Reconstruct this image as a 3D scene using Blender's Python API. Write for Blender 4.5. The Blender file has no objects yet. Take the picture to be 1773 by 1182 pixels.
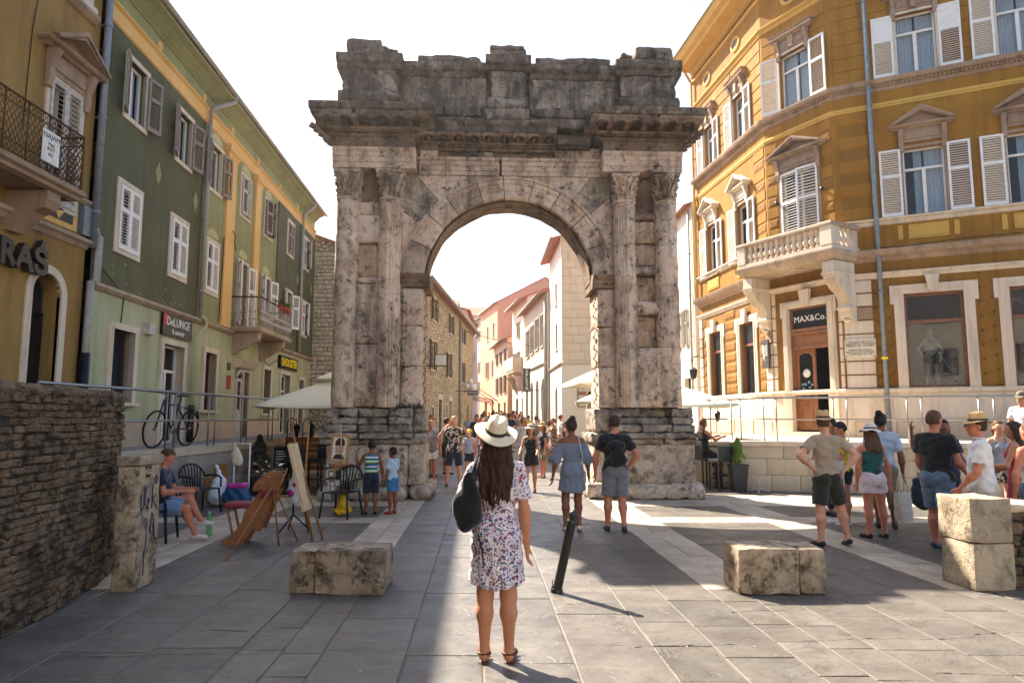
import bpy, math, random
import numpy as np
from mathutils import Matrix, Vector, noise as mnoise
R = math.radians
random.seed(7)
SC = bpy.context.scene
COL = SC.collection
# ------------------------------------------------------------------ camera
cam_d = bpy.data.cameras.new('camera')
cam_d.sensor_width = 36.0
cam_d.lens = 1175.0 / 1773.0 * 36.0
cam_d.clip_end = 3000
cam_d.clip_start = 0.05
CAM = bpy.data.objects.new('camera', cam_d)
COL.objects.link(CAM)
CAM.location = (0, 0, 1.68)
CAM.rotation_euler = (R(90 + 6.36), 0, 0)
SC.camera = CAM
# ------------------------------------------------------------------ daylight
SUN_EL = R(44.8)
SUN_DIR = Vector((-0.634 * math.cos(SUN_EL), 0.773 * math.cos(SUN_EL), math.sin(SUN_EL)))
W = bpy.data.worlds.new('World')
SC.world = W
W.use_nodes = True
wn = W.node_tree
wn.nodes.clear()
wo = wn.nodes.new('ShaderNodeOutputWorld')
wb = wn.nodes.new('ShaderNodeBackground')
sk = wn.nodes.new('ShaderNodeTexSky')
sk.sky_type = 'NISHITA'
sk.sun_disc = False
sk.sun_elevation = SUN_EL
sk.sun_rotation = math.atan2(-0.634, 0.773) % (2 * math.pi)
sk.air_density = 1.0
sk.dust_density = 1.8
sk.ozone_density = 1.0
wb.inputs['Strength'].default_value = 0.09
wn.links.new(sk.outputs[0], wb.inputs[0])
wn.links.new(wb.outputs[0], wo.inputs[0])
sun_d = bpy.data.lights.new('sun', 'SUN')
sun_d.energy = 5.0
sun_d.angle = R(0.6)
sun_d.color = (1.0, 0.88, 0.74)
SUN = bpy.data.objects.new('sun', sun_d)
COL.objects.link(SUN)
SUN.rotation_euler = SUN_DIR.to_track_quat('Z', 'Y').to_euler()
SC.view_settings.view_transform = 'Standard'
SC.view_settings.look = 'None'
SC.view_settings.exposure = 2.08
SC.view_settings.gamma = 1.0
SC.view_settings.use_curve_mapping = False
try:
 SC.cycles.max_bounces = 8
 SC.cycles.diffuse_bounces = 4
 SC.cycles.use_denoising = True
except Exception:
 pass
# ------------------------------------------------------------------ helpers: colour and materials
def lin(h):
 h = h.lstrip('#')
 v = [int(h[i:i + 2], 16) / 255 for i in (0, 2, 4)]
 return tuple(x / 12.92 if x <= .04045 else ((x + .055) / 1.055) ** 2.4 for x in v) + (1,)
def colr(c):
 if isinstance(c, str):
  return lin(c)
 return tuple(c)[:3] + (1,)
class NT:
 def __init__(s, m):
  s.t = m.node_tree; s.b = s.t.nodes.get('Principled BSDF')
  s._pos = None
 def n(s, typ, **kw):
  nd = s.t.nodes.new(typ)
  for k, v in kw.items():
   setattr(nd, k, v)
  return nd
 def L(s, a, b):
  s.t.links.new(a, b)
 def pos(s, scale=(1, 1, 1), obj=False):
  if obj:
   g = s.n('ShaderNodeTexCoord').outputs['Object']
  else:
   g = s.n('ShaderNodeNewGeometry').outputs['Position']
  if tuple(scale) == (1, 1, 1):
   return g
  m = s.n('ShaderNodeMapping'); m.inputs['Scale'].default_value = scale
  s.L(g, m.inputs[0]); return m.outputs[0]
 def noise(s, v, scale, detail=5, rough=.6, dist=0):
  t = s.n('ShaderNodeTexNoise'); t.inputs['Scale'].default_value = scale
  t.inputs['Detail'].default_value = detail; t.inputs['Roughness'].default_value = rough
  t.inputs['Distortion'].default_value = dist
  s.L(v, t.inputs['Vector']); return t.outputs[0]
 def vor(s, v, scale, feature='F1', out=0, rnd=1.0):
  t = s.n('ShaderNodeTexVoronoi'); t.feature = feature
  t.inputs['Scale'].default_value = scale; t.inputs['Randomness'].default_value = rnd
  s.L(v, t.inputs['Vector']); return t.outputs[out]
 def ramp(s, f, pts):
  r = s.n('ShaderNodeValToRGB'); cr = r.color_ramp
  while len(cr.elements) < len(pts):
   cr.elements.new(.5)
  for e, (p, c) in zip(cr.elements, pts):
   e.position = p
   e.color = (c, c, c, 1) if isinstance(c, (int, float)) else colr(c)
  s.L(f, r.inputs[0]); return r.outputs[0]
 def mix(s, f, a, b, mode='MIX'):
  m = s.n('ShaderNodeMix', data_type='RGBA', blend_type=mode)
  for i, v in ((0, f), (6, a), (7, b)):
   sock = m.inputs[i]
   if hasattr(v, 'links'):
    s.L(v, sock)
   elif isinstance(v, (int, float)):
    sock.default_value = v if i == 0 else (v, v, v, 1)
   else:
    sock.default_value = colr(v)
  return m.outputs[2]
 def math(s, op, a, b=0.0):
  m = s.n('ShaderNodeMath', operation=op)
  for sock, v in ((m.inputs[0], a), (m.inputs[1], b)):
   if hasattr(v, 'links'):
    s.L(v, sock)
   else:
    sock.default_value = v
  return m.outputs[0]
 def rnd(s):
  return s.n('ShaderNodeObjectInfo').outputs['Random']
 def col(s, c):
  if hasattr(c, 'links'):
   s.L(c, s.b.inputs['Base Color'])
  else:
   s.b.inputs['Base Color'].default_value = colr(c)
 def bump(s, h, strength=.5, dist=.02):
  b = s.n('ShaderNodeBump'); b.inputs['Strength'].default_value = strength
  b.inputs['Distance'].default_value = dist
  s.L(h, b.inputs['Height']); s.L(b.outputs[0], s.b.inputs['Normal'])
MATS = {}
def mk(name, rough=.8, metal=0.0, spec=.4):
 m = bpy.data.materials.new(name); m.use_nodes = True
 nt = NT(m); nt.b.inputs['Roughness'].default_value = rough
 nt.b.inputs['Metallic'].default_value = metal
 nt.b.inputs['Specular IOR Level'].default_value = spec
 MATS[name] = m
 return m, nt
def plain(name, c, rough=.7, metal=0, spec=.4, var=.18, scale=9, bump=0.15, bs=60):
 if name in MATS:
  return MATS[name]
 m, n = mk(name, rough, metal, spec)
 v = n.pos(); a = n.noise(v, scale, 4)
 k = n.ramp(a, [(.3, 1 - var), (.7, 1 + var * .5)])
 n.col(n.mix(1.0, c, k, 'MULTIPLY'))
 if bump:
  n.bump(n.noise(v, bs, 3), bump, .01)
 return m
def stone(name, base, light, dark, amount=.5, streak=.4, pit=.5, warm=None, fs=1.0, sk=.35):
 "weathered limestone: base/light mottling, black crust with vertical runs, pits"
 m, n = mk(name, .9, 0, .25)
 v = n.pos(); vs = n.pos((1.6, 1.6, .28))
 a = n.noise(v, 1.3 * fs, 8, .68, .4)
 c = n.mix(n.ramp(a, [(.35, 0), (.65, 1)]), base, light)
 if warm:
  w = n.noise(v, 2.2 * fs, 5, .6, .8)
  c = n.mix(n.ramp(w, [(.52, 0), (.72, .75)]), c, warm)
 d1 = n.noise(v, 1.9 * fs, 9, .72, .6)
 d2 = n.noise(vs, 1.7 * fs, 8, .7, .3)
 dd = n.math('ADD', n.math('MULTIPLY', d1, 1 - streak), n.math('MULTIPLY', d2, streak))
 t = .66 - amount * .20
 f = n.ramp(dd, [(t - .04, 0), (t + .10, .80)])
 c = n.mix(f, c, dark)
 fine = n.noise(v, 22, 6, .75)
 md = n.noise(v, 6.5, 10, .78, .3)
 near = n.ramp(dd, [(t - .16, .15), (t - .02, 1)])
 c = n.mix(n.math('MULTIPLY', n.ramp(md, [(.54, 0), (.60, .85)]), near), c, dark)
 c = n.mix(n.ramp(md, [(.36, .45), (.43, 0)]), c, light)
 c = n.mix(n.ramp(fine, [(.50, .0), (.75, .4)]), c, n.mix(.5, dark, c))
 spk = n.noise(v, 60, 3, .6)
 c = n.mix(sk, c, n.mix(1.0, c, n.ramp(spk, [(.35, .45), (.6, 1.35)]), 'MULTIPLY'))
 rv = n.ramp(n.rnd(), [(0, .86), (1, 1.1)])
 c = n.mix(1.0, c, rv, 'MULTIPLY')
 n.col(c)
 h = n.math('ADD', n.math('MULTIPLY', fine, .9), n.math('MULTIPLY', n.noise(v, 7, 6, .7), 1.2))
 p = n.ramp(n.vor(v, 26), [(.0, 0), (.28, 1)])
 h = n.math('ADD', h, n.math('MULTIPLY', p, pit * .6))
 n.bump(h, .75, .03)
 return m
def plaster(name, base, alt, stain, amount=.35, rough=.85):
 m, n = mk(name, rough, 0, .25)
 v = n.pos(); vs = n.pos((2.2, 2.2, .22))
 a = n.noise(v, .9, 6, .6)
 c = n.mix(n.ramp(a, [(.35, 0), (.7, 1)]), base, alt)
 s1 = n.noise(vs, 1.6, 7, .68, .2)
 c = n.mix(n.ramp(s1, [(.55 - amount * .1, 0), (.8, amount)]), c, stain)
 s2 = n.noise(v, 5, 8, .7, .5)
 c = n.mix(n.ramp(s2, [(.6, 0), (.8, amount)]), c, stain)
 n.col(c)
 n.bump(n.noise(v, 40, 5, .7), .25, .01)
 return m
# ------------------------------------------------------------------ helpers: meshes and objects
class MB:
 "collects faces; build() links them as one mesh object"
 def __init__(s):
  s.v = []; s.f = []; s.smooth = []
 def add(s, vs, fs, smooth=False):
  o = len(s.v); s.v.extend([tuple(p) for p in vs])
  s.f.extend([tuple(o + i for i in f) for f in fs])
  s.smooth.extend([smooth] * len(fs))
 def box(s, x0, x1, y0, y1, z0, z1):
  s.add([(x0, y0, z0), (x1, y0, z0), (x1, y1, z0), (x0, y1, z0), (x0, y0, z1), (x1, y0, z1), (x1, y1, z1), (x0, y1, z1)],
   [(0, 3, 2, 1), (4, 5, 6, 7), (0, 1, 5, 4), (1, 2, 6, 5), (2, 3, 7, 6), (3, 0, 4, 7)])
 def rbox(s, c, size, M=None):
  "box by centre and size, optional rotation matrix"
  hx, hy, hz = (q / 2 for q in size)
  pts = [Vector((a, b, d)) for d in (-hz, hz) for a, b in ((-hx, -hy), (hx, -hy), (hx, hy), (-hx, hy))]
  if M is not None:
   pts = [M @ p for p in pts]
  c = Vector(c)
  s.add([c + p for p in pts], [(0, 3, 2, 1), (4, 5, 6, 7), (0, 1, 5, 4), (1, 2, 6, 5), (2, 3, 7, 6), (3, 0, 4, 7)])
 def quad(s, *p):
  s.add(p, [tuple(range(len(p)))])
 def prism(s, poly, axis, a, b):
  "poly: list of 2D points; extruded along axis (0/1/2) from a to b"
  def P(q, t):
   q = list(q); q.insert(axis, t); return tuple(q)
  n = len(poly)
  vs = [P(q, a) for q in poly] + [P(q, b) for q in poly]
  fs = [tuple(range(n))[::-1], tuple(range(n, 2 * n))] + [(i, (i + 1) % n, n + (i + 1) % n, n + i) for i in range(n)]
  s.add(vs, fs)
 def tube(s, pts, r, seg=6, cap=True, flat=1.0):
  pts = [Vector(p) for p in pts]
  rs = r if isinstance(r, (list, tuple)) else [r] * len(pts)
  vs = []; up = Vector((0, 0, 1))
  last = None
  for i, p in enumerate(pts):
   d = (pts[min(i + 1, len(pts) - 1)] - pts[max(i - 1, 0)])
   d = d.normalized() if d.length > 1e-9 else Vector((0, 0, 1))
   a = d.cross(up if abs(d.z) < .95 else Vector((0, 1, 0))).normalized()
   if last is not None and a.dot(last) < 0:
    a = -a
   last = a
   b = d.cross(a).normalized()
   for k in range(seg):
    t = 2 * math.pi * k / seg
    vs.append(p + (a * math.cos(t) + b * math.sin(t) * flat) * rs[i])
  n = len(pts)
  fs = [(i * seg + k, i * seg + (k + 1) % seg, (i + 1) * seg + (k + 1) % seg, (i + 1) * seg + k) for i in range(n - 1) for k in range(seg)]
  if cap:
   fs += [tuple(range(seg))[::-1], tuple((n - 1) * seg + k for k in range(seg))]
  s.add(vs, fs, True)
 def lathe(s, prof, seg=16, c=(0, 0, 0), a0=0, a1=2 * math.pi, smooth=True):
  full = abs(a1 - a0 - 2 * math.pi) < 1e-6
  m = seg if full else seg + 1
  vs = []
  for r, z in prof:
   for k in range(m):
    t = a0 + (a1 - a0) * k / seg
    vs.append((c[0] + r * math.cos(t), c[1] + r * math.sin(t), c[2] + z))
  fs = []
  for i in range(len(prof) - 1):
   for k in range(seg):
    k2 = (k + 1) % m
    fs.append((i * m + k, i * m + k2, (i + 1) * m + k2, (i + 1) * m + k))
  s.add(vs, fs, smooth)
 def sweep(s, path, prof, closed=False):
  "plan path [(x,y)] swept with profile [(outward, z)]; outward = right-hand side of travel; mitred"
  n = len(path); P = [Vector(p) for p in path]
  rows = []
  for i in range(n):
   if closed:
    d0 = (P[i] - P[i - 1]).normalized(); d1 = (P[(i + 1) % n] - P[i]).normalized()
   else:
    d0 = (P[i] - P[i - 1]).normalized() if i else (P[1] - P[0]).normalized()
    d1 = (P[i + 1] - P[i]).normalized() if i < n - 1 else d0
   n0 = Vector((d0.y, -d0.x)); n1 = Vector((d1.y, -d1.x))
   m = (n0 + n1).normalized(); k = 1 / max(.25, m.dot(n0))
   rows.append([(P[i].x + m.x * k * o, P[i].y + m.y * k * o, z) for o, z in prof])
  vs = [q for r in rows for q in r]; k = len(prof)
  fs = []
  for i in range(n if closed else n - 1):
   j = (i + 1) % n
   for a in range(k - 1):
    fs.append((i * k + a, j * k + a, j * k + a + 1, i * k + a + 1))
  if not closed:
   fs += [tuple(range(k)), tuple((n - 1) * k + a for a in range(k))[::-1]]
  s.add(vs, fs)
 def grid(s, fn, nu, nv, smooth=True, closeu=False):
  vs = [fn(i / nu, j / nv) for i in range(nu + (0 if closeu else 1)) for j in range(nv + 1)]
  m = nv + 1; nn = nu if closeu else nu + 1
  fs = [(i * m + j, ((i + 1) % nn) * m + j, ((i + 1) % nn) * m + j + 1, i * m + j + 1) for i in range(nu) for j in range(nv)]
  s.add(vs, fs, smooth)
 def mesh(s, name, mat=None):
  me = bpy.data.meshes.new(name)
  me.from_pydata(s.v, [], s.f)
  if any(s.smooth):
   me.polygons.foreach_set('use_smooth', s.smooth)
  if mat:
   me.materials.append(MATS[mat] if isinstance(mat, str) else mat)
  me.update()
  return me
 def build(s, name, mat=None, parent=None, M=None, **kw):
  return link(name, s.mesh(name, mat), parent, M, **kw)
def link(name, me, parent=None, M=None, kind=None, label=None):
 o = bpy.data.objects.new(name, me)
 COL.objects.link(o)
 if parent is not None:
  o.parent = parent
 if M is not None:
  o.matrix_local = M
 if kind:
  o['kind'] = kind
 if label:
  o['label'] = label
 return o
def thing(name, label, cat, loc=(0, 0, 0), rz=0.0, group=None):
 o = bpy.data.objects.new(name, None)
 o.empty_display_size = .2
 COL.objects.link(o)
 o.location = loc; o.rotation_euler = (0, 0, rz)
 o['label'] = label; o['category'] = cat
 if group:
  o['group'] = group
 return o
def tag(o, label, cat, group=None):
 o['label'] = label; o['category'] = cat
 if group:
  o['group'] = group
 return o
def copy_tree(o, parent=None):
 c = o.copy(); COL.objects.link(c)
 c.parent = parent
 for ch in list(o.children):
  k = copy_tree(ch, c)
  k.matrix_parent_inverse = ch.matrix_parent_inverse.copy()
 return c
def nz(p, f=1.0, seed=0.0):
 return mnoise.noise(Vector((p[0] * f + seed * 7.31, p[1] * f - seed * 3.17, p[2] * f + seed * 1.93)))
def rock(mb, x0, x1, y0, y1, z0, z1, r=.02, amp=.01, step=.16, seed=None, fr=3.0, xf=None, chip=0.0):
 "stone block: rounded worn edges and an uneven face"
 seed = random.random() * 50 if seed is None else seed
 L = (x1 - x0, y1 - y0, z1 - z0); r = min(r, min(L) * .45)
 N = [max(2, min(14, int(round(l / step)))) for l in L]
 cs = []
 for a, l, n in ((x0, L[0], N[0]), (y0, L[1], N[1]), (z0, L[2], N[2])):
  cs.append([a, a + r] + [a + r + (l - 2 * r) * i / n for i in range(1, n)] + [a + l - r, a + l])
 lo = (x0 + r, y0 + r, z0 + r); hi = (x1 - r, y1 - r, z1 - r)
 idx = {}; vs = []
 def vert(i, j, k):
  key = (i, j, k)
  if key in idx:
   return idx[key]
  p = Vector((cs[0][i], cs[1][j], cs[2][k]))
  q = Vector([min(max(p[a], lo[a]), hi[a]) for a in range(3)])
  d = (p - q)
  if d.length > 1e-9:
   nrm = d.normalized(); p = q + nrm * r
  else:
   nrm = Vector((0, 0, 0))
  e = sum(1 for a in range(3) if p[a] < lo[a] + 1e-6 or p[a] > hi[a] - 1e-6)
  m = amp * (nz(p, fr, seed) + .5 * nz(p, fr * 2.7, seed + 3))
  if e >= 2 and chip:
   m -= chip * max(0.0, nz(p, fr * 1.4, seed + 9) + .15) * (1.6 if e == 3 else 1)
  p = p + nrm * m
  if xf:
   p = xf(p)
  idx[key] = len(vs); vs.append(p); return idx[key]
 fs = []
 I, J, K = (len(c) - 1 for c in cs)
 for i in range(I):
  for j in range(J):
   fs.append((vert(i, j, 0), vert(i, j + 1, 0), vert(i + 1, j + 1, 0), vert(i + 1, j, 0)))
   fs.append((vert(i, j, K), vert(i + 1, j, K), vert(i + 1, j + 1, K), vert(i, j + 1, K)))
 for i in range(I):
  for k in range(K):
   fs.append((vert(i, 0, k), vert(i + 1, 0, k), vert(i + 1, 0, k + 1), vert(i, 0, k + 1)))
   fs.append((vert(i, J, k), vert(i, J, k + 1), vert(i + 1, J, k + 1), vert(i + 1, J, k)))
 for j in range(J):
  for k in range(K):
   fs.append((vert(0, j, k), vert(0, j, k + 1), vert(0, j + 1, k + 1), vert(0, j + 1, k)))
   fs.append((vert(I, j, k), vert(I, j + 1, k), vert(I, j + 1, k + 1), vert(I, j, k + 1)))
 mb.add(vs, fs, True)
def text_mesh(s, size, mat, extrude=.01, align='CENTER', spacing=1.0, bold=0.0):
 cu = bpy.data.curves.new('lettering', 'FONT')
 cu.body = s; cu.size = size; cu.extrude = extrude; cu.align_x = align; cu.align_y = 'CENTER'
 cu.space_character = spacing; cu.offset = bold; cu.resolution_u = 2
 o = bpy.data.objects.new('lettering', cu); COL.objects.link(o)
 bpy.context.view_layer.update()
 dg = bpy.context.evaluated_depsgraph_get()
 me = bpy.data.meshes.new_from_object(o.evaluated_get(dg))
 bpy.data.objects.remove(o); bpy.data.curves.remove(cu)
 me.materials.clear(); me.materials.append(MATS[mat])
 return me
def frameM(p, q, z=0.0, flip=False):
 p = Vector((p[0], p[1])); q = Vector((q[0], q[1])); d = (q - p).normalized()
 nrm = Vector((-d.y, d.x))
 if flip:
  nrm = -nrm
 M = Matrix(((d.x, nrm.x, 0, p.x), (d.y, nrm.y, 0, p.y), (0, 0, 1, z), (0, 0, 0, 1)))
 return M
STAND = Matrix(((1, 0, 0, 0), (0, 0, -1, 0), (0, 1, 0, 0), (0, 0, 0, 1)))
# ------------------------------------------------------------------ materials for stone
stone('pale_stone', '#cfb298', '#e0c8b0', '#352d29', amount=.66, streak=.6, pit=.5, warm='#a98566')
stone('pale_stone_b', '#c6ab92', '#dac1a9', '#302926', amount=.88, streak=.65, pit=.8, warm='#8f6c50')
stone('stained_stone', '#a8977f', '#c9b59c', '#33302f', amount=.85, streak=.45, pit=.5, fs=.9)
stone('niche_stone', '#a88c72', '#c4a688', '#2b2421', amount=.75, streak=.7, pit=1.3, warm='#a0744f', fs=1.6)
stone('crust_stone', '#5c5049', '#857568', '#1d1b1b', amount=.85, streak=.6, pit=.7, warm='#c2b09c', fs=1.2)
stone('crust_stone_b', '#6b5e54', '#b8a792', '#1f1c1c', amount=.95, streak=.7, pit=.6, warm='#b8a48f', fs=1.3)
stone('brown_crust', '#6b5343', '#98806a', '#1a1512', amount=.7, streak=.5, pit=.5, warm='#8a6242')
stone('pedestal_stone', '#b09e8a', '#d3c1ac', '#2c2825', amount=.62, streak=.25, pit=1.5, warm='#9a8268', fs=1.5)
stone('base_crust', '#85796d', '#bbac9a', '#242120', amount=.8, streak=.2, pit=1.6, fs=1.6)
ARCH = thing('triumphal_arch', 'tall weathered Roman stone arch with paired columns spanning the street, dark crusted attic on top',
   'arch', (0, 14.05, 0), R(2.5))
def AP(name, fn, mat, par=None, label=None):
 mb = MB(); fn(mb)
 return mb.build(name, mat, par or ARCH, label=label)
def AS(mat, x0, x1, y0, y1, z0, z1, name='stone_block', par=None, **kw):
 return AP(name, lambda mb: rock(mb, x0, x1, y0, y1, z0, z1, **kw), mat, par)
def moulded(mb, x0, x1, y1, prof, n=10, amp=.012, seed=0, taper=0):
 "profile [(y,z)] front side, extruded x0..x1 with an uneven, worn face; closed at the back y1"
 pf = list(prof); pf = pf + [(y1, prof[-1][1]), (y1, prof[0][1])]
 m = len(pf); vs = []
 for i in range(n + 1):
  x = x0 + (x1 - x0) * i / n
  for j, (y, z) in enumerate(pf):
   if j < len(prof):
    a = amp * (nz((x, y, z), 4, seed) + .6 * nz((x, y, z), 11, seed + 2))
    vs.append((x, y + a, z + a * .6))
   else:
    vs.append((x, y, z))
 fs = [(i * m + j, i * m + (j + 1) % m, (i + 1) * m + (j + 1) % m, (i + 1) * m + j) for i in range(n) for j in range(m)]
 fs = [f[::-1] for f in fs]
 fs += [tuple(range(m)), tuple(n * m + j for j in range(m))[::-1]]
 mb.add(vs, fs)
# ---- pedestals, one side at a time: (outer x, inner x, sign)
for sx, xo, xi, xs in ((-1, -3.96, -1.62, (-3.5, -2.6)), (1, 3.99, 1.56, (3.36, 2.46))):
 a, b = sorted((xo, xi)); w = b - a
 split = xo - sx * (w * .78)
 for (c, d, yy) in ((xo, split, -.06), (split, xi, .12)):
  c, d = sorted((c, d))
  AS('pedestal_stone', c + .005, d - .005, yy, 1.75, 0, .33 if sx > 0 else .30, r=.05 if sx > 0 else .11, amp=.03, chip=.09, step=.11)
 do = xo - sx * .17; di = xo - sx * 1.80; dj = xi + sx * .19
 c, d = sorted((do, di))
 if sx < 0:
  AS('pedestal_stone', c, c + .42, .07, 1.62, .29, 1.12, r=.03, amp=.02, step=.1)
  AS('pedestal_stone', c + .425, d, .08, 1.62, .29, 1.12, r=.03, amp=.022, step=.1)
 else:
  AS('pedestal_stone', c, d, .07, 1.62, .31, 1.12, r=.03, amp=.022, step=.1)
 c, d = sorted((di - sx * .005, dj))
 AS('pedestal_stone', c, d, .36, 1.58, .29, 1.14, r=.03, amp=.02, step=.08, chip=.04, fr=5)
 e0, e1 = sorted((xo - sx * .04, xo - sx * 1.93))
 cuts = [e0, e0 + .8, e1] if sx < 0 else [e0, e0 + 1.1, e1]
 for i in range(2):
  for z0, z1, o, m in ((1.12, 1.24, .03, 'base_crust'), (1.245, 1.36, -.04, 'base_crust')):
   AS(m, cuts[i] + .004, cuts[i + 1] - .004, o, 1.66, z0, z1, r=.014, amp=.014, chip=.05, step=.06, fr=7)
 c, d = sorted((xo - sx * 1.9, xi + sx * .12))
 AS('base_crust', c, d, .30, 1.66, 1.14, 1.35, r=.03, amp=.02, chip=.06, step=.06, fr=7)
 e0, e1 = sorted((xo - sx * .17, xo - sx * 1.9))
 cuts = [e0, e0 + .62, e0 + 1.25, e1]
 for i in range(3):
  for z0, z1, o in ((1.365, 1.53, .0), (1.535, 1.68, .05), (1.685, 1.87, .09 + .03 * (i % 2))):
   if sx > 0 and i == 1 and z0 > 1.5:
    o += .25
   AS('base_crust', cuts[i] + .006, cuts[i + 1] - .006, o + random.uniform(-.03, .04), 1.6, z0, z1, r=.016, amp=.016, chip=.06, step=.06, fr=7)
 c, d = sorted((xo - sx * 1.88, xi + sx * .2))
 AS('base_crust', c, d, .34, 1.6, 1.355, 1.86, r=.035, amp=.025, chip=.08, step=.06, fr=6)
 # ---- wall behind the columns, coursed
 zc = [1.87, 2.75, 3.62, 4.42, 5.35, 6.2, 6.95]
 for k in range(6):
  z0, z1 = zc[k] + .004, zc[k + 1] - .004
  o0, o1 = sorted((xo - sx * (.27 if sx < 0 else .40), xo - sx * 1.62))
  AS('pale_stone_b', o0, o1, .40, 1.5, z0, z1, r=.02, amp=.012, step=.2)
  p0, p1 = sorted((xo - sx * 1.625, (1.87 if sx > 0 else -1.90)))
  if k < 3:
   AS('pale_stone', p0, p1, .40 + .012 * (k % 2), 1.42, z0, z1 if k < 2 else 4.44, r=.018, amp=.012, step=.12, chip=.03)
 # ---- impost moulding of the inner pier
 p0, p1 = sorted((xo - sx * 1.58, 1.76 * sx))
 AP('impost', lambda mb: moulded(mb, p0, p1, 1.50, [(.40, 4.45), (.36, 4.47), (.36, 4.52), (.33, 4.56), (.31, 4.62), (.26, 4.66), (.24, 4.73), (.36, 4.76)], 8, .02, sx), 'brown_crust')
 def carve(mb, sx=sx):
  rr = random.Random(5)
  for i in range(70):
   z = 1.95 + i * .034
   y = .55 + .35 * (.5 + .5 * math.sin(i * .9)) + rr.uniform(-.05, .05)
   x = 1.87 * sx
   mb.tube([(x, y - .05, z), (x - sx * rr.uniform(.005, .02), y, z + .02), (x, y + .05, z + .03)], [.012, .022, .01], 5)
 AP('carved_relief', carve, 'niche_stone')
 # ---- projecting blocks between the two columns
 m0, m1 = sorted((xs[0], xs[1])); m0 += .17; m1 -= .17
 if sx > 0:
  blocks = [(1.88, 3.15, .12, 'pale_stone'), (3.15, 3.85, .30, 'niche_stone'), (3.85, 4.14, .10, 'pale_stone'), (4.14, 4.72, .30, 'niche_stone'),
    (4.72, 4.92, .10, 'pale_stone_b'), (4.92, 5.42, .26, 'niche_stone'), (5.42, 5.92, .22, 'niche_stone'), (5.92, 6.12, .18, 'brown_crust'), (6.12, 6.93, .33, 'brown_crust')]
 else:
  blocks = [(1.88, 3.2, .16, 'pale_stone_b'), (3.2, 4.48, .14, 'pale_stone_b'), (4.48, 4.62, .12, 'pale_stone_b'), (4.62, 5.35, .20, 'niche_stone'),
    (5.35, 5.98, .13, 'pale_stone'), (5.98, 6.3, .24, 'pale_stone_b'), (6.3, 6.93, .33, 'brown_crust')]
 for z0, z1, y0, m in blocks:
  AS(m, m0, m1, y0, .42, z0 + .004, z1 - .004, r=.05, amp=.02, chip=.04, step=.09)
 # ---- columns
 for ci, cx in enumerate(xs):
  flutes = (ci == 1)
  col = link('column', None, ARCH)
  rr = random.Random(int(cx * 10))
  zs = [1.88, 3.15, 4.48, 5.35, 6.02, 6.30] if sx > 0 else [1.88, 3.2, 4.55, 5.6, 6.30]
  for k in range(len(zs) - 1):
   z0, z1 = zs[k] + .003, zs[k + 1] - .003
   dx = rr.uniform(-.008, .008); sd = rr.random() * 30
   def drum(mb, z0=z0, z1=z1, dx=dx, sd=sd, last=(k == len(zs) - 2)):
    nseg = 120; nv = max(3, int((z1 - z0) / .09))
    rb = .245 - .012 * (z0 - 1.88) / 4.4
    def fn(u, v):
     t = math.pi * (1.02 + u * .96) + math.pi
     t = math.pi + math.pi * 1.5 * (u - .5) + math.pi * .5
     z = z0 + (z1 - z0) * v
     r = rb + .012 * nz((math.cos(t), math.sin(t), z * 2), 1.6, sd)
     side = math.cos(t) * (-sx)
     if flutes and side > -.05:
      ph = (t * 24 / (2 * math.pi)) % 1.0
      wear = max(0, min(1, 1.2 + nz((t, z, 3), 2.0, sd) * 1.5))
      r -= .026 * max(0, math.sin(ph * math.pi)) ** .8 * wear * min(1, (side + .05) * 6)
     else:
      r += .012
     e = min(v, 1 - v) * (z1 - z0)
     if e < .012:
      r -= .012
     return (cx + dx + r * math.cos(t), .27 + r * math.sin(t), z)
    mb.grid(fn, nseg, nv)
   AP('drum', drum, 'pale_stone', col)
  def neck(mb):
   mb.lathe([(.20, 6.27), (.245, 6.28), (.262, 6.30), (.262, 6.325), (.24, 6.34), (.2, 6.35)], 28, (cx, .27, 0))
  AP('necking_ring', neck, 'pale_stone', col)
  def capital(mb):
   mb.lathe([(.2, 6.33), (.20, 6.45), (.21, 6.62), (.25, 6.78), (.31, 6.86)], 20, (cx, .27, 0))
   rw = random.Random(cx)
   for row, (n, z0, h, out) in enumerate(((8, 6.34, .22, .085), (8, 6.44, .30, .12))):
    for k in range(n):
     t = 2 * math.pi * (k + .5 * row) / n + .2
     if math.sin(t) > .55:
      continue
     hh = h * rw.uniform(.8, 1.05)
     base = .205 if row == 0 else .21
     pts = []
     for q in range(7):
      v = q / 6
      rad = base + out * (v ** 2.4)
      z = z0 + hh * v - (.05 if q == 6 else 0)
      pts.append((cx + rad * math.cos(t), .27 + rad * math.sin(t), z))
     mb.tube(pts, [.045, .062, .066, .058, .045, .045, .02], 6, flat=.45)
     for sgn in (-1, 1):
      for v in (.3, .55, .75):
       rad = base + out * v ** 2.4 + .012
       tt = t + sgn * .14 * (1 - v * .3)
       zz = z0 + hh * v
       mb.tube([(cx + rad * math.cos(tt), .27 + rad * math.sin(tt), zz - .02), (cx + (rad + .02) * math.cos(tt + sgn * .06), .27 + (rad + .02) * math.sin(tt + sgn * .06), zz + .02)], [.018, .01], 5)
   for k in range(4):
    t = math.pi / 4 + k * math.pi / 2
    pts = [(cx + r_ * math.cos(t), .27 + r_ * math.sin(t), z_) for r_, z_ in ((.22, 6.6), (.26, 6.7), (.31, 6.78), (.355, 6.80), (.365, 6.765), (.345, 6.74))]
    mb.tube(pts, [.03, .035, .04, .04, .032, .02], 6)
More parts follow.
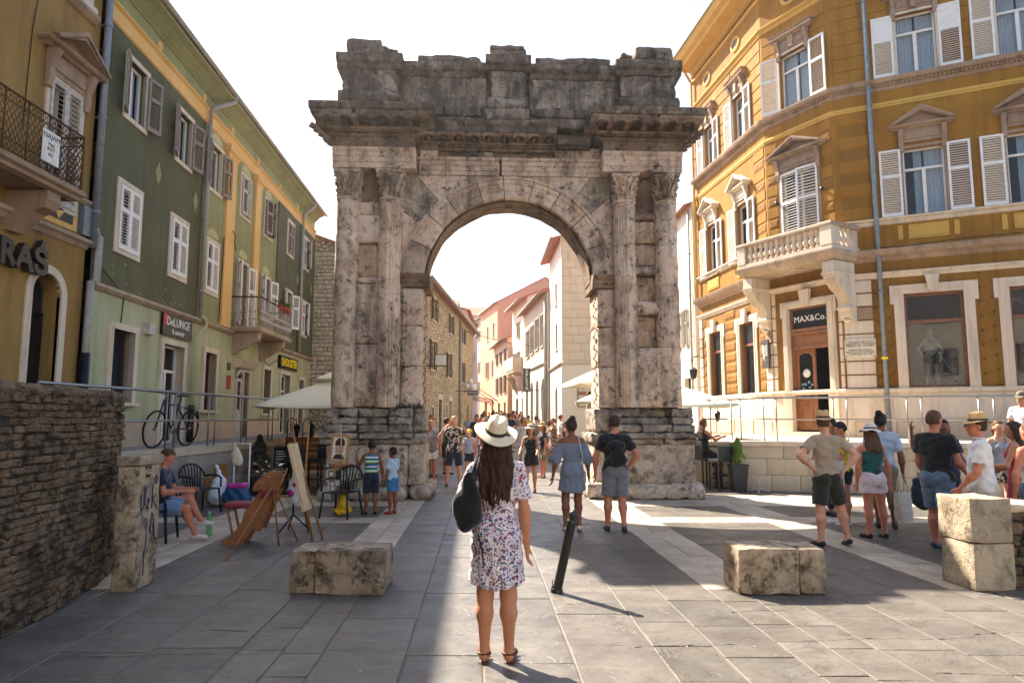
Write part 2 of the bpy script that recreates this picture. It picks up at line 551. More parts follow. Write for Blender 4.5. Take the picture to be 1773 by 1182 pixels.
   for t in (math.pi * 1.5, math.pi, 0):
    for sgn in (-1, 1):
     pts = [(cx + r_ * math.cos(t + sgn * o), .27 + r_ * math.sin(t + sgn * o), z_) for r_, z_, o in ((.23, 6.55, .05), (.26, 6.68, .25), (.29, 6.77, .12), (.29, 6.75, .05))]
     mb.tube(pts, [.022, .028, .025, .015], 5)
   q = .30
   rock(mb, cx - q, cx + q, .27 - q, .5, 6.83, 6.93, r=.02, amp=.02, chip=.05, step=.07)
  AP('capital', capital, 'pale_stone_b', col)
# ---- archivolt
ACX, ACZ, RI, RO = -.05, 4.62, 1.83, 2.30
angs = [0, 22, 41, 60, 76, 93, 108, 127, 141, 158, 180]
steps = [(RI, .47), (RI + .02, .41), (RI + .16, .41), (RI + .165, .395), (RI + .31, .39), (RI + .315, .37), (RI + .41, .365), (RI + .42, .33), (RO, .33), (RO, .6)]
for k in range(len(angs) - 1):
 a0, a1 = R(angs[k] + .25), R(angs[k + 1] - .25)
 n = max(3, int((angs[k + 1] - angs[k]) / 3)); sd = random.random() * 30
 def vous(mb):
  rows = []
  inner = random.uniform(-.03, .02)
  for i in range(n + 1):
   t = a0 + (a1 - a0) * i / n
   row = []
   for j, (r, y) in enumerate([(RI + inner + .02, 1.45)] + steps + [(RO, 1.4)]):
    am = .008 * nz((math.cos(t) * r, y, math.sin(t) * r), 5, sd)
    if j <= 2:
     am += .05 * max(0, nz((t * 2, j, 0), 1.5, sd) - .1)
     r = r + am
    row.append((ACX + r * math.cos(t), y + am, ACZ + r * math.sin(t)))
   rows.append(row)
  m = len(rows[0]); vs = [p for r_ in rows for p in r_]
  fs = [(i * m + j, (i + 1) * m + j, (i + 1) * m + (j + 1) % m, i * m + (j + 1) % m) for i in range(n) for j in range(m)]
  fs = [f[::-1] for f in fs] + [tuple(range(m)), tuple(n * m + j for j in range(m))[::-1]]
  mb.add(vs, fs)
 AP('voussoir', vous, 'pale_stone_b' if k in (0, 1, 6, 9) else 'pale_stone')
def soffit(mb):
 def fn(u, v):
  t = math.pi * u; y = .56 + v * .86
  r = RI - .03 - .04 * max(0, nz((u * 6, v * 3, 0), 1.2, 4)) - .02 * nz((u * 20, v * 9, 1), 1.0, 2)
  return (ACX + r * math.cos(t), y, ACZ + r * math.sin(t))
 mb.grid(fn, 60, 10)
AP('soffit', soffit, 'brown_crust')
def core(mb):
 mb.box(-2.3, 2.3, .75, 1.3, 6.97, 9.5); mb.box(-3.6, -2.3, .6, 1.4, 1.4, 9.5); mb.box(2.3, 3.55, .6, 1.4, 1.4, 9.5)
 K = 30
 for i in range(K):
  t0, t1 = math.pi * i / K, math.pi * (i + 1) / K
  a = [(ACX + r * math.cos(t), y, ACZ + r * math.sin(t)) for r in (RI + .10, RO + .03) for y in (.62, 1.3) for t in (t0, t1)]
  mb.add(a, [(0, 1, 5, 4), (0, 2, 3, 1), (2, 6, 7, 3)])
AP('light_stop_core', core, 'brown_crust')  # solid filler added behind the joints to stop light leaking through
# ---- spandrel stones between archivolt and architrave, cut on rays
XL, XR, ZT = -2.37, 2.36, 6.945
def outer(t):
 dx, dz = math.cos(t), math.sin(t)
 c = []
 if dx > 1e-6: c.append((XR - ACX) / dx)
 if dx < -1e-6: c.append((XL - ACX) / dx)
 if dz > 1e-6: c.append((ZT - ACZ) / dz)
 return min(c)
sp = [0, 24, 40, 52, 68, 92, 112, 131, 147, 165, 180]
for k in range(len(sp) - 1):
 a0, a1 = R(sp[k] + .12), R(sp[k + 1] - .12)
 sd = random.random() * 30; off = random.uniform(-.012, .014)
 def spn(mb):
  n = max(4, int((sp[k + 1] - sp[k]) / 2.5)); m = 6
  fr = {}; vs = []
  for i in range(n + 1):
   t = a0 + (a1 - a0) * i / n; ro = outer(t)
   for j in range(m + 1):
    r = RO + .005 + (max(ro, RO + .012) - RO - .005) * j / m
    x, z = ACX + r * math.cos(t), ACZ + r * math.sin(t)
    vs.append((x, .43 + off + .012 * nz((x, 0, z), 3, sd), z))
  N = len(vs); vs += [(x, 1.4, z) for x, y, z in vs]
  w = m + 1
  fs = [(i * w + j, i * w + j + 1, (i + 1) * w + j + 1, (i + 1) * w + j) for i in range(n) for j in range(m)]
  fs += [(N + i * w + j, N + (i + 1) * w + j, N + (i + 1) * w + j + 1, N + i * w + j + 1) for i in range(n) for j in range(m)]
  for i in range(n):
   for j in (0, m):
    q = (i * w + j, (i + 1) * w + j, N + (i + 1) * w + j, N + i * w + j)
    fs.append(q if j == 0 else q[::-1])
  for i in (0, n):
   for j in range(m):
    q = (i * w + j, N + i * w + j, N + i * w + j + 1, i * w + j + 1)
    fs.append(q if i else q[::-1])
  mb.add(vs, fs)
 AP('stone_block', spn, 'stained_stone' if k in (2, 7) else ('pale_stone' if k in (0, 1, 3, 6, 8, 9) else 'pale_stone_b'))
AS('pale_stone', 1.42, 1.52, .39, .45, 6.6, 6.7, r=.01, amp=.004, name='stone_boss')
# ---- architrave and frieze over the opening
prof = [(.41, 6.95), (.39, 6.955), (.39, 7.05), (.37, 7.055), (.37, 7.16), (.35, 7.165), (.35, 7.25), (.31, 7.28), (.30, 7.33)]
for x0, x1, m in ((-2.02, -1.46, 'pale_stone'), (-1.44, -.26, 'pale_stone'), (-.21, 1.98, 'pale_stone')):
 AP('architrave_stone', lambda mb: moulded(mb, x0, x1, 1.4, prof, 12, .012, x0), m)
for x0, x1, m, y in ((-2.0, -1.62, 'pale_stone', .40), (-1.615, -.92, 'brown_crust', .50), (-.915, -.42, 'crust_stone_b', .41), (-.415, .35, 'brown_crust', .48), (.355, .95, 'brown_crust', .52), (.955, 1.40, 'pale_stone_b', .42), (1.405, 1.98, 'pale_stone_b', .42)):
 AS(m, x0, x1, y, 1.4, 7.335, 7.62, r=.012, amp=.02, step=.1)
for cx in (-2.12, 2.02):
 AS('brown_crust', cx - .12, cx + .12, .5, 1.4, 4.9, 7.6, r=.03, amp=.03, step=.14)
def cornice_bits(x0, x1, yf, z0, proj, nb, mat_top, lip=True):
 "bed with dentils, modillions, scalloped coffers and corona; front of the corona at yf"
 bed = yf + proj
 g = link('cornice', None, ARCH)
 def bedf(mb):
  moulded(mb, x0, x1, 1.4, [(bed, z0), (bed - .03, z0 + .02), (bed - .03, z0 + .05)], 8, .01, x0)
  n = int((x1 - x0) / .052)
  for i in range(n):
   if random.random() < .08: continue
   xx = x0 + (i + .25) * (x1 - x0) / n
   mb.box(xx, xx + .028, bed - .065, bed, z0 + .052, z0 + .115)
  moulded(mb, x0, x1, 1.4, [(bed - .02, z0 + .117), (bed - .09, z0 + .14), (bed - .10, z0 + .17)], 8, .01, x0 + 3)
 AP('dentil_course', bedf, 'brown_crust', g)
 def mods(mb):
  w = (x1 - x0) / nb
  for i in range(nb + 1):
   xx = x0 + i * w
   a, b = max(x0, xx - .055), min(x1, xx + .055)
   if b - a < .02: continue
   pts = [(yf + .05, z0 + .30), (yf + .06, z0 + .23), (yf + .16, z0 + .20), (bed - .06, z0 + .17), (bed - .06, z0 + .30)]
   AP('modillion', lambda q: q.prism([(p[0], p[1]) for p in pts], 0, a, b), 'brown_crust', g)
  for i in range(nb):
   a = x0 + i * w; rr_ = w * .5 - .045
   vs = []; fs = []
   K = 10
   for kk in range(K + 1):
    t = math.pi * kk / K
    px_, pz_ = a + w / 2 - rr_ * math.cos(t), z0 + .16 + rr_ * .72 * math.sin(t)
    vs += [(px_, yf + .03, pz_), (px_, yf + .03, z0 + .345), (px_, yf + .12, pz_ + .005)]
   for kk in range(K):
    q = kk * 3
    fs += [(q, q + 3, q + 4, q + 1), (q, q + 2, q + 5, q + 3)]
   mb.add(vs, fs)
   mb.tube([(a + w / 2, bed - .1, z0 + .22), (a + w / 2, bed - .18, z0 + .25)], [.06, .03], 7)
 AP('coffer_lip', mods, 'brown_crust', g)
 n = max(1, int((x1 - x0) / 1.1))
 for i in range(n):
  a = x0 + (x1 - x0) * i / n + .004; b = x0 + (x1 - x0) * (i + 1) / n - .004
  AP('corona', lambda mb: moulded(mb, a, b, 1.4, [(yf + .06, z0 + .30), (yf + .01, z0 + .31), (yf + .01, z0 + .42), (yf - .03, z0 + .46), (yf - .06, z0 + .52), (yf - .06, z0 + .55), (yf + .3, z0 + .56)], 10, .022, a), mat_top, g)
cornice_bits(-1.96, -1.01, .02, 7.5, .36, 3, 'crust_stone')
cornice_bits(-.985, .98, .02, 7.49, .36, 6, 'crust_stone')
AS('crust_stone', 1.0, 1.74, .22, 1.4, 7.60, 7.80, r=.02, amp=.02, chip=.04, step=.08)
def dent2(mb):
 for i in range(22):
  mb.box(.99 + i * .035, .99 + i * .035 + .018, .27, .4, 7.55, 7.6)
AP('dentil_course', dent2, 'brown_crust')
# ---- side entablatures (break forward over the column pairs)
for sx, xo, xi in ((-1, -3.82, -2.06), (1, 3.70, 1.96)):
 a, b = sorted((xo, xi))
 AP('architrave_stone', lambda mb: moulded(mb, a, b, 1.5, [(.04, 6.95), (.02, 6.955), (.02, 7.07), (.0, 7.075), (.0, 7.19), (-.015, 7.2), (-.02, 7.28), (-.06, 7.33), (-.07, 7.38)], 16, .016, sx), 'pale_stone')
 AS('brown_crust', a + .03, b - .03, .05, 1.5, 7.385, 7.66, r=.015, amp=.015, step=.1)
 def cons(mb):
  for q in range(5):
   z = 7.42 + q * .075
   x = xo + sx * (.0 + q * .085)
   mb.tube([(x - sx * .06, .02 - q * .03, z), (x + sx * .09, -.02 - q * .05, z + .07)], [.05, .075], 7)
 AP('corner_scroll', cons, 'brown_crust')
 path = [(a, .9), (a, .04), (b, .04), (b, .9)]
 ext = .43
 cor = link('cornice', None, ARCH)
 def bed2(mb):
  mb.sweep(path[::1], [(0, 7.62), (.05, 7.66), (.05, 7.70), (.0, 7.70)][::-1] + [], False)
  for i in range(int((b - a) / .052)):
   xx = a + i * .052
   mb.box(xx, xx + .028, -.09, .03, 7.70, 7.76)
  for i in range(14):
   yy = .05 + i * .052
   mb.box(a - .12, a, yy, yy + .028, 7.70, 7.76); mb.box(b, b + .12, yy, yy + .028, 7.70, 7.76)
 AP('dentil_course', bed2, 'brown_crust', cor)
 AS('brown_crust', a - .13, b + .13, -.10, 1.45, 7.765, 7.82, r=.01, amp=.01, step=.1, par=cor, name='bed_moulding')
 def mods2(mb):
  n = 6; w = (b - a + .5) / n
  for i in range(n + 1):
   xx = a - .25 + i * w
   AP('modillion', lambda q: q.prism([(-.38, 7.97), (-.37, 7.90), (-.27, 7.86), (-.08, 7.82), (-.08, 7.97)], 0, xx - .055, xx + .055), 'brown_crust', cor)
  for i in range(n):
   x0_ = a - .25 + i * w; rr_ = w * .5 - .045; vs = []; fs = []; K = 10
   for kk in range(K + 1):
    t = math.pi * kk / K
    px_, pz_ = x0_ + w / 2 - rr_ * math.cos(t), 7.83 + rr_ * .7 * math.sin(t)
    vs += [(px_, -.395, pz_), (px_, -.395, 8.0), (px_, -.31, pz_ + .005)]
   for kk in range(K):
    q = kk * 3
    fs += [(q, q + 3, q + 4, q + 1), (q, q + 2, q + 5, q + 3)]
   mb.add(vs, fs)
  for q in (a - .38, b + .38):
   for yy in (.0, .4, .8):
    AP('modillion', lambda o_: o_.box(min(q, q + .3 * (1 if q < a else -1)), max(q, q + .3 * (1 if q < a else -1)), yy, yy + .11, 7.84, 7.97), 'brown_crust', cor)
 AP('coffer_lip', mods2, 'brown_crust', cor)
 cuts = [a - ext, a + .5, b + ext] if sx < 0 else [a - ext + .12, b - .6, b + ext]
 for i in range(2):
  c0, c1 = cuts[i] + .003, cuts[i + 1] - .003
  AS('brown_crust', c0 + .03, c1 - .03, -.40, 1.45, 7.975, 8.06, r=.015, amp=.012, step=.1, par=cor, name='corona')
  AP('corona', lambda mb: moulded(mb, c0, c1, 1.5, [(-.40, 8.062), (-.43, 8.07), (-.45, 8.12), (-.47, 8.17), (-.47, 8.20), (-.05, 8.22)], 14, .02, c0), 'crust_stone', cor)
# ---- attic: piers and panels
for (x0, x1, y0) in ((-3.72, -2.52, .26), (2.45, 3.70, .30), (-.46, .31, .22)):
 mid = abs((x0 + x1) / 2) < 1
 bz = 8.1 if mid else 8.22
 mt = 'crust_stone_b' if mid else 'crust_stone'
 AS(mt, x0 - .16, x1 + (.10 if not mid else .09), y0 - .14, 1.5, bz, bz + .27, r=.04, amp=.025, chip=.05, step=.1)
 AS(mt, x0 - .11, x1 + .06, y0 - .09, 1.5, bz + .275, bz + .56, r=.06, amp=.03, chip=.06, step=.1)
 AS(mt, x0, x1, y0, 1.5, bz + .565, 9.29, r=.03, amp=.03, chip=.04, step=.1)
 AP('stone_block', lambda mb: moulded(mb, x0 - .12, x1 + .12, 1.55, [(y0 - .0, 9.29), (y0 - .03, 9.31), (y0 - .06, 9.38), (y0 - .13, 9.42), (y0 - .14, 9.47), (y0 - .14, 9.60), (y0 - .08, 9.63)], 12, .03, x0), 'crust_stone')
 if mid:
  AS('crust_stone', x0 - .02, x1 + .02, y0 + .0, 1.5, 9.63, 9.80, r=.03, amp=.02, chip=.05, step=.08)
  AS('crust_stone', x0 - .02, x1 + .02, y0 + .02, 1.45, 9.80, 9.93, r=.05, amp=.03, chip=.09, step=.08)
AS('crust_stone', -3.66, -2.86, .2, 1.5, 9.63, 9.97, r=.04, amp=.03, chip=.06, step=.1)
AS('crust_stone', -2.90, -2.50, .24, 1.45, 9.63, 9.86, r=.09, amp=.06, chip=.15, step=.07)
AS('crust_stone', 2.76, 3.62, .2, 1.5, 9.63, 9.95, r=.05, amp=.03, chip=.1, step=.1)
AS('crust_stone', 2.42, 2.80, .24, 1.45, 9.62, 9.84, r=.10, amp=.07, chip=.15, step=.07)
for (x0, x1, xs0) in ((-2.42, -.56, (-2.4, -1.5, -.56)), (.41, 2.36, (.41, 1.42, 2.36))):
 AS('crust_stone', x0, x1, .42, 1.4, 8.08, 8.30, r=.02, amp=.015, step=.12)
 for i in range(2):
  a, b = xs0[i] + .003, xs0[i + 1] - .003
  AS('crust_stone', a, b, .38, 1.4, 8.305, 8.53, r=.03, amp=.03, chip=.05, step=.09)
  AS('crust_stone_b', a, b, .48, 1.4, 8.535, 9.24, r=.015, amp=.02, step=.1)
 AP('stone_block', lambda mb: moulded(mb, x0, x1, 1.45, [(.47, 9.24), (.44, 9.26), (.40, 9.33), (.33, 9.37), (.30, 9.42), (.30, 9.52), (.36, 9.54)], 16, .02, x0), 'crust_stone')
 AS('crust_stone', x0 + (.32 if x0 < 0 else .12), x1 - .1, .38, 1.4, 9.54, 9.74, r=.05, amp=.03, chip=.07, step=.09)
AS('crust_stone_b', -2.42, -2.1, .5, 1.3, 9.54, 9.63, r=.04, amp=.04, chip=.08, step=.06)
def growth(mb):
 rr = random.Random(3)
 for i in range(420):
  x = rr.uniform(-3.0, -1.85); y = rr.uniform(.1, .42) if x < -2.1 else rr.uniform(.3, .45); z = 1.86
  l = rr.uniform(.04, .13) * (1 if abs(x + 2.2) < .5 else .6); a = rr.uniform(0, 6.28)
  d = Vector((math.cos(a) * .5, math.sin(a) * .5, 1)) * l
  s_ = Vector((math.cos(a + 1.6), math.sin(a + 1.6), 0)) * .008
  p = Vector((x, y, z))
  mb.add([p - s_, p + s_, p + d + s_ * .3, p + d - s_ * .3], [(0, 1, 2, 3)])
plain('dry_growth', '#3a352a', .95)
gr = MB(); growth(gr); g_ = gr.build('dry_weeds', 'dry_growth', None)
g_.matrix_world = Matrix.Translation((0, 14.05, 0)) @ Matrix.Rotation(R(2.5), 4, 'Z')
g_['kind'] = 'stuff'; tag(g_, 'dry dark weeds growing on the base ledge of the left arch pier', 'weeds')
# ------------------------------------------------------------------ materials for buildings
plaster('olive_plaster', '#54533a', '#626045', '#3c3b25', .6)
plaster('green_plaster', '#838459', '#949468', '#5b5a41', .6)
plaster('mint_plaster', '#a3a580', '#b2b28f', '#736d54', .65)
plaster('cream_plaster', '#d1a763', '#dab374', '#a47c4a', .25)
plaster('pale_green', '#a8a878', '#b3b286', '#8f8a66', .2)
plaster('ochre_old', '#8c6e3e', '#9a7b48', '#523e23', .8)
plaster('plinth_plaster', '#b39e86', '#bfab93', '#6f6557', .5)
plaster('yellow_plaster', '#8b5e17', '#9d6f23', '#513a12', .7)
plaster('ochre_rough', '#7a5319', '#8a6223', '#4a3512', .7)
plaster('yellow_panel', '#ba9244', '#c39d50', '#86672e', .4)
plaster('trim_stone', '#c9b8a2', '#d3c4b0', '#6e6156', .65)
plaster('trim_dirty', '#8c7460', '#a68e78', '#392f2a', .75)
plaster('ledge_stone', '#9b8772', '#b3a08b', '#3f3630', .65)
plaster('white_wall', '#d8cdb9', '#ddd4c2', '#a89882', .3)
plaster('peach_wall', '#c9a486', '#d0ad92', '#a8775a', .25)
plaster('salmon_wall', '#c78a6c', '#d09678', '#a9745a', .3)
plaster('pink_wall', '#c7a096', '#cfaba0', '#a08379', .25)
plaster('cream_wall', '#cbb89c', '#d3c2a8', '#8d7c66', .4)
plain('white_paint', '#d9d6d0', .55, var=.1)
plain('old_white_paint', '#b9b2a8', .7, var=.35, scale=14)
plain('brown_paint', '#8c8076', .75, var=.4, scale=18)
plain('dark_brown_paint', '#4a2f28', .7, var=.3)
plain('grey_metal', '#7d858c', .5, .3, var=.25)
plain('grey_pipe', '#9a948a', .6, 0, var=.25)
plain('rust_iron', '#5e4128', .8, .2, var=.4, scale=30)
plain('black_iron', '#15151a', .5, .3, bump=.05)
plain('steel', '#93908b', .34, .9, var=.05, bump=0)
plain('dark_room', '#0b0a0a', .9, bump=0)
plain('wood', '#8c5d3a', .5, var=.3, scale=6)
plain('dark_wood', '#3d2519', .5, var=.3)
plain('sign_black', '#101012', .4, bump=0)
plain('sign_grey', '#34302e', .55, bump=0)
plain('letter_white', '#e8e4da', .5, bump=0)
plain('letter_black', '#141414', .5, bump=0)
plain('letter_yellow', '#f2d21a', .5, bump=0)
plain('letter_red', '#c2281f', .5, bump=0)
plain('letter_metal', '#4a4848', .35, .7, bump=0)
plain('plaque', '#cfc4ae', .6)
plain('terracotta', '#a5512f', .85, var=.35)
plain('red_plaque', '#a5262a', .5, bump=0)
plain('curtain', '#cfe0ea', .9, var=.1, bump=0)  # curtain cloth, tinted white-blue in place of sky reflected by the panes
plain('paper', '#dcdad2', .8, bump=0)
m, n = mk('glass', .04, 0, .8); n.b.inputs['Base Color'].default_value = (.03, .04, .05, 1); n.b.inputs['Alpha'].default_value = .22
m, n = mk('dark_glass', .06, 0, .6); n.b.inputs['Base Color'].default_value = (.012, .013, .015, 1)
m, n = mk('shop_glass', .03, 0, 1.0); n.b.inputs['Base Color'].default_value = (.02, .025, .03, 1); n.b.inputs['Alpha'].default_value = .32
m, n = mk('roof_tile', .9); v = n.pos(); c = n.mix(n.ramp(n.noise(v, 6, 6, .7), [(.3, 0), (.7, 1)]), '#8c4a32', '#b9785a'); n.col(c)
w_ = n.n('ShaderNodeTexWave'); w_.inputs['Scale'].default_value = 1.6; n.L(v, w_.inputs['Vector']); n.bump(w_.outputs[1], .8, .05)
class Fac:
 def __init__(s, root, p, q):
  s.root = root
  s.M = Matrix.Translation(-root.location) @ frameM(p, q)
 def part(s, name, mb, mat, label=None, kind=None, par=None):
  if par is not None:
   return mb.build(name, mat, par, label=label, kind=kind)
  return mb.build(name, mat, s.root, s.M, label=label, kind=kind)
 def box(s, name, mat, x0, x1, y0, y1, z0, z1, **k):
  mb = MB(); mb.box(x0, x1, y0, y1, z0, z1); return s.part(name, mb, mat, **k)
 def put(s, name, me, x, y, z, par=None, rot=None):
  Mx = Matrix.Translation((x, y, z))
  if rot is not None: Mx = Mx @ rot
  o = link(name, me, s.root, s.M @ Mx)
  return o
 def text(s, st, size, mat, x, y, z, name='lettering', **k):
  return s.put(name, text_mesh(st, size, mat, **k), x, y, z, rot=STAND)
def wall(mb, u0, u1, z0, z1, holes, reveal=.22, y=0.0):
 us = sorted({u0, u1, *[h[i] for h in holes for i in (0, 1)]}); zs = sorted({z0, z1, *[h[i] for h in holes for i in (2, 3)]})
 us = [u for u in us if u0 <= u <= u1]; zs = [z for z in zs if z0 <= z <= z1]
 for a, b in zip(us, us[1:]):
  for c, d in zip(zs, zs[1:]):
   mu, mz = (a + b) / 2, (c + d) / 2
   if any(h[0] < mu < h[1] and h[2] < mz < h[3] for h in holes):
    continue
   mb.quad((a, y, c), (b, y, c), (b, y, d), (a, y, d))
 for h in holes:
  a, b, c, d = h[:4]; r = y + reveal
  mb.quad((a, y, c), (a, y, d), (a, r, d), (a, r, c)); mb.quad((b, y, c), (b, r, c), (b, r, d), (b, y, d))
  mb.quad((a, y, d), (b, y, d), (b, r, d), (a, r, d)); mb.quad((a, y, c), (a, r, c), (b, r, c), (b, y, c))
  if len(h) > 4:
   w = (b - a) / 2; cx = (a + b) / 2; rise = h[4]; K = 10
   for i in range(K):
    t0, t1 = math.pi * i / K, math.pi * (i + 1) / K
    p0 = (cx - w * math.cos(t0), d - rise + rise * math.sin(t0)); p1 = (cx - w * math.cos(t1), d - rise + rise * math.sin(t1))
    mb.quad((p0[0], y, p0[1]), (p1[0], y, p1[1]), (p1[0], y, d), (p0[0], y, d))
    mb.quad((p0[0], y, p0[1]), (p0[0], r, p0[1]), (p1[0], r, p1[1]), (p1[0], y, p1[1]))
def body(root, corners, z0, z1):
 "closed back/side walls and lid so that the building casts shade: corners = plan polygon, faces given by index skipped"
 pass
# ---- shutter leaf, hinge at x=0, spreads to +x, faces -y
def leaf_mb(w, h, split=.62, ang=35, pitch=.052, solid_top=False):
 mb = MB(); t = .022; s_ = .055
 mb.box(0, s_, -t, t, 0, h); mb.box(w - s_, w, -t, t, 0, h)
 zz = [0, h * split, h]
 mb.box(s_, w - s_, -t, t, 0, .09); mb.box(s_, w - s_, -t, t, h - .06, h); mb.box(s_, w - s_, -t, t, h * split - .04, h * split + .04)
 Mr = Matrix.Rotation(R(ang), 3, 'X')
 for a, b in ((.09, h * split - .04), (h * split + .04, h - .06)):
  if solid_top and a > .2:
   mb.box(s_, w - s_, -.008, .008, a, b)
   k = int((b - a) / pitch)
   for i in range(k):
    mb.box(s_ + .03, w - s_ - .03, -.014, -.008, a + .02 + i * pitch, a + .02 + i * pitch + .03)
   continue
  k = max(1, int((b - a) / pitch))
  for i in range(k):
   mb.rbox((w / 2, 0, a + (i + .5) * (b - a) / k), (w - 2 * s_, .045, .008), Mr)
 return mb
LEAF = {}
def leaf(w, h, mat, **k):
 key = (round(w, 3), round(h, 3), mat, tuple(sorted(k.items())))
 if key not in LEAF:
  LEAF[key] = leaf_mb(w, h, **k).mesh('shutter', mat)
 return LEAF[key]
MC = {}
def cmesh(key, name, fn, mat):
 if key not in MC:
  mb = MB(); fn(mb); MC[key] = mb.mesh(name, mat)
 return MC[key]
def shutters(win, w, h, mat, ang_l, ang_r, lw=None, y=-.03, **k):
 lw = lw or w / 2
 me = leaf(lw, h, mat, **k)
 o = link('shutter', me, win, Matrix.Translation((-w / 2, y, 0)) @ Matrix.Rotation(R(-ang_l), 4, 'Z'))
 o = link('shutter', me, win, Matrix.Translation((w / 2, y, 0)) @ Matrix.Rotation(R(ang_r), 4, 'Z') @ Matrix.Rotation(math.pi, 4, 'Z') @ Matrix.Scale(1, 4, (0, 1, 0)))
def casement(f, u, z, w, h, mat='white_paint', rec=.16, transom=.0, mull=True, back='dark_room', curtain=False, fw=.05, glass='glass', name='window', label=None):
 "window object = its frame; panes, curtain and dark room behind are sub-parts"
 def fr(mb):
  a, b = -w / 2, w / 2
  mb.box(a, a + fw, rec - .03, rec + .03, 0, h); mb.box(b - fw, b, rec - .03, rec + .03, 0, h)
  mb.box(a + fw, b - fw, rec - .03, rec + .03, 0, fw); mb.box(a + fw, b - fw, rec - .03, rec + .03, h - fw, h)
  if transom: mb.box(a + fw, b - fw, rec - .035, rec + .03, h - transom - fw * .6, h - transom + fw * .6)
  if mull: mb.box(-fw * .8, fw * .8, rec - .033, rec + .028, fw, h - (transom or fw) - (fw * .6 if transom else 0))
 me = cmesh(('case', w, h, rec, transom, mull, mat, fw), 'window', fr, mat)
 win = link(name, me, f.root, f.M @ Matrix.Translation((u, 0, z)), label=label)
 def pane(x0, x1, z0, z1):
  pm = cmesh(('pane', round(x1 - x0, 3), round(z1 - z0, 3), glass), 'pane', lambda mb: mb.box(0, x1 - x0, 0, .006, 0, z1 - z0), glass)
  link('pane', pm, win, Matrix.Translation((x0, rec - .003, z0)))
 ht = h - transom - fw * .6 if transom else h - fw
 if mull:
  pane(-w / 2 + fw, -fw * .8, fw, ht); pane(fw * .8, w / 2 - fw, fw, ht)
 else:
  pane(-w / 2 + fw, w / 2 - fw, fw, ht)
 if transom: pane(-w / 2 + fw, w / 2 - fw, h - transom + fw * .6, h - fw)
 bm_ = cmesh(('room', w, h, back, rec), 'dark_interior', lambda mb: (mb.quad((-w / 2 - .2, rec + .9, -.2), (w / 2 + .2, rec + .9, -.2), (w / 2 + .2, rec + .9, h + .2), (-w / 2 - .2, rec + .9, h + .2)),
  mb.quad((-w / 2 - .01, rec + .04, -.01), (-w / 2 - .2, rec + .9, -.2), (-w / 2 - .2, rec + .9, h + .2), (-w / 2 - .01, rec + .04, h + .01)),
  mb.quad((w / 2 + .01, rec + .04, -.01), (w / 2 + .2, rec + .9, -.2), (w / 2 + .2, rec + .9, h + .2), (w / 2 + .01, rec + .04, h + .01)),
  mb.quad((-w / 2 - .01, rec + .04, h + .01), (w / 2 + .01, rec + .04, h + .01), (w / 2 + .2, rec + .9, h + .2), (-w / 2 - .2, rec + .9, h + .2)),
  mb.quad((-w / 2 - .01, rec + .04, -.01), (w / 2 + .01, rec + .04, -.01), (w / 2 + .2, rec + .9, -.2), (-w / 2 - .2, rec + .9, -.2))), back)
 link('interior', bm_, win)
 if curtain:
  cm = cmesh(('cur', w, h, rec, curtain), 'curtain', lambda mb: [mb.grid(lambda a, b, s=s: (s * (.03 + a * (w / 2 - .06) * (1 if s > 0 or curtain != 2 else .45)), rec + .09 + .018 * math.sin(a * 38 + s), .03 + b * (h - .06)), 40, 2) for s in (-1, 1)], 'curtain')
  link('curtain', cm, win)
 return win
def surround(win, w, h, t, mat, proud=.03, sill=.0, ear=0, name='surround', rec=.2):
 def fn(mb):
  a, b = -w / 2, w / 2
  mb.box(a - t, a, -proud, rec * .3, -t if not sill else 0, h); mb.box(b, b + t, -proud, rec * .3, -t if not sill else 0, h)
  mb.box(a - t - ear, b + t + ear, -proud - .004, rec * .3, h, h + t)
  if ear:
   mb.box(a - t - ear, a - t, -proud - .004, rec * .3, h - ear * 3, h); mb.box(b + t, b + t + ear, -proud - .004, rec * .3, h - ear * 3, h)
   mb.box(a - t * .45, a - t * .3, -proud - .02, -proud, 0, h + t * .5); mb.box(b + t * .3, b + t * .45, -proud - .02, -proud, 0, h + t * .5)
   mb.box(a - t * .45, b + t * .45, -proud - .02, -proud - .004, h + t * .4, h + t * .55)
  if not sill:
   mb.box(a, b, -proud, rec * .3, -t, 0)
  else:
   mb.box(a - t - .04, b + t + .04, -proud - .06, rec * .3, -sill, 0)
 link(name, cmesh(('sur', w, h, t, mat, proud, sill, ear), name, fn, mat), win)
def pediment(f, u, z, w, mat, h=.42, proj=.24, par=None, flat=False):
 "console-borne hood; z = underside"
 hood = link('hood', cmesh(('ped', w, mat, h, proj, flat), 'hood', lambda mb: ped_mesh(mb, w, h, proj, flat), mat), f.root, f.M @ Matrix.Translation((u, 0, z)))
 return hood
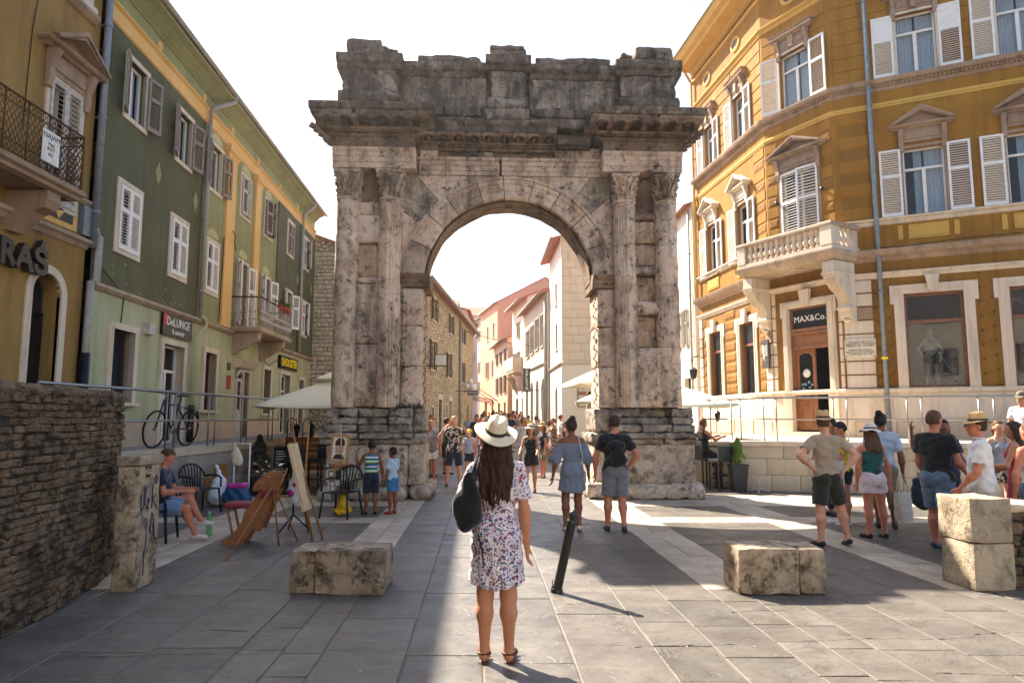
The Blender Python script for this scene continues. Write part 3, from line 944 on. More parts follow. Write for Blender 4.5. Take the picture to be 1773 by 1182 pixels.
def ped_mesh(mb, w, h, proj, flat):
 a = w / 2
 mb.box(-a + .12, a - .12, -.05, .02, -.36, 0)
 mb.box(-a + .25, a - .25, -.075, -.05, -.27, -.08)
 for s in (-1, 1):
  x = s * (a - .16)
  mb.prism([(-.02, -.62), (-.07, -.60), (-.10, -.45), (-.09, -.30), (-.16, -.12), (-.20, 0), (-.02, 0)], 0, x - .06, x + .06)
 mb.sweep([(-a + .06, .02), (-a + .06, -.04), (a - .06, -.04), (a - .06, .02)][::1], [(0, 0), (.06, .01), (.09, .04), (proj - .06, .06), (proj - .03, .09), (proj - .03, .12), (0, .12)])
 if flat:
  mb.box(-a - .0, a + .0, -proj * .8, .02, .12, .15)
  mb.sweep([(-a + .02, .02), (-a + .02, -.1), (a - .02, -.1), (a - .02, .02)], [(0, .15), (.08, .17), (.12, .23), (0, .24)])
  mb.prism([(-.07, -.34), (.07, -.34), (.11, 0), (-.11, 0)], 1, -.14, -.05)
  return
 e = a + proj - .1
 for s in (-1, 1):
  mb.add([(s * e, -.28, .12), (s * e, .02, .12), (0, -.28, .12 + h), (0, .02, .12 + h), (s * (e - .12), -.28, .11), (s * (e - .12), .02, .11), (0, -.28, h - .0), (0, .02, h - .0)],
   [(0, 1, 3, 2), (4, 6, 7, 5), (0, 2, 6, 4), (1, 5, 7, 3), (0, 4, 5, 1)])
  mb.add([(s * (e - .04), -.31, .135), (s * (e - .04), -.22, .135), (0, -.31, .15 + h), (0, -.22, .15 + h), (s * (e - .1), -.31, .10), (0, -.31, h + .07)],
   [(0, 1, 3, 2), (0, 2, 5, 4)])
 mb.add([(-e + .15, -.06, .12), (e - .15, -.06, .12), (0, -.06, h + .02)], [(0, 1, 2)])
def downpipe(f, x, z0, z1, mat, r=.05, y=-.09, name='downpipe'):
 def fn(mb):
  mb.tube([(x, y, z0), (x, y, z1)], r, 10)
  z = z0 + .6
  while z < z1:
   mb.tube([(x, y, z), (x, y, z + .05)], r * 1.25, 10); mb.box(x - .015, x + .015, y, .02, z + .01, z + .04); z += 1.7
 mb = MB(); fn(mb); return f.part(name, mb, mat)
# =================================================================== LEFT: old ochre building (nearest, left edge)
T0 = 1.12
YL = thing('ochre_building', 'old ochre building at the left edge with iron balcony and dark arched doorway', 'building', (-7.28, 11.35, 0))
f = Fac(YL, (-7.28, 11.35), (-7.28, 20))
mb = MB()
wall(mb, -8, -.02, .4, 4.5, [(-1.22, -.56, T0, 3.92, .33), (-4.6, -3.4, T0, 3.92, .5)], .3)
wall(mb, -8, -.02, 4.5, 12.3, [(-1.17, -.42, 5.05, 7.02), (-3.4, -2.5, 5.05, 7.02), (-1.13, -.36, 8.7, 10.4)], .25)
mb.quad((-.02, 0, .4), (-.02, 8, .4), (-.02, 8, 12.3), (-.02, 0, 12.3))
mb.quad((-8, 0, 12.3), (-.02, 0, 12.3), (-.02, 8, 12.3), (-8, 8, 12.3)); mb.quad((-8, 8, .4), (-.02, 8, .4), (-.02, 8, 12.3), (-8, 8, 12.3))
f.part('wall', mb, 'ochre_old')
mb = MB(); mb.sweep([(-8, .0), (-.02, 0)], [(0, 4.50), (.03, 4.51), (.08, 4.57), (.14, 4.60), (.14, 4.66), (0, 4.70)]); f.part('ledge', mb, 'ledge_stone')
mb = MB(); mb.sweep([(-8, .0), (-.02, 0)], [(0, 5.24), (.04, 5.25), (.09, 5.30), (.09, 5.34), (0, 5.37)]); f.part('ledge', mb, 'ledge_stone')
mb = MB(); mb.sweep([(-8, .0), (-.0, 0)], [(0, 11.9), (.1, 12.0), (.4, 12.15), (.45, 12.32), (0, 12.35)]); f.part('cornice', mb, 'ledge_stone')
f.box('cream_panel', 'cream_plaster', -1.30, -.30, -.015, 0, 4.74, 5.22)
f.box('grey_panel', 'sign_grey', -1.2, -.42, -.022, -.016, 4.83, 5.12)
mb = MB(); mb.prism([(-.78, 4.84), (-.66, 4.975), (-.78, 5.11), (-.90, 4.975)], 1, -.03, -.022); f.part('diamond', mb, 'cream_plaster')
f.box('grey_box', 'grey_metal', -.26, -.06, -.10, 0, 4.72, 5.22)
def arch_frame(mb, x0, x1, z0, z1, rise, t, proud):
 w = (x1 - x0) / 2; cx = (x0 + x1) / 2
 mb.box(x0 - t, x0, -proud, .05, z0, z1 - rise); mb.box(x1, x1 + t, -proud, .05, z0, z1 - rise)
 K = 14
 for i in range(K):
  t0, t1 = math.pi * i / K, math.pi * (i + 1) / K
  a = [(cx - (w + e) * math.cos(t_), z1 - rise + (rise + e) * math.sin(t_)) for e in (0, t) for t_ in (t0, t1)]
  vs = [(p[0], y, p[1]) for y in (-proud, .05) for p in a]
  mb.add(vs, [(0, 1, 3, 2), (4, 6, 7, 5), (0, 4, 5, 1), (2, 3, 7, 6)])
mb = MB(); arch_frame(mb, -1.22, -.56, T0, 3.92, .33, .13, .03); f.part('door_surround', mb, 'trim_stone')
d = f.box('door', 'sign_black', -1.2, -.58, .24, .28, T0, 3.25)
mb = MB(); mb.box(-1.2, -.58, .235, .285, 3.27, 3.33); mb.box(-.91, -.87, .22, .24, T0, 3.25); f.part('door_bar', mb, 'black_iron', par=d)
mb = MB(); mb.box(-1.2, -.58, .26, .265, 3.34, 3.9); f.part('fanlight', mb, 'glass', par=d)
mb = MB(); mb.quad((-1.4, .9, 1), (-.4, .9, 1), (-.4, .9, 4), (-1.4, .9, 4)); f.part('interior', mb, 'dark_room', par=d)
f.text('RAŚ', .52, 'letter_metal', -1.58, -.09, 4.0, extrude=.05, bold=.02, spacing=1.02)
win = casement(f, -.80, 5.05, .78, 1.97, back='dark_room')
surround(win, .78, 1.97, .07, 'trim_stone')
shutters(win, .76, 1.95, 'old_white_paint', 0, 0, pitch=.075, split=.5)
pediment(f, -.80, 7.42, 1.25, 'trim_dirty', .40, .22)
win = casement(f, -2.95, 5.05, .86, 1.95, back='dark_room'); surround(win, .86, 1.95, .07, 'trim_stone')
shutters(win, .84, 1.93, 'old_white_paint', 60, 0, pitch=.075, split=.5)
win = casement(f, -.745, 8.7, .74, 1.7); surround(win, .74, 1.7, .07, 'trim_stone', sill=.12)
shutters(win, .72, 1.68, 'old_white_paint', 0, 0, pitch=.075, split=.5)
mb = MB(); mb.sweep([(-1.25, .0), (-.22, 0)], [(0, 8.42), (.05, 8.44), (.12, 8.52), (.12, 8.58), (0, 8.60)]); f.part('window_sill', mb, 'trim_dirty')
B0, B1, BP = -4.2, -1.28, .68
mb = MB(); mb.sweep([(B0, .02), (B0, -BP), (B1, -BP), (B1, .02)], [(-.1, 4.93), (-.02, 4.95), (.0, 5.0), (.06, 5.03), (.06, 5.10), (-.1, 5.11)]); mb.box(B0, B1, -BP, .0, 4.95, 5.09)
f.part('balcony_slab', mb, 'trim_dirty')
for x in (-3.8, -1.75):
 mb = MB(); mb.prism([(-.60, 4.93), (0, 4.93), (0, 4.35), (-.12, 4.33), (-.22, 4.45), (-.40, 4.62), (-.56, 4.68), (-.62, 4.80)], 0, x - .14, x + .14); f.part('bracket', mb, 'trim_dirty')
def lattice(mb):
 def panel(p, q):
  p = Vector(p); q = Vector(q); L = (q - p).length; d = (q - p) / L
  P = lambda s, z: (p.x + d.x * s, p.y + d.y * s, z)
  for z in (5.16, 5.30, 5.82, 5.96):
   mb.tube([P(0, z), P(L, z)], .011 if z < 5.9 else .018, 4)
  n = max(2, int(L / .085))
  for i in range(n):
   a, b = L * i / n, L * (i + 1) / n
   mb.tube([P(a, 5.30), P(b, 5.42), P(a, 5.56), P(b, 5.70), P(a, 5.82)], .007, 3, cap=False)
   mb.tube([P(b, 5.30), P(a, 5.42), P(b, 5.56), P(a, 5.70), P(b, 5.82)], .007, 3, cap=False)
   c = (a + b) / 2
   for zc in (5.23, 5.89):
    mb.tube([P(c + .03 * math.cos(t), zc + .055 * math.sin(t)) for t in [k * math.pi / 3 for k in range(7)]], .007, 3, cap=False)
   if i % 5 == 0: mb.tube([P(a, 5.10), P(a, 5.98)], .012, 4)
 panel((B0, -.0), (B0, -BP)); panel((B0, -BP), (B1, -BP)); panel((B1, -BP), (B1, 0))
mb = MB(); lattice(mb); f.part('balcony_railing', mb, 'rust_iron')
pp = f.box('notice', 'paper', -2.22, -1.86, -BP - .03, -BP - .025, 5.26, 5.72)
for s_, z_, k_ in (('NAJAM', 5.64, .11), ('Mala', 5.53, .07), ('ROT', 5.46, .08), ('052', 5.38, .07)):
 o = link('lettering', text_mesh(s_, k_, 'letter_black', extrude=.001), pp, Matrix.Translation((-2.04, -BP - .033, z_)) @ STAND)
downpipe(f, -.0, 4.55, 12.2, 'grey_metal', .06, -.12)
mb = MB(); mb.tube([(.0, -.12, 4.9), (.06, -.12, 4.8), (.14, -.13, 4.78), (.14, -.13, 4.0), (.02, -.12, 3.95)], .065, 8); mb.tube([(.0, -.12, 3.97), (-.02, -.12, 2.2)], .06, 8); f.part('downpipe', mb, 'grey_pipe')
mb = MB(); mb.tube([(-.02, -.12, 2.75), (-.02, -.12, 1.0)], .085, 10); f.part('pipe_sleeve', mb, 'black_iron')
mb = MB(); mb.tube([(-1.42, -.02, 12), (-1.46, -.02, 9.2), (-1.66, -.02, 7.5), (-1.7, -.02, 5.9)], .008, 4); f.part('cable', mb, 'black_iron')
# =================================================================== LEFT: long green building
GB = thing('green_building', 'long olive green building with cream pilasters and white louvred shutters on the left', 'building', (-7.2, 11.4, 0))
f = Fac(GB, (-7.2, 11.4), (-7.95, 26))
GE = 15.45
UC = [1.10, 3.25, 5.12, 7.3, 9.42, 11.86, 14.02]
holes_t = [(u - .36, u + .36, 7.32, 8.42) for u in UC]
holes_m = [(u - .38, u + .38, 4.76, 5.98) for i, u in enumerate(UC) if i != 3] + [(6.98, 7.72, 4.15, 5.96)]
g_holes = [(.78, 1.56, 1.95, 3.28), (2.78, 3.78, T0, 3.22), (4.98, 5.68, 1.85, 3.25), (7.12, 8.2, T0, 2.95), (9.55, 10.25, 1.8, 3.16), (11.4, 12.5, T0, 3.12), (13.7, 14.4, T0, 3.05)]
def pw(name, mat, u0, u1, z0, z1, holes, y=0):
 hs = [(max(h[0], u0), min(h[1], u1), max(h[2], z0), min(h[3], z1)) for h in holes if h[1] > u0 and h[0] < u1 and h[3] > z0 and h[2] < z1]
 mb = MB(); wall(mb, u0, u1, z0, z1, hs, .2 - y, y); return f.part(name, mb, mat)
pw('wall', 'olive_plaster', -.02, 4.42, 3.98, 8.8, holes_t + holes_m)
pw('wall', 'green_plaster', 4.42, 10.45, 3.98, 8.8, holes_t + holes_m)
pw('wall', 'olive_plaster', 10.45, GE, 3.98, 8.8, holes_t + holes_m, -.04)
f.box('wall_edge', 'olive_plaster', 10.44, 10.451, -.04, .1, 3.98, 8.8)
mb = MB(); wall(mb, -.02, GE, 1.62, 3.9, g_holes, .22); f.part('ground_wall', mb, 'mint_plaster')
mb = MB(); wall(mb, -.02, GE, .6, 1.62, g_holes, .2, -.03); f.part('plinth', mb, 'plinth_plaster')
mb = MB(); mb.sweep([(-.02, 0), (GE, 0)], [(0, 3.86), (.05, 3.88), (.11, 3.93), (.11, 3.98), (0, 4.02)]); f.part('string_course', mb, 'ledge_stone')
mb = MB(); mb.sweep([(-.02, 0), (GE + .0, 0)], [(0, 8.78), (.03, 8.80), (.04, 9.06), (.10, 9.10), (.10, 9.13), (0, 9.15)]); f.part('cream_band', mb, 'cream_plaster')
mb = MB(); mb.sweep([(-.02, 0), (GE, 0)], [(0, 9.12), (.0, 9.5), (.03, 9.5), (.03, 9.54), (.12, 9.60), (.12, 9.63), (.20, 9.68), (.20, 9.71), (.34, 9.76), (.34, 9.82), (0, 9.84)]); f.part('eaves_frieze', mb, 'green_plaster')
mb = MB()
mb.add([(-.02, -.38, 9.84), (GE + .25, -.38, 9.84), (GE + .25, 4.5, 11.4), (-.02, 4.5, 11.4), (GE + .25, 9.2, 9.84), (-.02, 9.2, 9.84)], [(0, 1, 2, 3), (3, 2, 4, 5)]); f.part('roof', mb, 'roof_tile')
mb = MB(); mb.tube([(-.02, -.40, 9.88), (GE + .3, -.40, 9.88)], .055, 8); f.part('gutter', mb, 'grey_pipe')
mb = MB(); mb.quad((GE, 0, .3), (GE, 9, .3), (GE, 9, 9.84), (GE, 0, 9.84)); mb.quad((-.02, 9, .3), (GE, 9, .3), (GE, 9, 9.84), (-.02, 9, 9.84)); mb.add([(GE, -.3, 9.83), (GE, 9.1, 9.83), (GE, 4.5, 11.38)], [(0, 1, 2)]); f.part('end_wall', mb, 'olive_plaster')
for x in (.9, 3.2, 5.1, 7.3, 9.5, 11.8, 14):
 mb = MB(); mb.lathe([(.0, 0), (.10, .0), (.10, .02), (0, .03)], 14); o = f.part('vent_disc', mb, 'cream_plaster'); o.matrix_local = f.M @ Matrix.Translation((x + 1.0, 0, 9.32)) @ Matrix.Rotation(R(90), 4, 'X')
for a, b in ((5.72, 6.50), (7.98, 8.62)):
 mb = MB(); mb.box(a + .08, b - .08, -.07, 0, 4.02, 8.55); mb.sweep([(a + .06, 0), (a + .06, -.05), (b - .06, -.05), (b - .06, 0)], [(0, 8.5), (.03, 8.52), (.05, 8.6), (.10, 8.64), (.12, 8.78), (0, 8.79)])
 f.part('pilaster', mb, 'cream_plaster')
for x in (2.15, 4.0, 12.95, 15.0):
 mb = MB(); mb.prism([(x - .14, 6.68), (x, 6.93), (x + .14, 6.68), (x, 6.43)], 1, -.052 if x > 10 else -.012, 0); f.part('diamond', mb, 'green_plaster')
for u in (5.12, 7.3, 9.42):
 for z, ww in ((8.44, .36), (6.0, .36)):
  mb = MB(); K = 10; pts = [(u - ww * math.cos(math.pi * i / K), z + .12 + .22 * math.sin(math.pi * i / K)) for i in range(K + 1)]
  mb.prism(pts, 1, -.012, 0.0); f.part('lunette', mb, 'pale_green')
rr = random.Random(11)
for i, u in enumerate(UC):
 y = -.04 if u > 10.45 else 0
 fy = f
 win = casement(f, u, 7.32, .72, 1.10, 'white_paint', .14, curtain=(i < 3))
 surround(win, .72, 1.10, .09, 'trim_stone', .03 - y)
 if i in (0, 1, 2):
  shutters(win, .74, 1.08, 'brown_paint', 158 + i * 4, 166, lw=.38, y=-.05)
 elif i == 3:
  shutters(win, .70, 1.08, 'old_white_paint', 4, 10, y=-.05)
 else:
  shutters(win, .70, 1.08, 'brown_paint' if i < 6 else 'old_white_paint', 14 * (i == 4), 30 * (i != 5), y=-.07)
 if i == 3:
  continue
 win = casement(f, u, 4.76, .76, 1.22, 'white_paint', .14)
 surround(win, .76, 1.22, .09, 'trim_stone', .03 - y)
 if i < 3:
  shutters(win, .74, 1.20, 'white_paint', 0, 0, y=-.03)
 elif i == 4:
  shutters(win, .76, 1.20, 'white_paint', 150, 160, lw=.38, y=-.05)
 elif i == 5:
  shutters(win, .76, 1.20, 'white_paint', 160, 155, lw=.38, y=-.08)
 else:
  shutters(win, .76, 1.20, 'white_paint', 0, 24, lw=.38, y=-.08)
win = casement(f, 7.35, 4.15, .74, 1.81, 'old_white_paint', .16, name='balcony_door')
surround(win, .74, 1.81, .08, 'trim_stone'); shutters(win, .74, 1.79, 'white_paint', 150, 165, lw=.37, y=-.05)
b0, b1, bp = 6.62, 9.55, .78
mb = MB(); mb.box(b0, b1, -bp, 0, 3.98, 4.06); mb.sweep([(b0, .0), (b0, -bp), (b1, -bp), (b1, 0)], [(-.1, 3.96), (.02, 3.97), (.05, 4.03), (.05, 4.09), (-.1, 4.10)]); f.part('balcony_slab', mb, 'ledge_stone')
for x in (6.9, 9.2):
 mb = MB(); mb.prism([(-.72, 3.96), (0, 3.96), (0, 3.35), (-.08, 3.36), (-.2, 3.5), (-.32, 3.52), (-.5, 3.66), (-.68, 3.78)], 0, x - .12, x + .12); f.part('bracket', mb, 'ledge_stone')
def brail(mb):
 def panel(p, q):
  p = Vector(p); q = Vector(q); L = (q - p).length; d = (q - p) / L
  P = lambda s, z: (p.x + d.x * s, p.y + d.y * s, z)
  n = max(3, int(L / .125))
  for i in range(n + 1):
   a = L * i / n
   mb.tube([P(a, 4.1), P(a, 4.88)], .009, 4)
   for zc in (4.32, 4.52):
    mb.tube([P(a, zc - .07), P(a, zc - .03), P(a, zc), P(a, zc + .05)], [.006, .026, .03, .006], 4)
    mb.tube([P(a - .035, zc + .0), P(a, zc - .03), P(a + .035, zc)], .007, 3)
 panel((b0, 0), (b0, -bp)); panel((b0, -bp), (b1, -bp)); panel((b1, -bp), (b1, 0))
mb = MB(); brail(mb); f.part('balusters', mb, 'old_white_paint')
mb = MB(); mb.tube([(b0, 0, 4.9), (b0, -bp, 4.9), (b1, -bp, 4.9), (b1, 0, 4.9)], .022, 6); f.part('handrail', mb, 'dark_brown_paint')
for (a, b, z0, z1), kind in zip(g_holes, ('w', 'd', 'w', 'o', 'w', 'd', 'x')):
 w, h = b - a, z1 - z0; uc = (a + b) / 2
 if kind == 'w':
  win = casement(f, uc, z0, w, h, 'dark_brown_paint', .17, mull=False, fw=.04, transom=.0)
 elif kind == 'x':
  win = casement(f, uc, z0, w, h, 'dark_brown_paint', .17, mull=False, fw=.05, name='door')
 elif kind == 'd':
  win = casement(f, uc, z0, w, h, 'white_paint', .17, transom=.55, fw=.05, name='door')
 else:
  win = casement(f, uc + .32, z0, w - .62, h, 'dark_wood', .5, mull=False, fw=.05, name='doorway')
 surround(win, w if kind != 'o' else w - .62, h, .12 if kind != 'o' else .06, 'trim_stone', .05, sill=.06 if kind in 'w' else .01)
def ornate(mb):
 mb.box(7.14, 7.58, -.03, .03, T0, 2.75)
 for z0, z1 in ((T0 + .1, 1.5), (1.58, 1.75)):
  mb.box(7.22, 7.50, -.05, -.03, z0, z1)
 mb.tube([(7.14, -.04, 2.78), (7.2, -.06, 2.9), (7.36, -.07, 2.98), (7.52, -.06, 2.9), (7.58, -.04, 2.78)], .05, 6)
 mb.box(7.18, 7.23, -.05, -.03, 1.85, 2.7); mb.box(7.49, 7.54, -.05, -.03, 1.85, 2.7)
mb = MB(); ornate(mb); dd = f.part('carved_door', mb, 'old_white_paint')
mb = MB(); mb.box(7.26, 7.46, -.04, -.032, 1.9, 2.65); f.part('door_glass', mb, 'dark_glass', par=dd)
mb = MB(); mb.prism([(-.3, 3.2), (0, 3.3), (0, 3.02), (-.14, 3.04)], 0, 7.0, 8.3); f.part('door_hood', mb, 'trim_stone')
sg = f.box('shop_sign', 'sign_black', 2.60, 4.05, -.07, -.02, 3.40, 3.86)
for s_, x, z, k_, mt_ in (('DeLUNGE', 3.33, 3.70, .26, 'letter_white'), ('& suvenir', 3.33, 3.50, .16, 'letter_white')):
 link('lettering', text_mesh(s_, k_, mt_, extrude=.004), sg, Matrix.Translation((x, -.076, z)) @ STAND)
mb = MB(); mb.box(2.62, 2.80, -.076, -.071, 3.62, 3.84); f.part('red_light', mb, 'letter_red', par=sg)
sg = f.box('shop_sign', 'sign_black', 11.02, 13.2, -.09, -.03, 3.31, 3.74)
link('lettering', text_mesh('SHOOSTER', .38, 'letter_yellow', extrude=.006, bold=.012), sg, Matrix.Translation((12.12, -.098, 3.52)) @ STAND)
f.box('alarm_box', 'old_white_paint', 1.93, 2.18, -.12, 0, 3.32, 3.55)
f.box('blue_plaque', 'sign_grey', 6.52, 6.74, -.02, -.002, 2.92, 3.12); f.box('red_plaque', 'red_plaque', 6.52, 6.78, -.02, -.002, 2.42, 2.78)
downpipe(f, 4.42, 4.02, 8.7, 'grey_pipe', .055); downpipe(f, 13.16, 4.02, 8.7, 'grey_pipe', .055, -.13)
mb = MB(); mb.tube([(5.25, -.36, 9.84), (5.25, -.36, 9.72), (4.42, -.12, 9.15), (4.42, -.09, 8.65)], .055, 8); f.part('gutter_outlet', mb, 'grey_pipe'); mb = MB(); mb.tube([(13.9, -.36, 9.84), (13.9, -.36, 9.72), (13.16, -.14, 9.15), (13.16, -.13, 8.65)], .055, 8); f.part('gutter_outlet', mb, 'grey_pipe')
mb = MB(); mb.tube([(4.42, -.09, 4.04), (4.50, -.16, 4.0), (4.6, -.16, 3.85), (4.2, -.1, 3.55), (4.15, -.1, 1.9)], .05, 8); f.part('downpipe', mb, 'mint_plaster')
mb = MB(); mb.tube([(4.15, -.1, 1.95), (4.15, -.1, T0)], .075, 8); f.part('pipe_sleeve', mb, 'black_iron')
mb = MB()
for c in ([(0.15, -.05, 4.3), (.7, -.06, 4.05), (1.05, -.04, 3.9), (1.0, -.03, 3.3)], [(5.72, -.06, 6.3), (5.68, -.04, 4.1)], [(6.2, -.1, 6.6), (6.35, -.12, 6.5), (6.3, -.12, 6.3), (6.5, -.1, 6.15)], [(9.5, -.02, 3.4), (10, -.05, 3.3), (10.9, -.02, 3.55)]):
 mb.tube(c, .012, 4)
f.part('cables', mb, 'black_iron')
mb = MB()
for i in range(24):
 u = rr.uniform(.3, 4.3); z = 4.06 + abs(rr.gauss(0, .28)); s_ = rr.uniform(.008, .03)
 if any(abs(u - c) < .5 and z > 4.66 for c in UC): continue
 mb.prism([(u + s_ * rr.uniform(.6, 1.4) * math.cos(t), z + s_ * rr.uniform(.6, 1.8) * math.sin(t)) for t in (0, 1, 2, 3, 4, 5)], 1, -.004, -.001)
f.part('flaked_paint', mb, 'green_plaster', kind='stuff')
for x in (8.35, 8.75, 9.1):
 p = MB(); p.lathe([(.0, 0), (.06, 0), (.085, .14), (.09, .16), (.07, .16), (0, .14)], 10)
 o = thing('flower_pot', {8.35: 'terracotta pot of red flowers on the balcony rail, nearest of the three', 8.75: 'terracotta pot of trailing flowers hung in the middle of the balcony rail', 9.1: 'terracotta pot of leggy flowers at the far end of the balcony rail'}[x], 'flower pot', tuple((frameM((-7.2, 11.4), (-7.95, 26)) @ Vector((x, -bp - .03, 4.80)))), 0, 'flower pots on the iron balcony')
 p.build('pot', 'terracotta', o)
 q = MB()
 for i in range(70):
  a = rr.uniform(0, 6.28); l = rr.uniform(.05, .2); e = rr.uniform(-.2, 1.3)
  c = Vector((math.cos(a) * l * math.cos(e), math.sin(a) * l * math.cos(e), .17 + l * math.sin(e)))
  t = Vector((rr.uniform(-1, 1), rr.uniform(-1, 1), rr.uniform(-1, 1))) * .028; u_ = Vector((rr.uniform(-1, 1), rr.uniform(-1, 1), rr.uniform(-1, 1))) * .028
  q.add([c - t, c + u_, c + t, c - u_], [(0, 1, 2, 3)])
 plain('leaf_green', '#44552a', .7, var=.4); q.build('foliage', 'leaf_green', o, kind='stuff')
# =================================================================== RIGHT: yellow corner building
pB, pC, pA = Vector((8.17, 21.1)), Vector((9.35, 19.0)), Vector((7.48, 26.8))
dFR = Vector((13.5 - 9.35, 16.95 - 19.0)).normalized(); LFR = 8.6
YB = thing('yellow_corner_building', 'ornate ochre yellow corner building with white louvred shutters, stone balcony and ground floor shop', 'building', (pC.x, pC.y, 0))
FR = Fac(YB, pC, pC + dFR); FC = Fac(YB, pB, pC); FL = Fac(YB, pB, pB + (pB - pA))
LC = (pC - pB).length; LL = (pB - pA).length
plain('shop_wood', '#7a4f3a', .5, var=.25, scale=8)
plain('mannequin_white', '#cfc9bb', .5, bump=0)
RW = [2.21, 4.58, 6.95]
LW = [-1.72, -4.27]
shopR = [(c - .69, c + .69, 2.47, 5.03) for c in RW]
shopL = [(c - .52, c + .52, 2.42, 4.86) for c in LW]
midR = [(c - .5, c + .5, 7.2, 9.1) for c in RW]; topR = [(c - .5, c + .5, 11.25, 13.05) for c in RW]
midL = [(c - .44, c + .44, 7.05, 9.0) for c in LW]; topL = [(c - .44, c + .44, 11.2, 12.95) for c in LW]
doorC = [(.66, 1.96, 1.25, 4.95)]; midC = [(.56, 1.86, 7.1, 9.2)]; topC = [(.69, 1.76, 11.25, 13.05)]
for F_, a, b, hs in ((FR, 0, LFR, shopR + midR + topR), (FC, 0, LC, doorC + midC + topC), (FL, -LL, 0, shopL + midL + topL)):
 def clip(z0, z1):
  return [(h[0], h[1], max(h[2], z0), min(h[3], z1)) for h in hs if h[3] > z0 and h[2] < z1]
 for nm, mt, z0, z1, y in (('ground_wall', 'ochre_rough', 2.4, 6.05, .0), ('wall', 'yellow_plaster', 6.05, 16.2, 0)):
  mb = MB(); wall(mb, a, b, z0, z1, clip(z0, z1), .24, y); F_.part(nm, mb, mt)
 mb = MB(); wall(mb, a - .02, b + .02, .5, 2.4, clip(.5, 2.4), .3, -.06); F_.part('plinth', mb, 'trim_stone')
mb = MB(); e = pC + dFR * LFR; back = [(pA.x, pA.y), (pB.x, pB.y), (pC.x, pC.y), (e.x, e.y), (e.x + 3, e.y + 10), (pA.x + 6, pA.y + 6)]
mb.add([(x - pC.x, y - pC.y, 16.3) for x, y in back], [tuple(range(6))])
for i in (3, 4, 5):
 p_, q_ = back[i], back[(i + 1) % 6]
 mb.quad((p_[0] - pC.x, p_[1] - pC.y, .4), (q_[0] - pC.x, q_[1] - pC.y, .4), (q_[0] - pC.x, q_[1] - pC.y, 16.3), (p_[0] - pC.x, p_[1] - pC.y, 16.3))
mb.build('back_wall', 'yellow_plaster', YB)
path = [(p.x - pC.x, p.y - pC.y) for p in (pC + dFR * LFR, pC, pB, pA)][::-1]
def ring(name, prof, mat, pth=None):
 mb = MB(); mb.sweep(pth or path, prof); return mb.build(name, mat, YB)
ring('sill_course', [(.06, 2.33), (.12, 2.35), (.14, 2.40), (.14, 2.44), (.04, 2.47)], 'trim_stone')
ring('string_course', [(0, 5.50), (.03, 5.51), (.05, 5.58), (.10, 5.62), (.10, 5.66), (0, 5.69)], 'trim_stone')
ring('cornice', [(0, 5.98), (.05, 6.02), (.07, 6.08), (.20, 6.14), (.24, 6.22), (.26, 6.28), (.10, 6.33), (0, 6.34)], 'trim_dirty')
ring('sill_course', [(0, 7.0), (.05, 7.02), (.06, 7.10), (.14, 7.14), (.14, 7.18), (0, 7.2)], 'trim_stone')
ring('light_band', [(0, 10.40), (.03, 10.41), (.03, 10.46), (.05, 10.47), (.05, 10.53), (.03, 10.56), (0, 10.57)], 'yellow_panel')
ring('dentil_cornice', [(0, 10.88), (.04, 10.90), (.06, 10.98), (.07, 11.04), (.20, 11.08), (.23, 11.16), (.23, 11.20), (.05, 11.25), (0, 11.25)], 'trim_dirty')
ring('light_band', [(0, 14.1), (.04, 14.12), (.04, 14.22), (.12, 14.28), (.12, 14.32), (.0, 14.36)], 'yellow_panel')
ring('light_band', [(0, 15.35), (.06, 15.37), (.06, 15.46), (0, 15.47)], 'yellow_panel')
ring('eaves', [(0, 15.7), (.08, 15.74), (.12, 15.86), (.55, 15.9), (.58, 16.05), (.72, 16.12), (.78, 16.3), (.80, 16.36), (0, 16.4)], 'yellow_panel')
ring('gutter', [(.72, 16.37), (.86, 16.38), (.88, 16.48), (.72, 16.5)], 'grey_pipe')
def dent(F_, a, b, z, h, y0, y1, st, mat, name='dentils'):
 mb = MB(); n = int((b - a) / st)
 for i in range(n): mb.box(a + i * st, a + i * st + st * .55, y1, y0, z, z + h)
 F_.part(name, mb, mat)
for F_, a, b in ((FR, 0, LFR), (FC, 0, LC), (FL, -LL, 0)):
 dent(F_, a, b, 10.99, .055, 0, -.13, .10, 'trim_dirty')
 dent(F_, a, b, 15.6, .1, 0, -.09, .12, 'yellow_panel')
BL = {}
def rust(F_, a, b, z0, z1, mat, proud=.028, name='rustic_block', rough=False, gap=.014):
 L, H = round(b - a - 2 * gap, 2), round(z1 - z0 - 2 * gap, 2)
 if L < .04: return
 key = (L, H, mat, proud, rough, random.randrange(3) if rough else 0)
 if key not in BL:
  mb = MB()
  if rough:
   nu, nv = max(2, int(L / .07)), max(2, int(H / .07))
   sd = random.random() * 90
   def fn(u, v):
    e = min(u * L, (1 - u) * L, v * H, (1 - v) * H)
    k = min(1, e / .03)
    return (u * L, -proud * k - .012 * k * nz((u * L, v * H, sd), 14), v * H)
   mb.grid(fn, nu, nv, smooth=False)
  else:
   c = .012
   v = [(0, 0, 0), (L, 0, 0), (L, 0, H), (0, 0, H), (c, -proud, c), (L - c, -proud, c), (L - c, -proud, H - c), (c, -proud, H - c)]
   mb.add(v, [(4, 5, 6, 7), (0, 1, 5, 4), (1, 2, 6, 5), (2, 3, 7, 6), (3, 0, 4, 7)])
  BL[key] = mb.mesh(name, mat)
 F_.put(name, BL[key], a + gap, 0, z0 + gap)
def gaps(a, b, holes, pad):
 xs = [a]
 for h in sorted(holes):
  xs += [h[0] - pad, h[1] + pad]
 xs.append(b)
 return [(xs[i], xs[i + 1]) for i in range(0, len(xs), 2) if xs[i + 1] - xs[i] > .08]
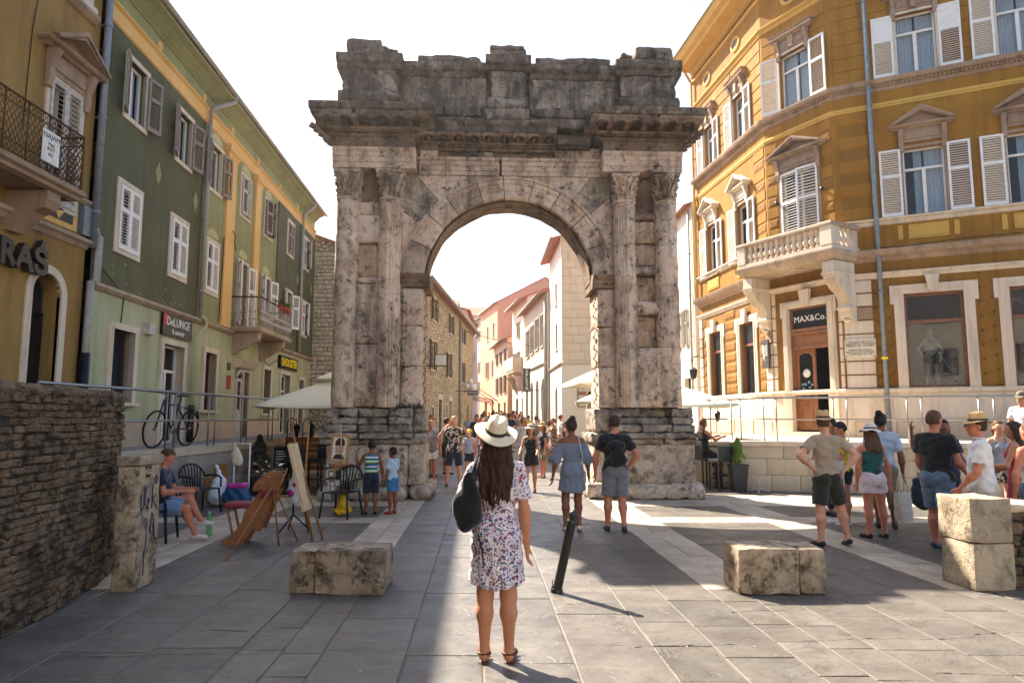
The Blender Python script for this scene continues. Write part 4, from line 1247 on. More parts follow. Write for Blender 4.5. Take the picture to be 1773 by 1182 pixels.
zr = [2.47 + i * .379 for i in range(9)]
for k in range(8):
 for F_, a, b, hs in ((FR, .80, LFR, shopR), (FL, -LL + .35, -.42, shopL)):
  for g0, g1 in gaps(a, b, hs, .31 if F_ is FR else .30):
   rust(F_, g0, g1, zr[k], zr[k + 1], 'ochre_rough', .03, rough=True)
 for F_, a, b in ((FR, .02, .78), (FL, -.42, -.02), (FL, -LL + .02, -LL + .34)):
  rust(F_, a, b, zr[k], zr[k + 1], 'trim_dirty' if random.random() < .22 else 'trim_stone', .05)
 for a, b in ((.0, .16), (LC - .14, LC)):
  rust(FC, a, b, zr[k], zr[k + 1], 'trim_stone', .03)
zm = [7.2 + i * .355 for i in range(10)]
for k in range(9):
 rough = k % 2 == 1
 for F_, a, b in ((FR, .12, .92), (FL, -.80, -.06), (FC, 1.98 + .02, LC - .02), (FC, .02, .46), (FL, -LL + .05, -LL + .5)):
  rust(F_, a, b, zm[k], zm[k + 1], 'yellow_plaster' if not rough else 'ochre_rough', .022, rough=rough)
zt = [11.27 + i * .40 for i in range(8)]
for k in range(7):
 for F_, a, b, hs, pd in ((FR, .08, LFR, topR, .12), (FC, .05, LC - .05, topC, .12), (FL, -LL + .05, -.05, topL, .12)):
  for g0, g1 in gaps(a, b, hs, pd):
   if zt[k] > 12.9 and False: continue
   rust(F_, g0, g1, zt[k], zt[k + 1], 'yellow_plaster', .02)
for c in RW:
 for a, b in ((c - .46, c + .48), (c - .72, c - .6), (c + .60, c + .72)):
  mb = MB(); mb.box(a, b, -.03, 0, 6.54, 6.94)
  if b - a > .3: mb.box(a + .06, b - .06, -.045, -.03, 6.6, 6.88)
  FR.part('panel', mb, 'yellow_panel')
for c in LW:
 mb = MB(); mb.box(c - .5, c + .5, -.03, 0, 6.5, 6.9); mb.box(c - .44, c + .44, -.045, -.03, 6.56, 6.84); FL.part('panel', mb, 'yellow_panel')
def ywin(F_, c, w, z, h, kind, top, la=178, ra=178, lw=.53, sol=False):
 win = casement(F_, c, z, w, h, 'white_paint', .17, transom=h * .30, curtain=1 if top else 2, back='dark_room', fw=.055)
 surround(win, w, h, .075, 'trim_dirty' if not top else 'trim_stone', .03, sill=.06)
 shutters(win, w + .10, h, 'white_paint', la, ra, lw=lw, y=-.06, pitch=.06, split=.60, solid_top=sol)
 return win
for i, c in enumerate(RW):
 ywin(FR, c, 1.0, 7.2, 1.9, 'm', False); pediment(FR, c, 9.62, 1.35, 'trim_dirty', .44, .22)
 ywin(FR, c, 1.0, 11.25, 1.8, 't', True, sol=(i == 0)); pediment(FR, c, 13.50, 1.35, 'trim_dirty', .4, .2, flat=True)
for c in LW:
 ywin(FL, c, .88, 7.05, 1.95, 'm', False, 175, 178, .48); pediment(FL, c, 9.5, 1.2, 'trim_stone', .42, .22)
 ywin(FL, c, .88, 11.2, 1.75, 't', True, 175, 178, .48); pediment(FL, c, 13.40, 1.25, 'trim_dirty', .4, .2, flat=True)
ywin(FC, 1.22, 1.07, 11.25, 1.8, 't', True, 160, 178, .53); pediment(FC, 1.22, 13.5, 1.35, 'trim_dirty', .4, .2, flat=True)
win = casement(FC, 1.21, 7.1, 1.3, 2.1, 'white_paint', .17, name='balcony_door')
surround(win, 1.3, 2.1, .08, 'trim_dirty'); shutters(win, 1.3, 2.1, 'white_paint', 4, 12, lw=.65, y=-.03, pitch=.085, split=.55)
pediment(FC, 1.21, 9.66, 1.75, 'trim_dirty', .42, .24)
for F_, xs_ in ((FL, (-1.75, -4.25)), (FC, (1.2,)), (FR, RW)):
 for x in xs_:
  mb = MB(); K = 20
  for k in range(K):
   t0, t1 = 2 * math.pi * k / K, 2 * math.pi * (k + 1) / K
   a = [(x + rx * math.cos(t), y, 14.86 + rz * math.sin(t)) for rx, rz, y in ((.36, .27, 0), (.34, .25, -.05), (.24, .16, -.05), (.22, .14, .06)) for t in (t0, t1)]
   mb.add(a, [(0, 1, 3, 2), (2, 3, 5, 4), (4, 5, 7, 6)])
  o = F_.part('oval_vent', mb, 'yellow_panel')
  mb = MB(); mb.add([(x + .23 * math.cos(2 * math.pi * k / K), .02 - .03, 14.86 + .15 * math.sin(2 * math.pi * k / K)) for k in range(K)], [tuple(range(K))]); F_.part('vent_opening', mb, 'dark_wood', par=o)
def shopwin(F_, c, w, z, h, sign, t=.24):
 win = casement(F_, c, z, w, h, 'shop_wood', .16, transom=h * .30, mull=False, fw=.075, name='shop_window', glass='shop_glass')
 surround(win, w, h, t, 'trim_stone', .05, sill=.02, ear=.09)
 mb = MB(); mb.prism([(-.10, h + .02), (.10, h + .02), (.17, h + .46), (-.17, h + .46)], 1, -.15, -.05)
 link('keystone', cmesh(('key', h), 'keystone', lambda m_: m_.prism([(-.10, h + .02), (.10, h + .02), (.17, h + .46), (-.17, h + .46)], 1, -.15, -.05), 'trim_stone'), win)
 sgm = cmesh(('fas', w, h), 'fascia_sign', lambda m_: m_.box(-w / 2 + .08, w / 2 - .08, .12, .145, h * .70 + .06, h - .09), 'sign_black')
 s_ = link('fascia_sign', sgm, win)
 if sign:
  link('lettering', text_mesh(sign, .30, 'letter_metal', extrude=.004), s_, Matrix.Translation((0, .115, h * .85)) @ STAND)
 return win
W1 = shopwin(FR, RW[0], 1.38, 2.47, 2.56, '')
shopwin(FR, RW[1], 1.38, 2.47, 2.56, 'MAX&Co.'); shopwin(FR, RW[2], 1.38, 2.47, 2.56, '')
for c in LW:
 shopwin(FL, c, 1.04, 2.42, 2.44, '', .22)
mb = MB(); mb.tube([(1.98, .42, 4.0), (2.72, .42, 2.62)], .02, 4); mb.tube([(2.12, .42, 3.72), (2.85, .42, 4.0)], .02, 4); mb.tube([(2.6, .42, 2.66), (2.88, .42, 2.85)], .02, 4)
plain('pale_blue', '#7fa3b5', .5, bump=0); FR.part('display_bars', mb, 'pale_blue')
dmb = MB()
def doorway(mb):
 a, b = .66, 1.96; z1 = 4.95
 for x0, x1 in ((a - .24, a), (b, b + .24)):
  mb.box(x0, x1, -.07, .2, 2.45, z1); mb.box(x0 + .05, x1 - .05, -.10, -.07, 2.45, z1 + .1)
  mb.box(x0 - .03, x1 + .03, -.13, .2, 1.22, 2.38); mb.box(x0 - .05, x1 + .05, -.15, .2, 2.38, 2.45)
 mb.box(a - .30, b + .30, -.075, .2, z1, z1 + .22); mb.box(a - .30, a - .24, -.075, 0, z1 - .25, z1); mb.box(b + .24, b + .30, -.075, 0, z1 - .25, z1)
 mb.box(a - .22, b + .22, -.10, -.075, z1 + .06, z1 + .16)
doorway(dmb); FC.part('door_surround', dmb, 'trim_stone')
mb = MB(); mb.prism([(1.20, 4.97), (1.42, 4.97), (1.50, 5.45), (1.12, 5.45)], 1, -.2, -.076); FC.part('keystone', mb, 'trim_stone')
sg = FC.box('shop_sign', 'sign_black', .70, 1.92, .05, .10, 4.32, 4.90)
link('lettering', text_mesh('MAX&Co.', .26, 'letter_white', extrude=.004), sg, Matrix.Translation((1.31, .045, 4.60)) @ STAND)
fr = MB(); fr.box(.66, .72, .04, .2, 1.25, 4.95); fr.box(1.90, 1.96, .04, .2, 1.25, 4.95); fr.box(.72, 1.90, .04, .2, 4.9, 4.95)
fr.box(.66, 1.96, .0, .2, 4.22, 4.32); fr.box(.70, 1.92, .06, .2, 3.72, 4.22); fr.box(.68, 1.94, -.02, .2, 4.14, 4.20); fr.box(.68, 1.94, .02, .2, 3.70, 3.78)
dr = FC.part('door_frame', fr, 'wood')
def doorleaf(mb):
 mb.box(.72, .82, .12, .17, 1.3, 3.70); mb.box(1.28, 1.38, .12, .17, 1.3, 3.70); mb.box(.82, 1.28, .12, .17, 1.3, 1.42); mb.box(.82, 1.28, .12, .17, 2.12, 2.24); mb.box(.82, 1.28, .12, .17, 3.62, 3.7)
 K = 8
 for i in range(K):
  t0, t1 = math.pi * i / K, math.pi * (i + 1) / K
  p0 = (1.05 - .23 * math.cos(t0), 3.42 + .16 * math.sin(t0)); p1 = (1.05 - .23 * math.cos(t1), 3.42 + .16 * math.sin(t1))
  mb.quad((p0[0], .12, p0[1]), (p1[0], .12, p1[1]), (p1[0], .12, 3.62), (p0[0], .12, 3.62))
 mb.box(.82, 1.28, .14, .16, 1.42, 2.12); mb.box(.88, 1.22, .125, .14, 1.5, 2.04)
mb = MB(); doorleaf(mb); dl = FC.part('door', mb, 'wood')
mb = MB(); mb.box(.82, 1.28, .143, .15, 2.24, 3.6); FC.part('pane', mb, 'dark_glass', par=dl)
mb = MB()
for x, z in ((.86, 2.62), (.96, 2.62), (1.08, 2.68), (.88, 2.50), (.98, 2.44), (1.1, 2.52), (1.18, 2.6), (1.02, 2.32), (1.14, 2.38)):
 mb.box(x, x + .07, .138, .142, z, z + .07)
FC.part('stickers', mb, 'pale_blue', par=dl, kind='stuff')
mb = MB(); mb.lathe([(0, 0), (.13, 0), (.13, .005), (0, .006)], 16); o = mb.build('round_sticker', 'letter_white', dl, Matrix.Translation((1.05, .138, 2.98)) @ Matrix.Rotation(R(90), 4, 'X'))
mb = MB(); mb.box(.5, 2.1, .3, 2.4, 1.24, 1.25); mb.quad((.5, 2.4, 1.2), (2.1, 2.4, 1.2), (2.1, 2.4, 4), (.5, 2.4, 4)); mb.quad((2.1, .3, 1.2), (2.1, 2.4, 1.2), (2.1, 2.4, 4), (2.1, .3, 4)); mb.quad((.5, .3, 1.2), (.5, 2.4, 1.2), (.5, 2.4, 4), (.5, .3, 4)); FC.part('interior', mb, 'dark_room')
for k in range(2):
 FC.box('step', 'trim_stone', .05 - k * .1, 2.45 + k * .1, -.35 - .32 * k, -.02 - .33 * k, 1.0, 1.25 - .12 * k)
pb = FL.box('poster_board', 'sign_grey', -.42, -.04, -.16, -.11, 3.22, 4.1)
mb = MB(); mb.tube([(-.36, -.165, 3.95), (-.33, -.165, 3.8), (-.30, -.165, 3.6), (-.27, -.165, 3.42)], [.02, .06, .05, .02], 6, flat=.1); mb.tube([(-.3, -.165, 3.9), (-.25, -.165, 3.72)], .03, 5, flat=.2)
for q in range(6): mb.box(-.2, -.09, -.166, -.161, 3.9 - q * .06, 3.92 - q * .06)
mb.build('poster_print', 'paper', pb)
pq = FR.box('plaque', 'plaque', .01, .785, -.10, -.055, 3.32, 3.84)
for i, s_ in enumerate(('U OVOJ JE KUCI BILA SKOLA', 'GDJE JE PREDAVAO ENGLESKI JEZIK', 'KNJIZEVNIK 1904 - 1905 GODINE', '', 'IN QUESTO EDIFICIO AVEVA', 'SEDE LA SCUOLA DOVE INSEGNO', 'LO SCRITTORE 1904 - 1905')):
 if s_:
  link('lettering', text_mesh(s_, .047, 'letter_black', extrude=.001, bold=.001), pq, Matrix.Translation((.40, -.103, 3.76 - i * .058)) @ STAND)
mb = MB()
for x in (.05, .745):
 for z in (3.36, 3.80): mb.box(x - .012, x + .012, -.115, -.1, z - .012, z + .012)
mb.build('plaque_screw', 'black_iron', pq, kind='stuff')
mb = MB()
mb.box(.86, .0 + .97, -.10, -.07, 2.45, 5.4) if False else None
downpipe(FR, .98, 1.1, 15.9, 'grey_metal', .062, -.12)
downpipe(FL, -LL + .12, 6.4, 15.4, 'yellow_panel', .055, -.12)
mb = MB(); mb.tube([(-LL + .12, -.12, 15.4), (-LL + .12, -.35, 15.8), (-LL + .12, -.75, 16.3)], .055, 8); FL.part('gutter_outlet', mb, 'yellow_panel')
FR.box('pipe_collar', 'letter_yellow', .905, 1.055, -.19, -.05, 3.25, 3.31)
mb = MB(); mb.tube([(1.04, -.1, 6.35), (1.6, -.28, 6.30), (3.0, -.28, 6.36), (8, -.28, 6.34)], .012, 4); FR.part('cable', mb, 'black_iron')
for a, b in ((.10, .74), (1.1, 2.0), (2.02, 3.4), (3.42, 4.9), (4.92, 6.4), (6.42, 8.5)):
 rust(FR, a, b, 1.66, 2.30, 'trim_stone', .075, 'plinth_slab', gap=.01)
 rust(FR, a, b, 1.05, 1.64, 'plinth_plaster', .10, 'plinth_slab', rough=True, gap=.01)
for a, b in ((-LL + .1, -4.2), (-4.18, -2.7), (-2.68, -1.3), (-1.28, -.05)):
 rust(FL, a, b, 1.66, 2.30, 'trim_stone', .075, 'plinth_slab', gap=.01); rust(FL, a, b, 1.05, 1.64, 'plinth_plaster', .10, 'plinth_slab', rough=True, gap=.01)
# ---- stone balcony on scroll consoles
U0, U1, PR = -.42, 2.83, .93
mb = MB(); bp_ = [(U0, .35), (U0, -PR), (U1, -PR), (U1, .35)]
mb.sweep(bp_, [(-.6, 5.98), (-.10, 6.0), (-.02, 6.06), (.02, 6.12), (.08, 6.16), (.10, 6.24), (.10, 6.28), (-.6, 6.30)])
mb.box(U0 + .1, U1 - .1, -PR + .1, .1, 6.0, 6.29); FC.part('balcony_slab', mb, 'ledge_stone')
mb = MB(); mb.sweep(bp_, [(-.16, 6.29), (.02, 6.30), (.02, 6.40), (-.16, 6.42)]); FC.part('balcony_kerb', mb, 'trim_stone')
mb = MB(); mb.sweep(bp_, [(-.19, 6.93), (.03, 6.93), (.06, 6.97), (.06, 7.02), (.03, 7.06), (-.19, 7.07)]); FC.part('balcony_rail', mb, 'ledge_stone')
bal = MB(); bal.lathe([(.035, 0), (.075, .01), (.075, .05), (.05, .07), (.045, .10), (.085, .16), (.095, .21), (.08, .27), (.05, .33), (.04, .37), (.06, .42), (.06, .44), (.07, .46), (.07, .52)], 12)
bme = bal.mesh('baluster', 'trim_stone')
for x0, x1, yy in ((U0 + .32, U1 - .36, -PR + .08),):
 n = 13
 for i in range(n):
  FC.put('baluster', bme, x0 + (x1 - x0) * (i + .5) / n, yy, 6.41)
for xx in (U0 + .08, U1 - .08):
 for yy in (-PR + .42, -PR + .62, -PR + .82):
  FC.put('baluster', bme, xx, yy, 6.41)
for x, w_, d_ in ((U0 + .12, .30, .26), (U1 - .15, .36, .30)):
 mb = MB(); mb.box(x - w_ / 2, x + w_ / 2, -PR - .03, -PR + d_, 6.41, 6.93); FC.part('balcony_pier', mb, 'trim_stone')
for x in (U0 + .14, U1 - .14):
 mb = MB(); mb.box(x - .12, x + .12, .05, .33, 6.41, 6.93); FC.part('balcony_pier', mb, 'trim_stone')
def console(mb, x):
 w = .17
 pts = [(.12, 5.98), (-.82, 5.98), (-.84, 5.60), (-.80, 5.52), (-.74, 5.50), (-.66, 5.36), (-.52, 5.22), (-.36, 5.14), (-.24, 5.0), (-.20, 4.84), (-.22, 4.70), (-.16, 4.62), (-.16, 4.50), (-.08, 4.40), (.12, 4.34)]
 mb.prism(pts, 0, x - w, x + w)
 for sgn in (-1, 1):
  for (cy, cz, r0) in ((-.62, 5.76, .11), (-.46, 5.40, .13), (-.20, 5.30, .08), (-.14, 4.75, .06), (-.25, 5.62, .10)):
   q = [(x + sgn * w, cy + r0 * (1 - k / 16) * math.cos(k * .8), cz + r0 * (1 - k / 16) * math.sin(k * .8)) for k in range(15)]
   mb.tube(q, .017, 5)
 for k in range(5):
  xx = x - w + .04 + k * (2 * w - .08) / 4
  mb.tube([(xx, -.84, 5.60), (xx, -.76, 5.49), (xx, -.66, 5.35), (xx, -.52, 5.21), (xx, -.36, 5.13), (xx, -.24, 5.0), (xx, -.20, 4.84)], .022, 5)
 mb.sweep([(x - w, .1), (x - w, -.82), (x + w, -.82), (x + w, .1)], [(0, 5.60), (.03, 5.61), (.04, 5.66), (.0, 5.67)])
 mb.sweep([(x - w, .1), (x - w, -.22), (x + w, -.22), (x + w, .1)], [(0, 4.66), (.03, 4.68), (.03, 4.72), (.0, 4.73)])
 mb.lathe([(0, -.09), (.05, -.08), (.10, -.02), (.12, 0), (0, .01)], 10, (x, -.06, 4.38))
for x in (-.20, 2.60):
 mb = MB(); console(mb, x); FC.part('scroll_console', mb, 'trim_stone')
mb = MB()
for k in range(9):
 mb.tube([(1.2 + .05 * k * math.cos(k), -.5 + .03 * k * math.sin(k), 5.985), (1.25 + .06 * k * math.cos(k + 1), -.5 + .03 * k * math.sin(k + 1), 5.975)], .02, 4)
FC.part('soffit_rosette', mb, 'trim_stone')
for x in (.42, 2.02):
 mb = MB(); mb.tube([(x, 0, 8.35), (x, -.12, 8.35)], [.04, .05], 8); FC.part('lamp', mb, 'black_iron')
# =================================================================== beyond the arch
def simple_block(name, label, near, far, zb, zt, wallm, depth=7, over=.35, right=False, roof='roof_tile', front=None, ridge=1.2):
 "a street house: street face near->far, front (camera-facing) gable, eaves, roof"
 near, far = Vector(near), Vector(far)
 b = thing(name, label, 'building', (near.x, near.y, 0))
 d = (far - near).normalized(); L = (far - near).length
 if right: F_ = Fac(b, near, near - d)
 else: F_ = Fac(b, near, far)
 return b, F_, L
def house(name, label, near, far, zt, wallm, wins, right, depth=7.0, over=.35, wx=.6, front='same', z0=-.2, ridge=1.3, shut=None, eave_m='trim_dirty', low=None):
 b, F_, L = simple_block(name, label, near, far, 0, zt, wallm, right=right)
 X0, X1 = (-L, 0) if right else (0, L)
 s = -1 if right else 1
 holes = [(s * u - w / 2, s * u + w / 2, z, z + h) + ((w / 2 * .9,) if len(k) > 1 and k[1] == 'a' else ()) for u, z, w, h, k in wins]
 if low:
  mb = MB(); wall(mb, X0, X1, z0, low[0], [h for h in holes if h[3] <= low[0] + .01], .2, -.02); F_.part('ground_wall', mb, low[1])
  mb = MB(); wall(mb, X0, X1, low[0], zt, [h for h in holes if h[2] >= low[0] - .01], .2); F_.part('wall', mb, wallm)
  mb = MB(); mb.sweep([(X0, 0), (X1, 0)], [(0, low[0] - .12), (.06, low[0] - .1), (.14, low[0] - .03), (.14, low[0]), (0, low[0] + .03)]); F_.part('string_course', mb, 'trim_stone')
 else:
  mb = MB(); wall(mb, X0, X1, z0, zt, holes, .2); F_.part('wall', mb, wallm)
 fx = X1 if right else X0; bx = X0 if right else X1
 if front:
  mb = MB(); mb.quad((fx, 0, z0), (fx, depth, z0), (fx, depth, zt), (fx, 0, zt)); mb.add([(fx, 0, zt), (fx, depth, zt), (fx, depth / 2, zt + ridge)], [(0, 1, 2)])
  F_.part('gable_wall', mb, wallm if front == 'same' else front)
 mb = MB(); mb.quad((bx, 0, z0), (bx, depth, z0), (bx, depth, zt), (bx, 0, zt)); mb.add([(bx, 0, zt), (bx, depth, zt), (bx, depth / 2, zt + ridge)], [(0, 1, 2)]); mb.quad((X0, depth, z0), (X1, depth, z0), (X1, depth, zt), (X0, depth, zt)); F_.part('back_wall', mb, wallm)
 mb = MB(); sl = ridge / (depth / 2); mb.add([(X0 - .15, -over, zt - over * sl + .02), (X1 + .15, -over, zt - over * sl + .02), (X1 + .15, depth / 2, zt + ridge + .02), (X0 - .15, depth / 2, zt + ridge + .02),
   (X0 - .15, -over, zt - over * sl - .09), (X1 + .15, -over, zt - over * sl - .09), (X1 + .15, depth / 2, zt + ridge - .09), (X0 - .15, depth / 2, zt + ridge - .09), (X0 - .15, depth + over, zt - over * sl + .02), (X1 + .15, depth + over, zt - over * sl + .02)],
  [(0, 1, 2, 3), (4, 7, 6, 5), (0, 4, 5, 1), (0, 3, 7, 4), (1, 5, 6, 2), (3, 2, 9, 8)]); F_.part('roof', mb, roof_m(name))
 mb = MB(); mb.tube([(X0 - .15, -over - .04, zt - over * sl), (X1 + .15, -over - .04, zt - over * sl)], .07, 6); F_.part('gutter', mb, 'grey_pipe')
 for u, z, w, h, k in wins:
  if k[0] == 'o':
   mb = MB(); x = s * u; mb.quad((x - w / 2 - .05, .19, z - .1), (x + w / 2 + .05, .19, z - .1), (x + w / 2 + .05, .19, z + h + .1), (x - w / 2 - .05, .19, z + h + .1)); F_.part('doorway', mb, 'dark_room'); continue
  win = casement(F_, s * u, z, w, h, 'white_paint' if k[0] != 's' else 'dark_brown_paint', .12, glass='dark_glass')
  if k[0] in 'cs' and shut: shutters(win, w, h, shut, 176, 176, lw=w / 2, y=-.05, pitch=.12)
  surround(win, w, h, .08, 'trim_stone', .02, sill=.08)
 return b, F_, L
def roof_m(n): return 'roof_tile'
m, n = mk('rubble', .95, 0, .2)
v = n.pos((1, 1, 1.7)); vv = n.vor(v, 4.2, out=1); cell = n.ramp(vv, [(0, '#b39e80'), (.5, '#cfbb9b'), (1, '#e2d2b6')])
ed = n.vor(v, 4.2, 'DISTANCE_TO_EDGE'); c = n.mix(n.ramp(ed, [(.02, 0), (.09, 1)]), '#7a6b57', cell); n.col(n.mix(.5, c, n.mix(1.0, c, n.ramp(n.noise(v, 9, 6, .7), [(.3, .5), (.7, 1.3)]), 'MULTIPLY')))
n.bump(n.math('ADD', n.ramp(ed, [(0, 0), (.15, 1)]), n.math('MULTIPLY', n.noise(v, 20, 4), .5)), 1.0, .06)
SB, Fs, Ls = house('rubble_stone_house', 'rubble stone house with brown shutters on the left of the street behind the arch', (-3.65, 27), (-2.65, 45.5), 7.45, 'rubble',
 [(2.6, 3.75, .85, 1.25, 'c'), (7.4, 3.7, .85, 1.2, 'c'), (2.9, 5.95, .8, 1.0, 'c'), (8.1, 6.0, .8, .95, 'c'), (4.9, .1, 1.0, 2.4, 'o'), (8.2, .1, 1.1, 2.4, 'o'), (3.0, .9, .6, 1.2, 'w'), (13.0, 3.7, .85, 1.2, 'c'), (13.2, 6.0, .8, .95, 'c'), (12.5, .1, 1.1, 2.3, 'o'), (16, .1, 1.1, 2.3, 'o')],
 False, depth=9.0, ridge=1.7, shut='dark_brown_paint', over=.4)
downpipe(Fs, .25, 0, 7.2, 'dark_brown_paint', .09); downpipe(Fs, 11.6, 0, 7.1, 'grey_pipe', .08)
for u in (4.9, 8.2):
 mb = MB(); mb.box(u - .72, u - .5, -.04, .1, 0, 2.5); mb.box(u + .5, u + .72, -.04, .1, 0, 2.5); mb.box(u - .72, u + .72, -.05, .1, 2.5, 2.75); Fs.part('door_surround', mb, 'trim_stone')
stm = []
for i in range(6):
 mb = MB(); rock(mb, 0, 1, -.5, .5, 0, 1, r=.16, amp=.07, step=.5, seed=i * 5); stm.append(mb.mesh('stone', 'rubble_stone' if 'rubble_stone' in MATS else 'rubble'))
stone('rubble_stone', '#bba98d', '#d3c1a4', '#5a4c3c', amount=.1, streak=.1, pit=.5, fs=2)
for me in stm: me.materials[0] = MATS['rubble_stone']
rs = random.Random(4)
def gableF(): return Fac(SB, (-12.5, 26.99), (-3.65, 26.99))
Fg = gableF()
mb = MB()
z = 0; allm = MB()
cnt = 0
while z < 8.3:
 hgt = rs.uniform(.13, .2); x = 3.6 + rs.uniform(0, .1)
 while x < 8.80:
  w = rs.uniform(.16, .38)
  roof_z = 7.45 + (8.85 - x) * .37
  if z + hgt < roof_z - .05:
   near_edge = (x < 5.6 and z > 2.0)
   if near_edge and cnt < 300:
    o = link('stone', stm[rs.randrange(6)], SB, Fg.M @ Matrix.Translation((x, -.0, z)) @ Matrix.Diagonal((w - .02, .09, hgt - .02, 1))); cnt += 1
   elif x > 8.2:
    rock(allm, x, min(x + w - .02, 8.83), -.04, .02, z, z + hgt - .02, r=.02, amp=.008, step=.3)
  x += w
 z += hgt
allm.build('stones', 'rubble_stone', SB, Fg.M, kind='stuff')
TB, Ft, Lt = house('tall_limestone_building', 'tall pale ashlar stone building with white rendered ground floor right of the street', (2.81, 38), (2.5, 44.5), 12.0, 'white_wall',
 [(2.6, 5.7, .9, 1.5, 'w'), (2.6, 8.4, .9, 1.3, 'w'), (2.8, .5, 1.3, 3.0, 'oa')], True, depth=9, ridge=1.2, over=.55, front=None, low=(4.72, 'white_wall'))
Fq = Fac(TB, (2.81, 38), (11.81, 38))
mb = MB(); mb.quad((0, .0, -.1), (9, 0, -.1), (9, 0, 4.6), (0, 0, 4.6)); Fq.part('ground_wall', mb, 'white_wall')
mb = MB(); mb.quad((0, .0, 4.6), (9, 0, 4.6), (9, 0, 12.1), (0, 0, 12.1)); mb.add([(0, 0, 12.1), (9, 0, 12.1), (4.5, 0, 13.2)], [(0, 1, 2)]); Fq.part('gable_wall', mb, 'cream_wall')
mb = MB(); mb.sweep([(0, 0), (9, 0)], [(0, 4.6), (.05, 4.62), (.12, 4.70), (.12, 4.76), (0, 4.8)]); Fq.part('string_course', mb, 'trim_stone')
mb = MB(); mb.sweep([(-.05, 0), (9, 0)], [(0, 11.7), (.08, 11.75), (.15, 11.95), (.45, 12.0), (.5, 12.15), (0, 12.2)]); Fq.part('cornice', mb, 'trim_stone')
rk = random.Random(8); z = 4.85; k = 0
while z < 11.4:
 x = -.0 if k % 2 else -.45
 while x < 3.6:
  w = rk.choice((.8, .9, 1.05)); a, b_ = max(x, 0.005), x + w
  key = ('ash', round(b_ - a, 2))
  me = cmesh(key, 'ashlar_block', lambda m_: rock(m_, .008, b_ - a - .008, -.035, .02, .008, .472, r=.01, amp=.003, step=.5), 'cream_wall')
  link('ashlar_block', me, TB, Fq.M @ Matrix.Translation((a, 0, z)))
  x += w
 z += .48; k += 1
mb = MB(); mb.box(.85, 1.7, -.09, -.02, 2.25, 3.75); o = Fq.part('menu_board', mb, 'wood')
mb = MB(); mb.box(.9, 1.65, -.10, -.09, 3.1, 3.7); mb.box(.9, 1.65, -.10, -.09, 2.3, 2.9); Fq.part('board_face', mb, 'cream_wall', par=o)
mb = MB(); mb.tube([(.98, -.11, 3.3), (1.2, -.11, 3.42), (1.45, -.11, 3.4), (1.6, -.11, 3.55)], [.01, .05, .03, .01], 5, flat=.2); mb.tube([(1.2, -.11, 3.4), (1.1, -.11, 3.2)], .012, 4); Fq.part('board_emblem', mb, 'dark_wood', par=o)
HB, Fb, Lb = house('arched_shop_house', 'cream house with tall louvred shutters above white arches, right of the street', (2.3, 44.5), (.93, 55.3), 10.1, 'cream_wall',
 [(1.8, 6.5, .95, 2.2, 'c'), (4.0, 6.5, .95, 2.2, 'c'), (6.2, 6.4, .95, 2.1, 'c'), (8.4, 6.3, .95, 2.1, 'c'), (1.4, .3, 1.3, 4.0, 'oa'), (3.9, .3, 1.3, 4.0, 'oa'), (6.4, .3, 1.3, 4.0, 'oa'), (8.8, .3, 1.3, 4.0, 'oa')],
 True, depth=8, ridge=1.6, over=.5, shut='brown_paint', low=(5.3, 'white_wall'))
downpipe(Fb, -.15, 0, 9.9, 'grey_pipe', .09)
sgn = thing('hanging_shop_sign', 'tall dark vertical sign with white letters hanging over the street', 'sign', (1.03, 47.6, 0))
mb = MB(); mb.box(-.25, .25, -.05, .05, 3.45, 5.1)
sgb = mb.build('sign_board', 'sign_grey', sgn, Matrix.Translation((0, 0, 0)))
for i, c_ in enumerate('SPESA'):
 link('lettering', text_mesh(c_, .38, 'letter_white', extrude=.01, bold=.004), sgb, Matrix.Translation((0, -.06, 4.88 - i * .30)) @ STAND)
mb = MB(); mb.tube([(.2, 0, 5.0), (1.0, 0, 5.0)], .03, 6); mb.tube([(.2, 0, 3.55), (1.0, 0, 3.55)], .03, 6); mb.build('sign_bracket', 'black_iron', sgn)
HC, Fcx, Lc = house('white_house_with_balcony', 'narrow white house with stone balcony on the right of the street', (1.28, 55.4), (.04, 62.8), 11.7, 'white_wall',
 [(1.2, 8.0, .9, 1.7, 'w'), (1.6, 5.6, 1.0, 2.0, 'w'), (4.2, 5.6, 1.0, 1.8, 'c'), (6.2, 5.6, .9, 1.8, 'c'), (4.2, 8.6, .9, 1.4, 'c'), (2, .3, 1.3, 3.0, 'o'), (5, .3, 1.3, 3.0, 'o')],
 True, depth=8, ridge=1.6, over=.7, shut='brown_paint')
mb = MB(); mb.box(-6.6, -2.4, -.8, 0, 5.5, 5.7); mb.box(-6.6, -2.4, -.85, -.75, 5.7, 6.8); mb.box(-2.5, -2.4, -.8, 0, 5.7, 6.8); mb.prism([(-.9, 5.2), (0, 5.2), (0, 4.0), (-.3, 4.3), (-.5, 4.9)], 0, -3.2, -2.8); mb.prism([(-.9, 5.2), (0, 5.2), (0, 4.0), (-.3, 4.3), (-.5, 4.9)], 0, -6.2, -5.8); Fcx.part('balcony', mb, 'trim_stone')
HE, Fe, Le = house('small_peach_house', 'small peach coloured house with dark shutters, lower than the salmon one behind it', (-.42, 63.5), (-2.0, 73.8), 9.2, 'peach_wall',
 [(1.3, 7.0, .8, 1.2, 'c'), (4.4, 7.0, .8, 1.2, 'c'), (7.3, 7.0, .8, 1.2, 'c'), (1.5, 4.0, .9, 1.7, 'c'), (4.4, 4.0, .9, 1.7, 'c'), (7.3, 4.0, .9, 1.7, 'c'), (1.8, .7, 1.2, 2.4, 'o'), (6, .7, 1.6, 2.4, 'o')], True, depth=6.0, ridge=1.0, over=.5, shut='dark_brown_paint')
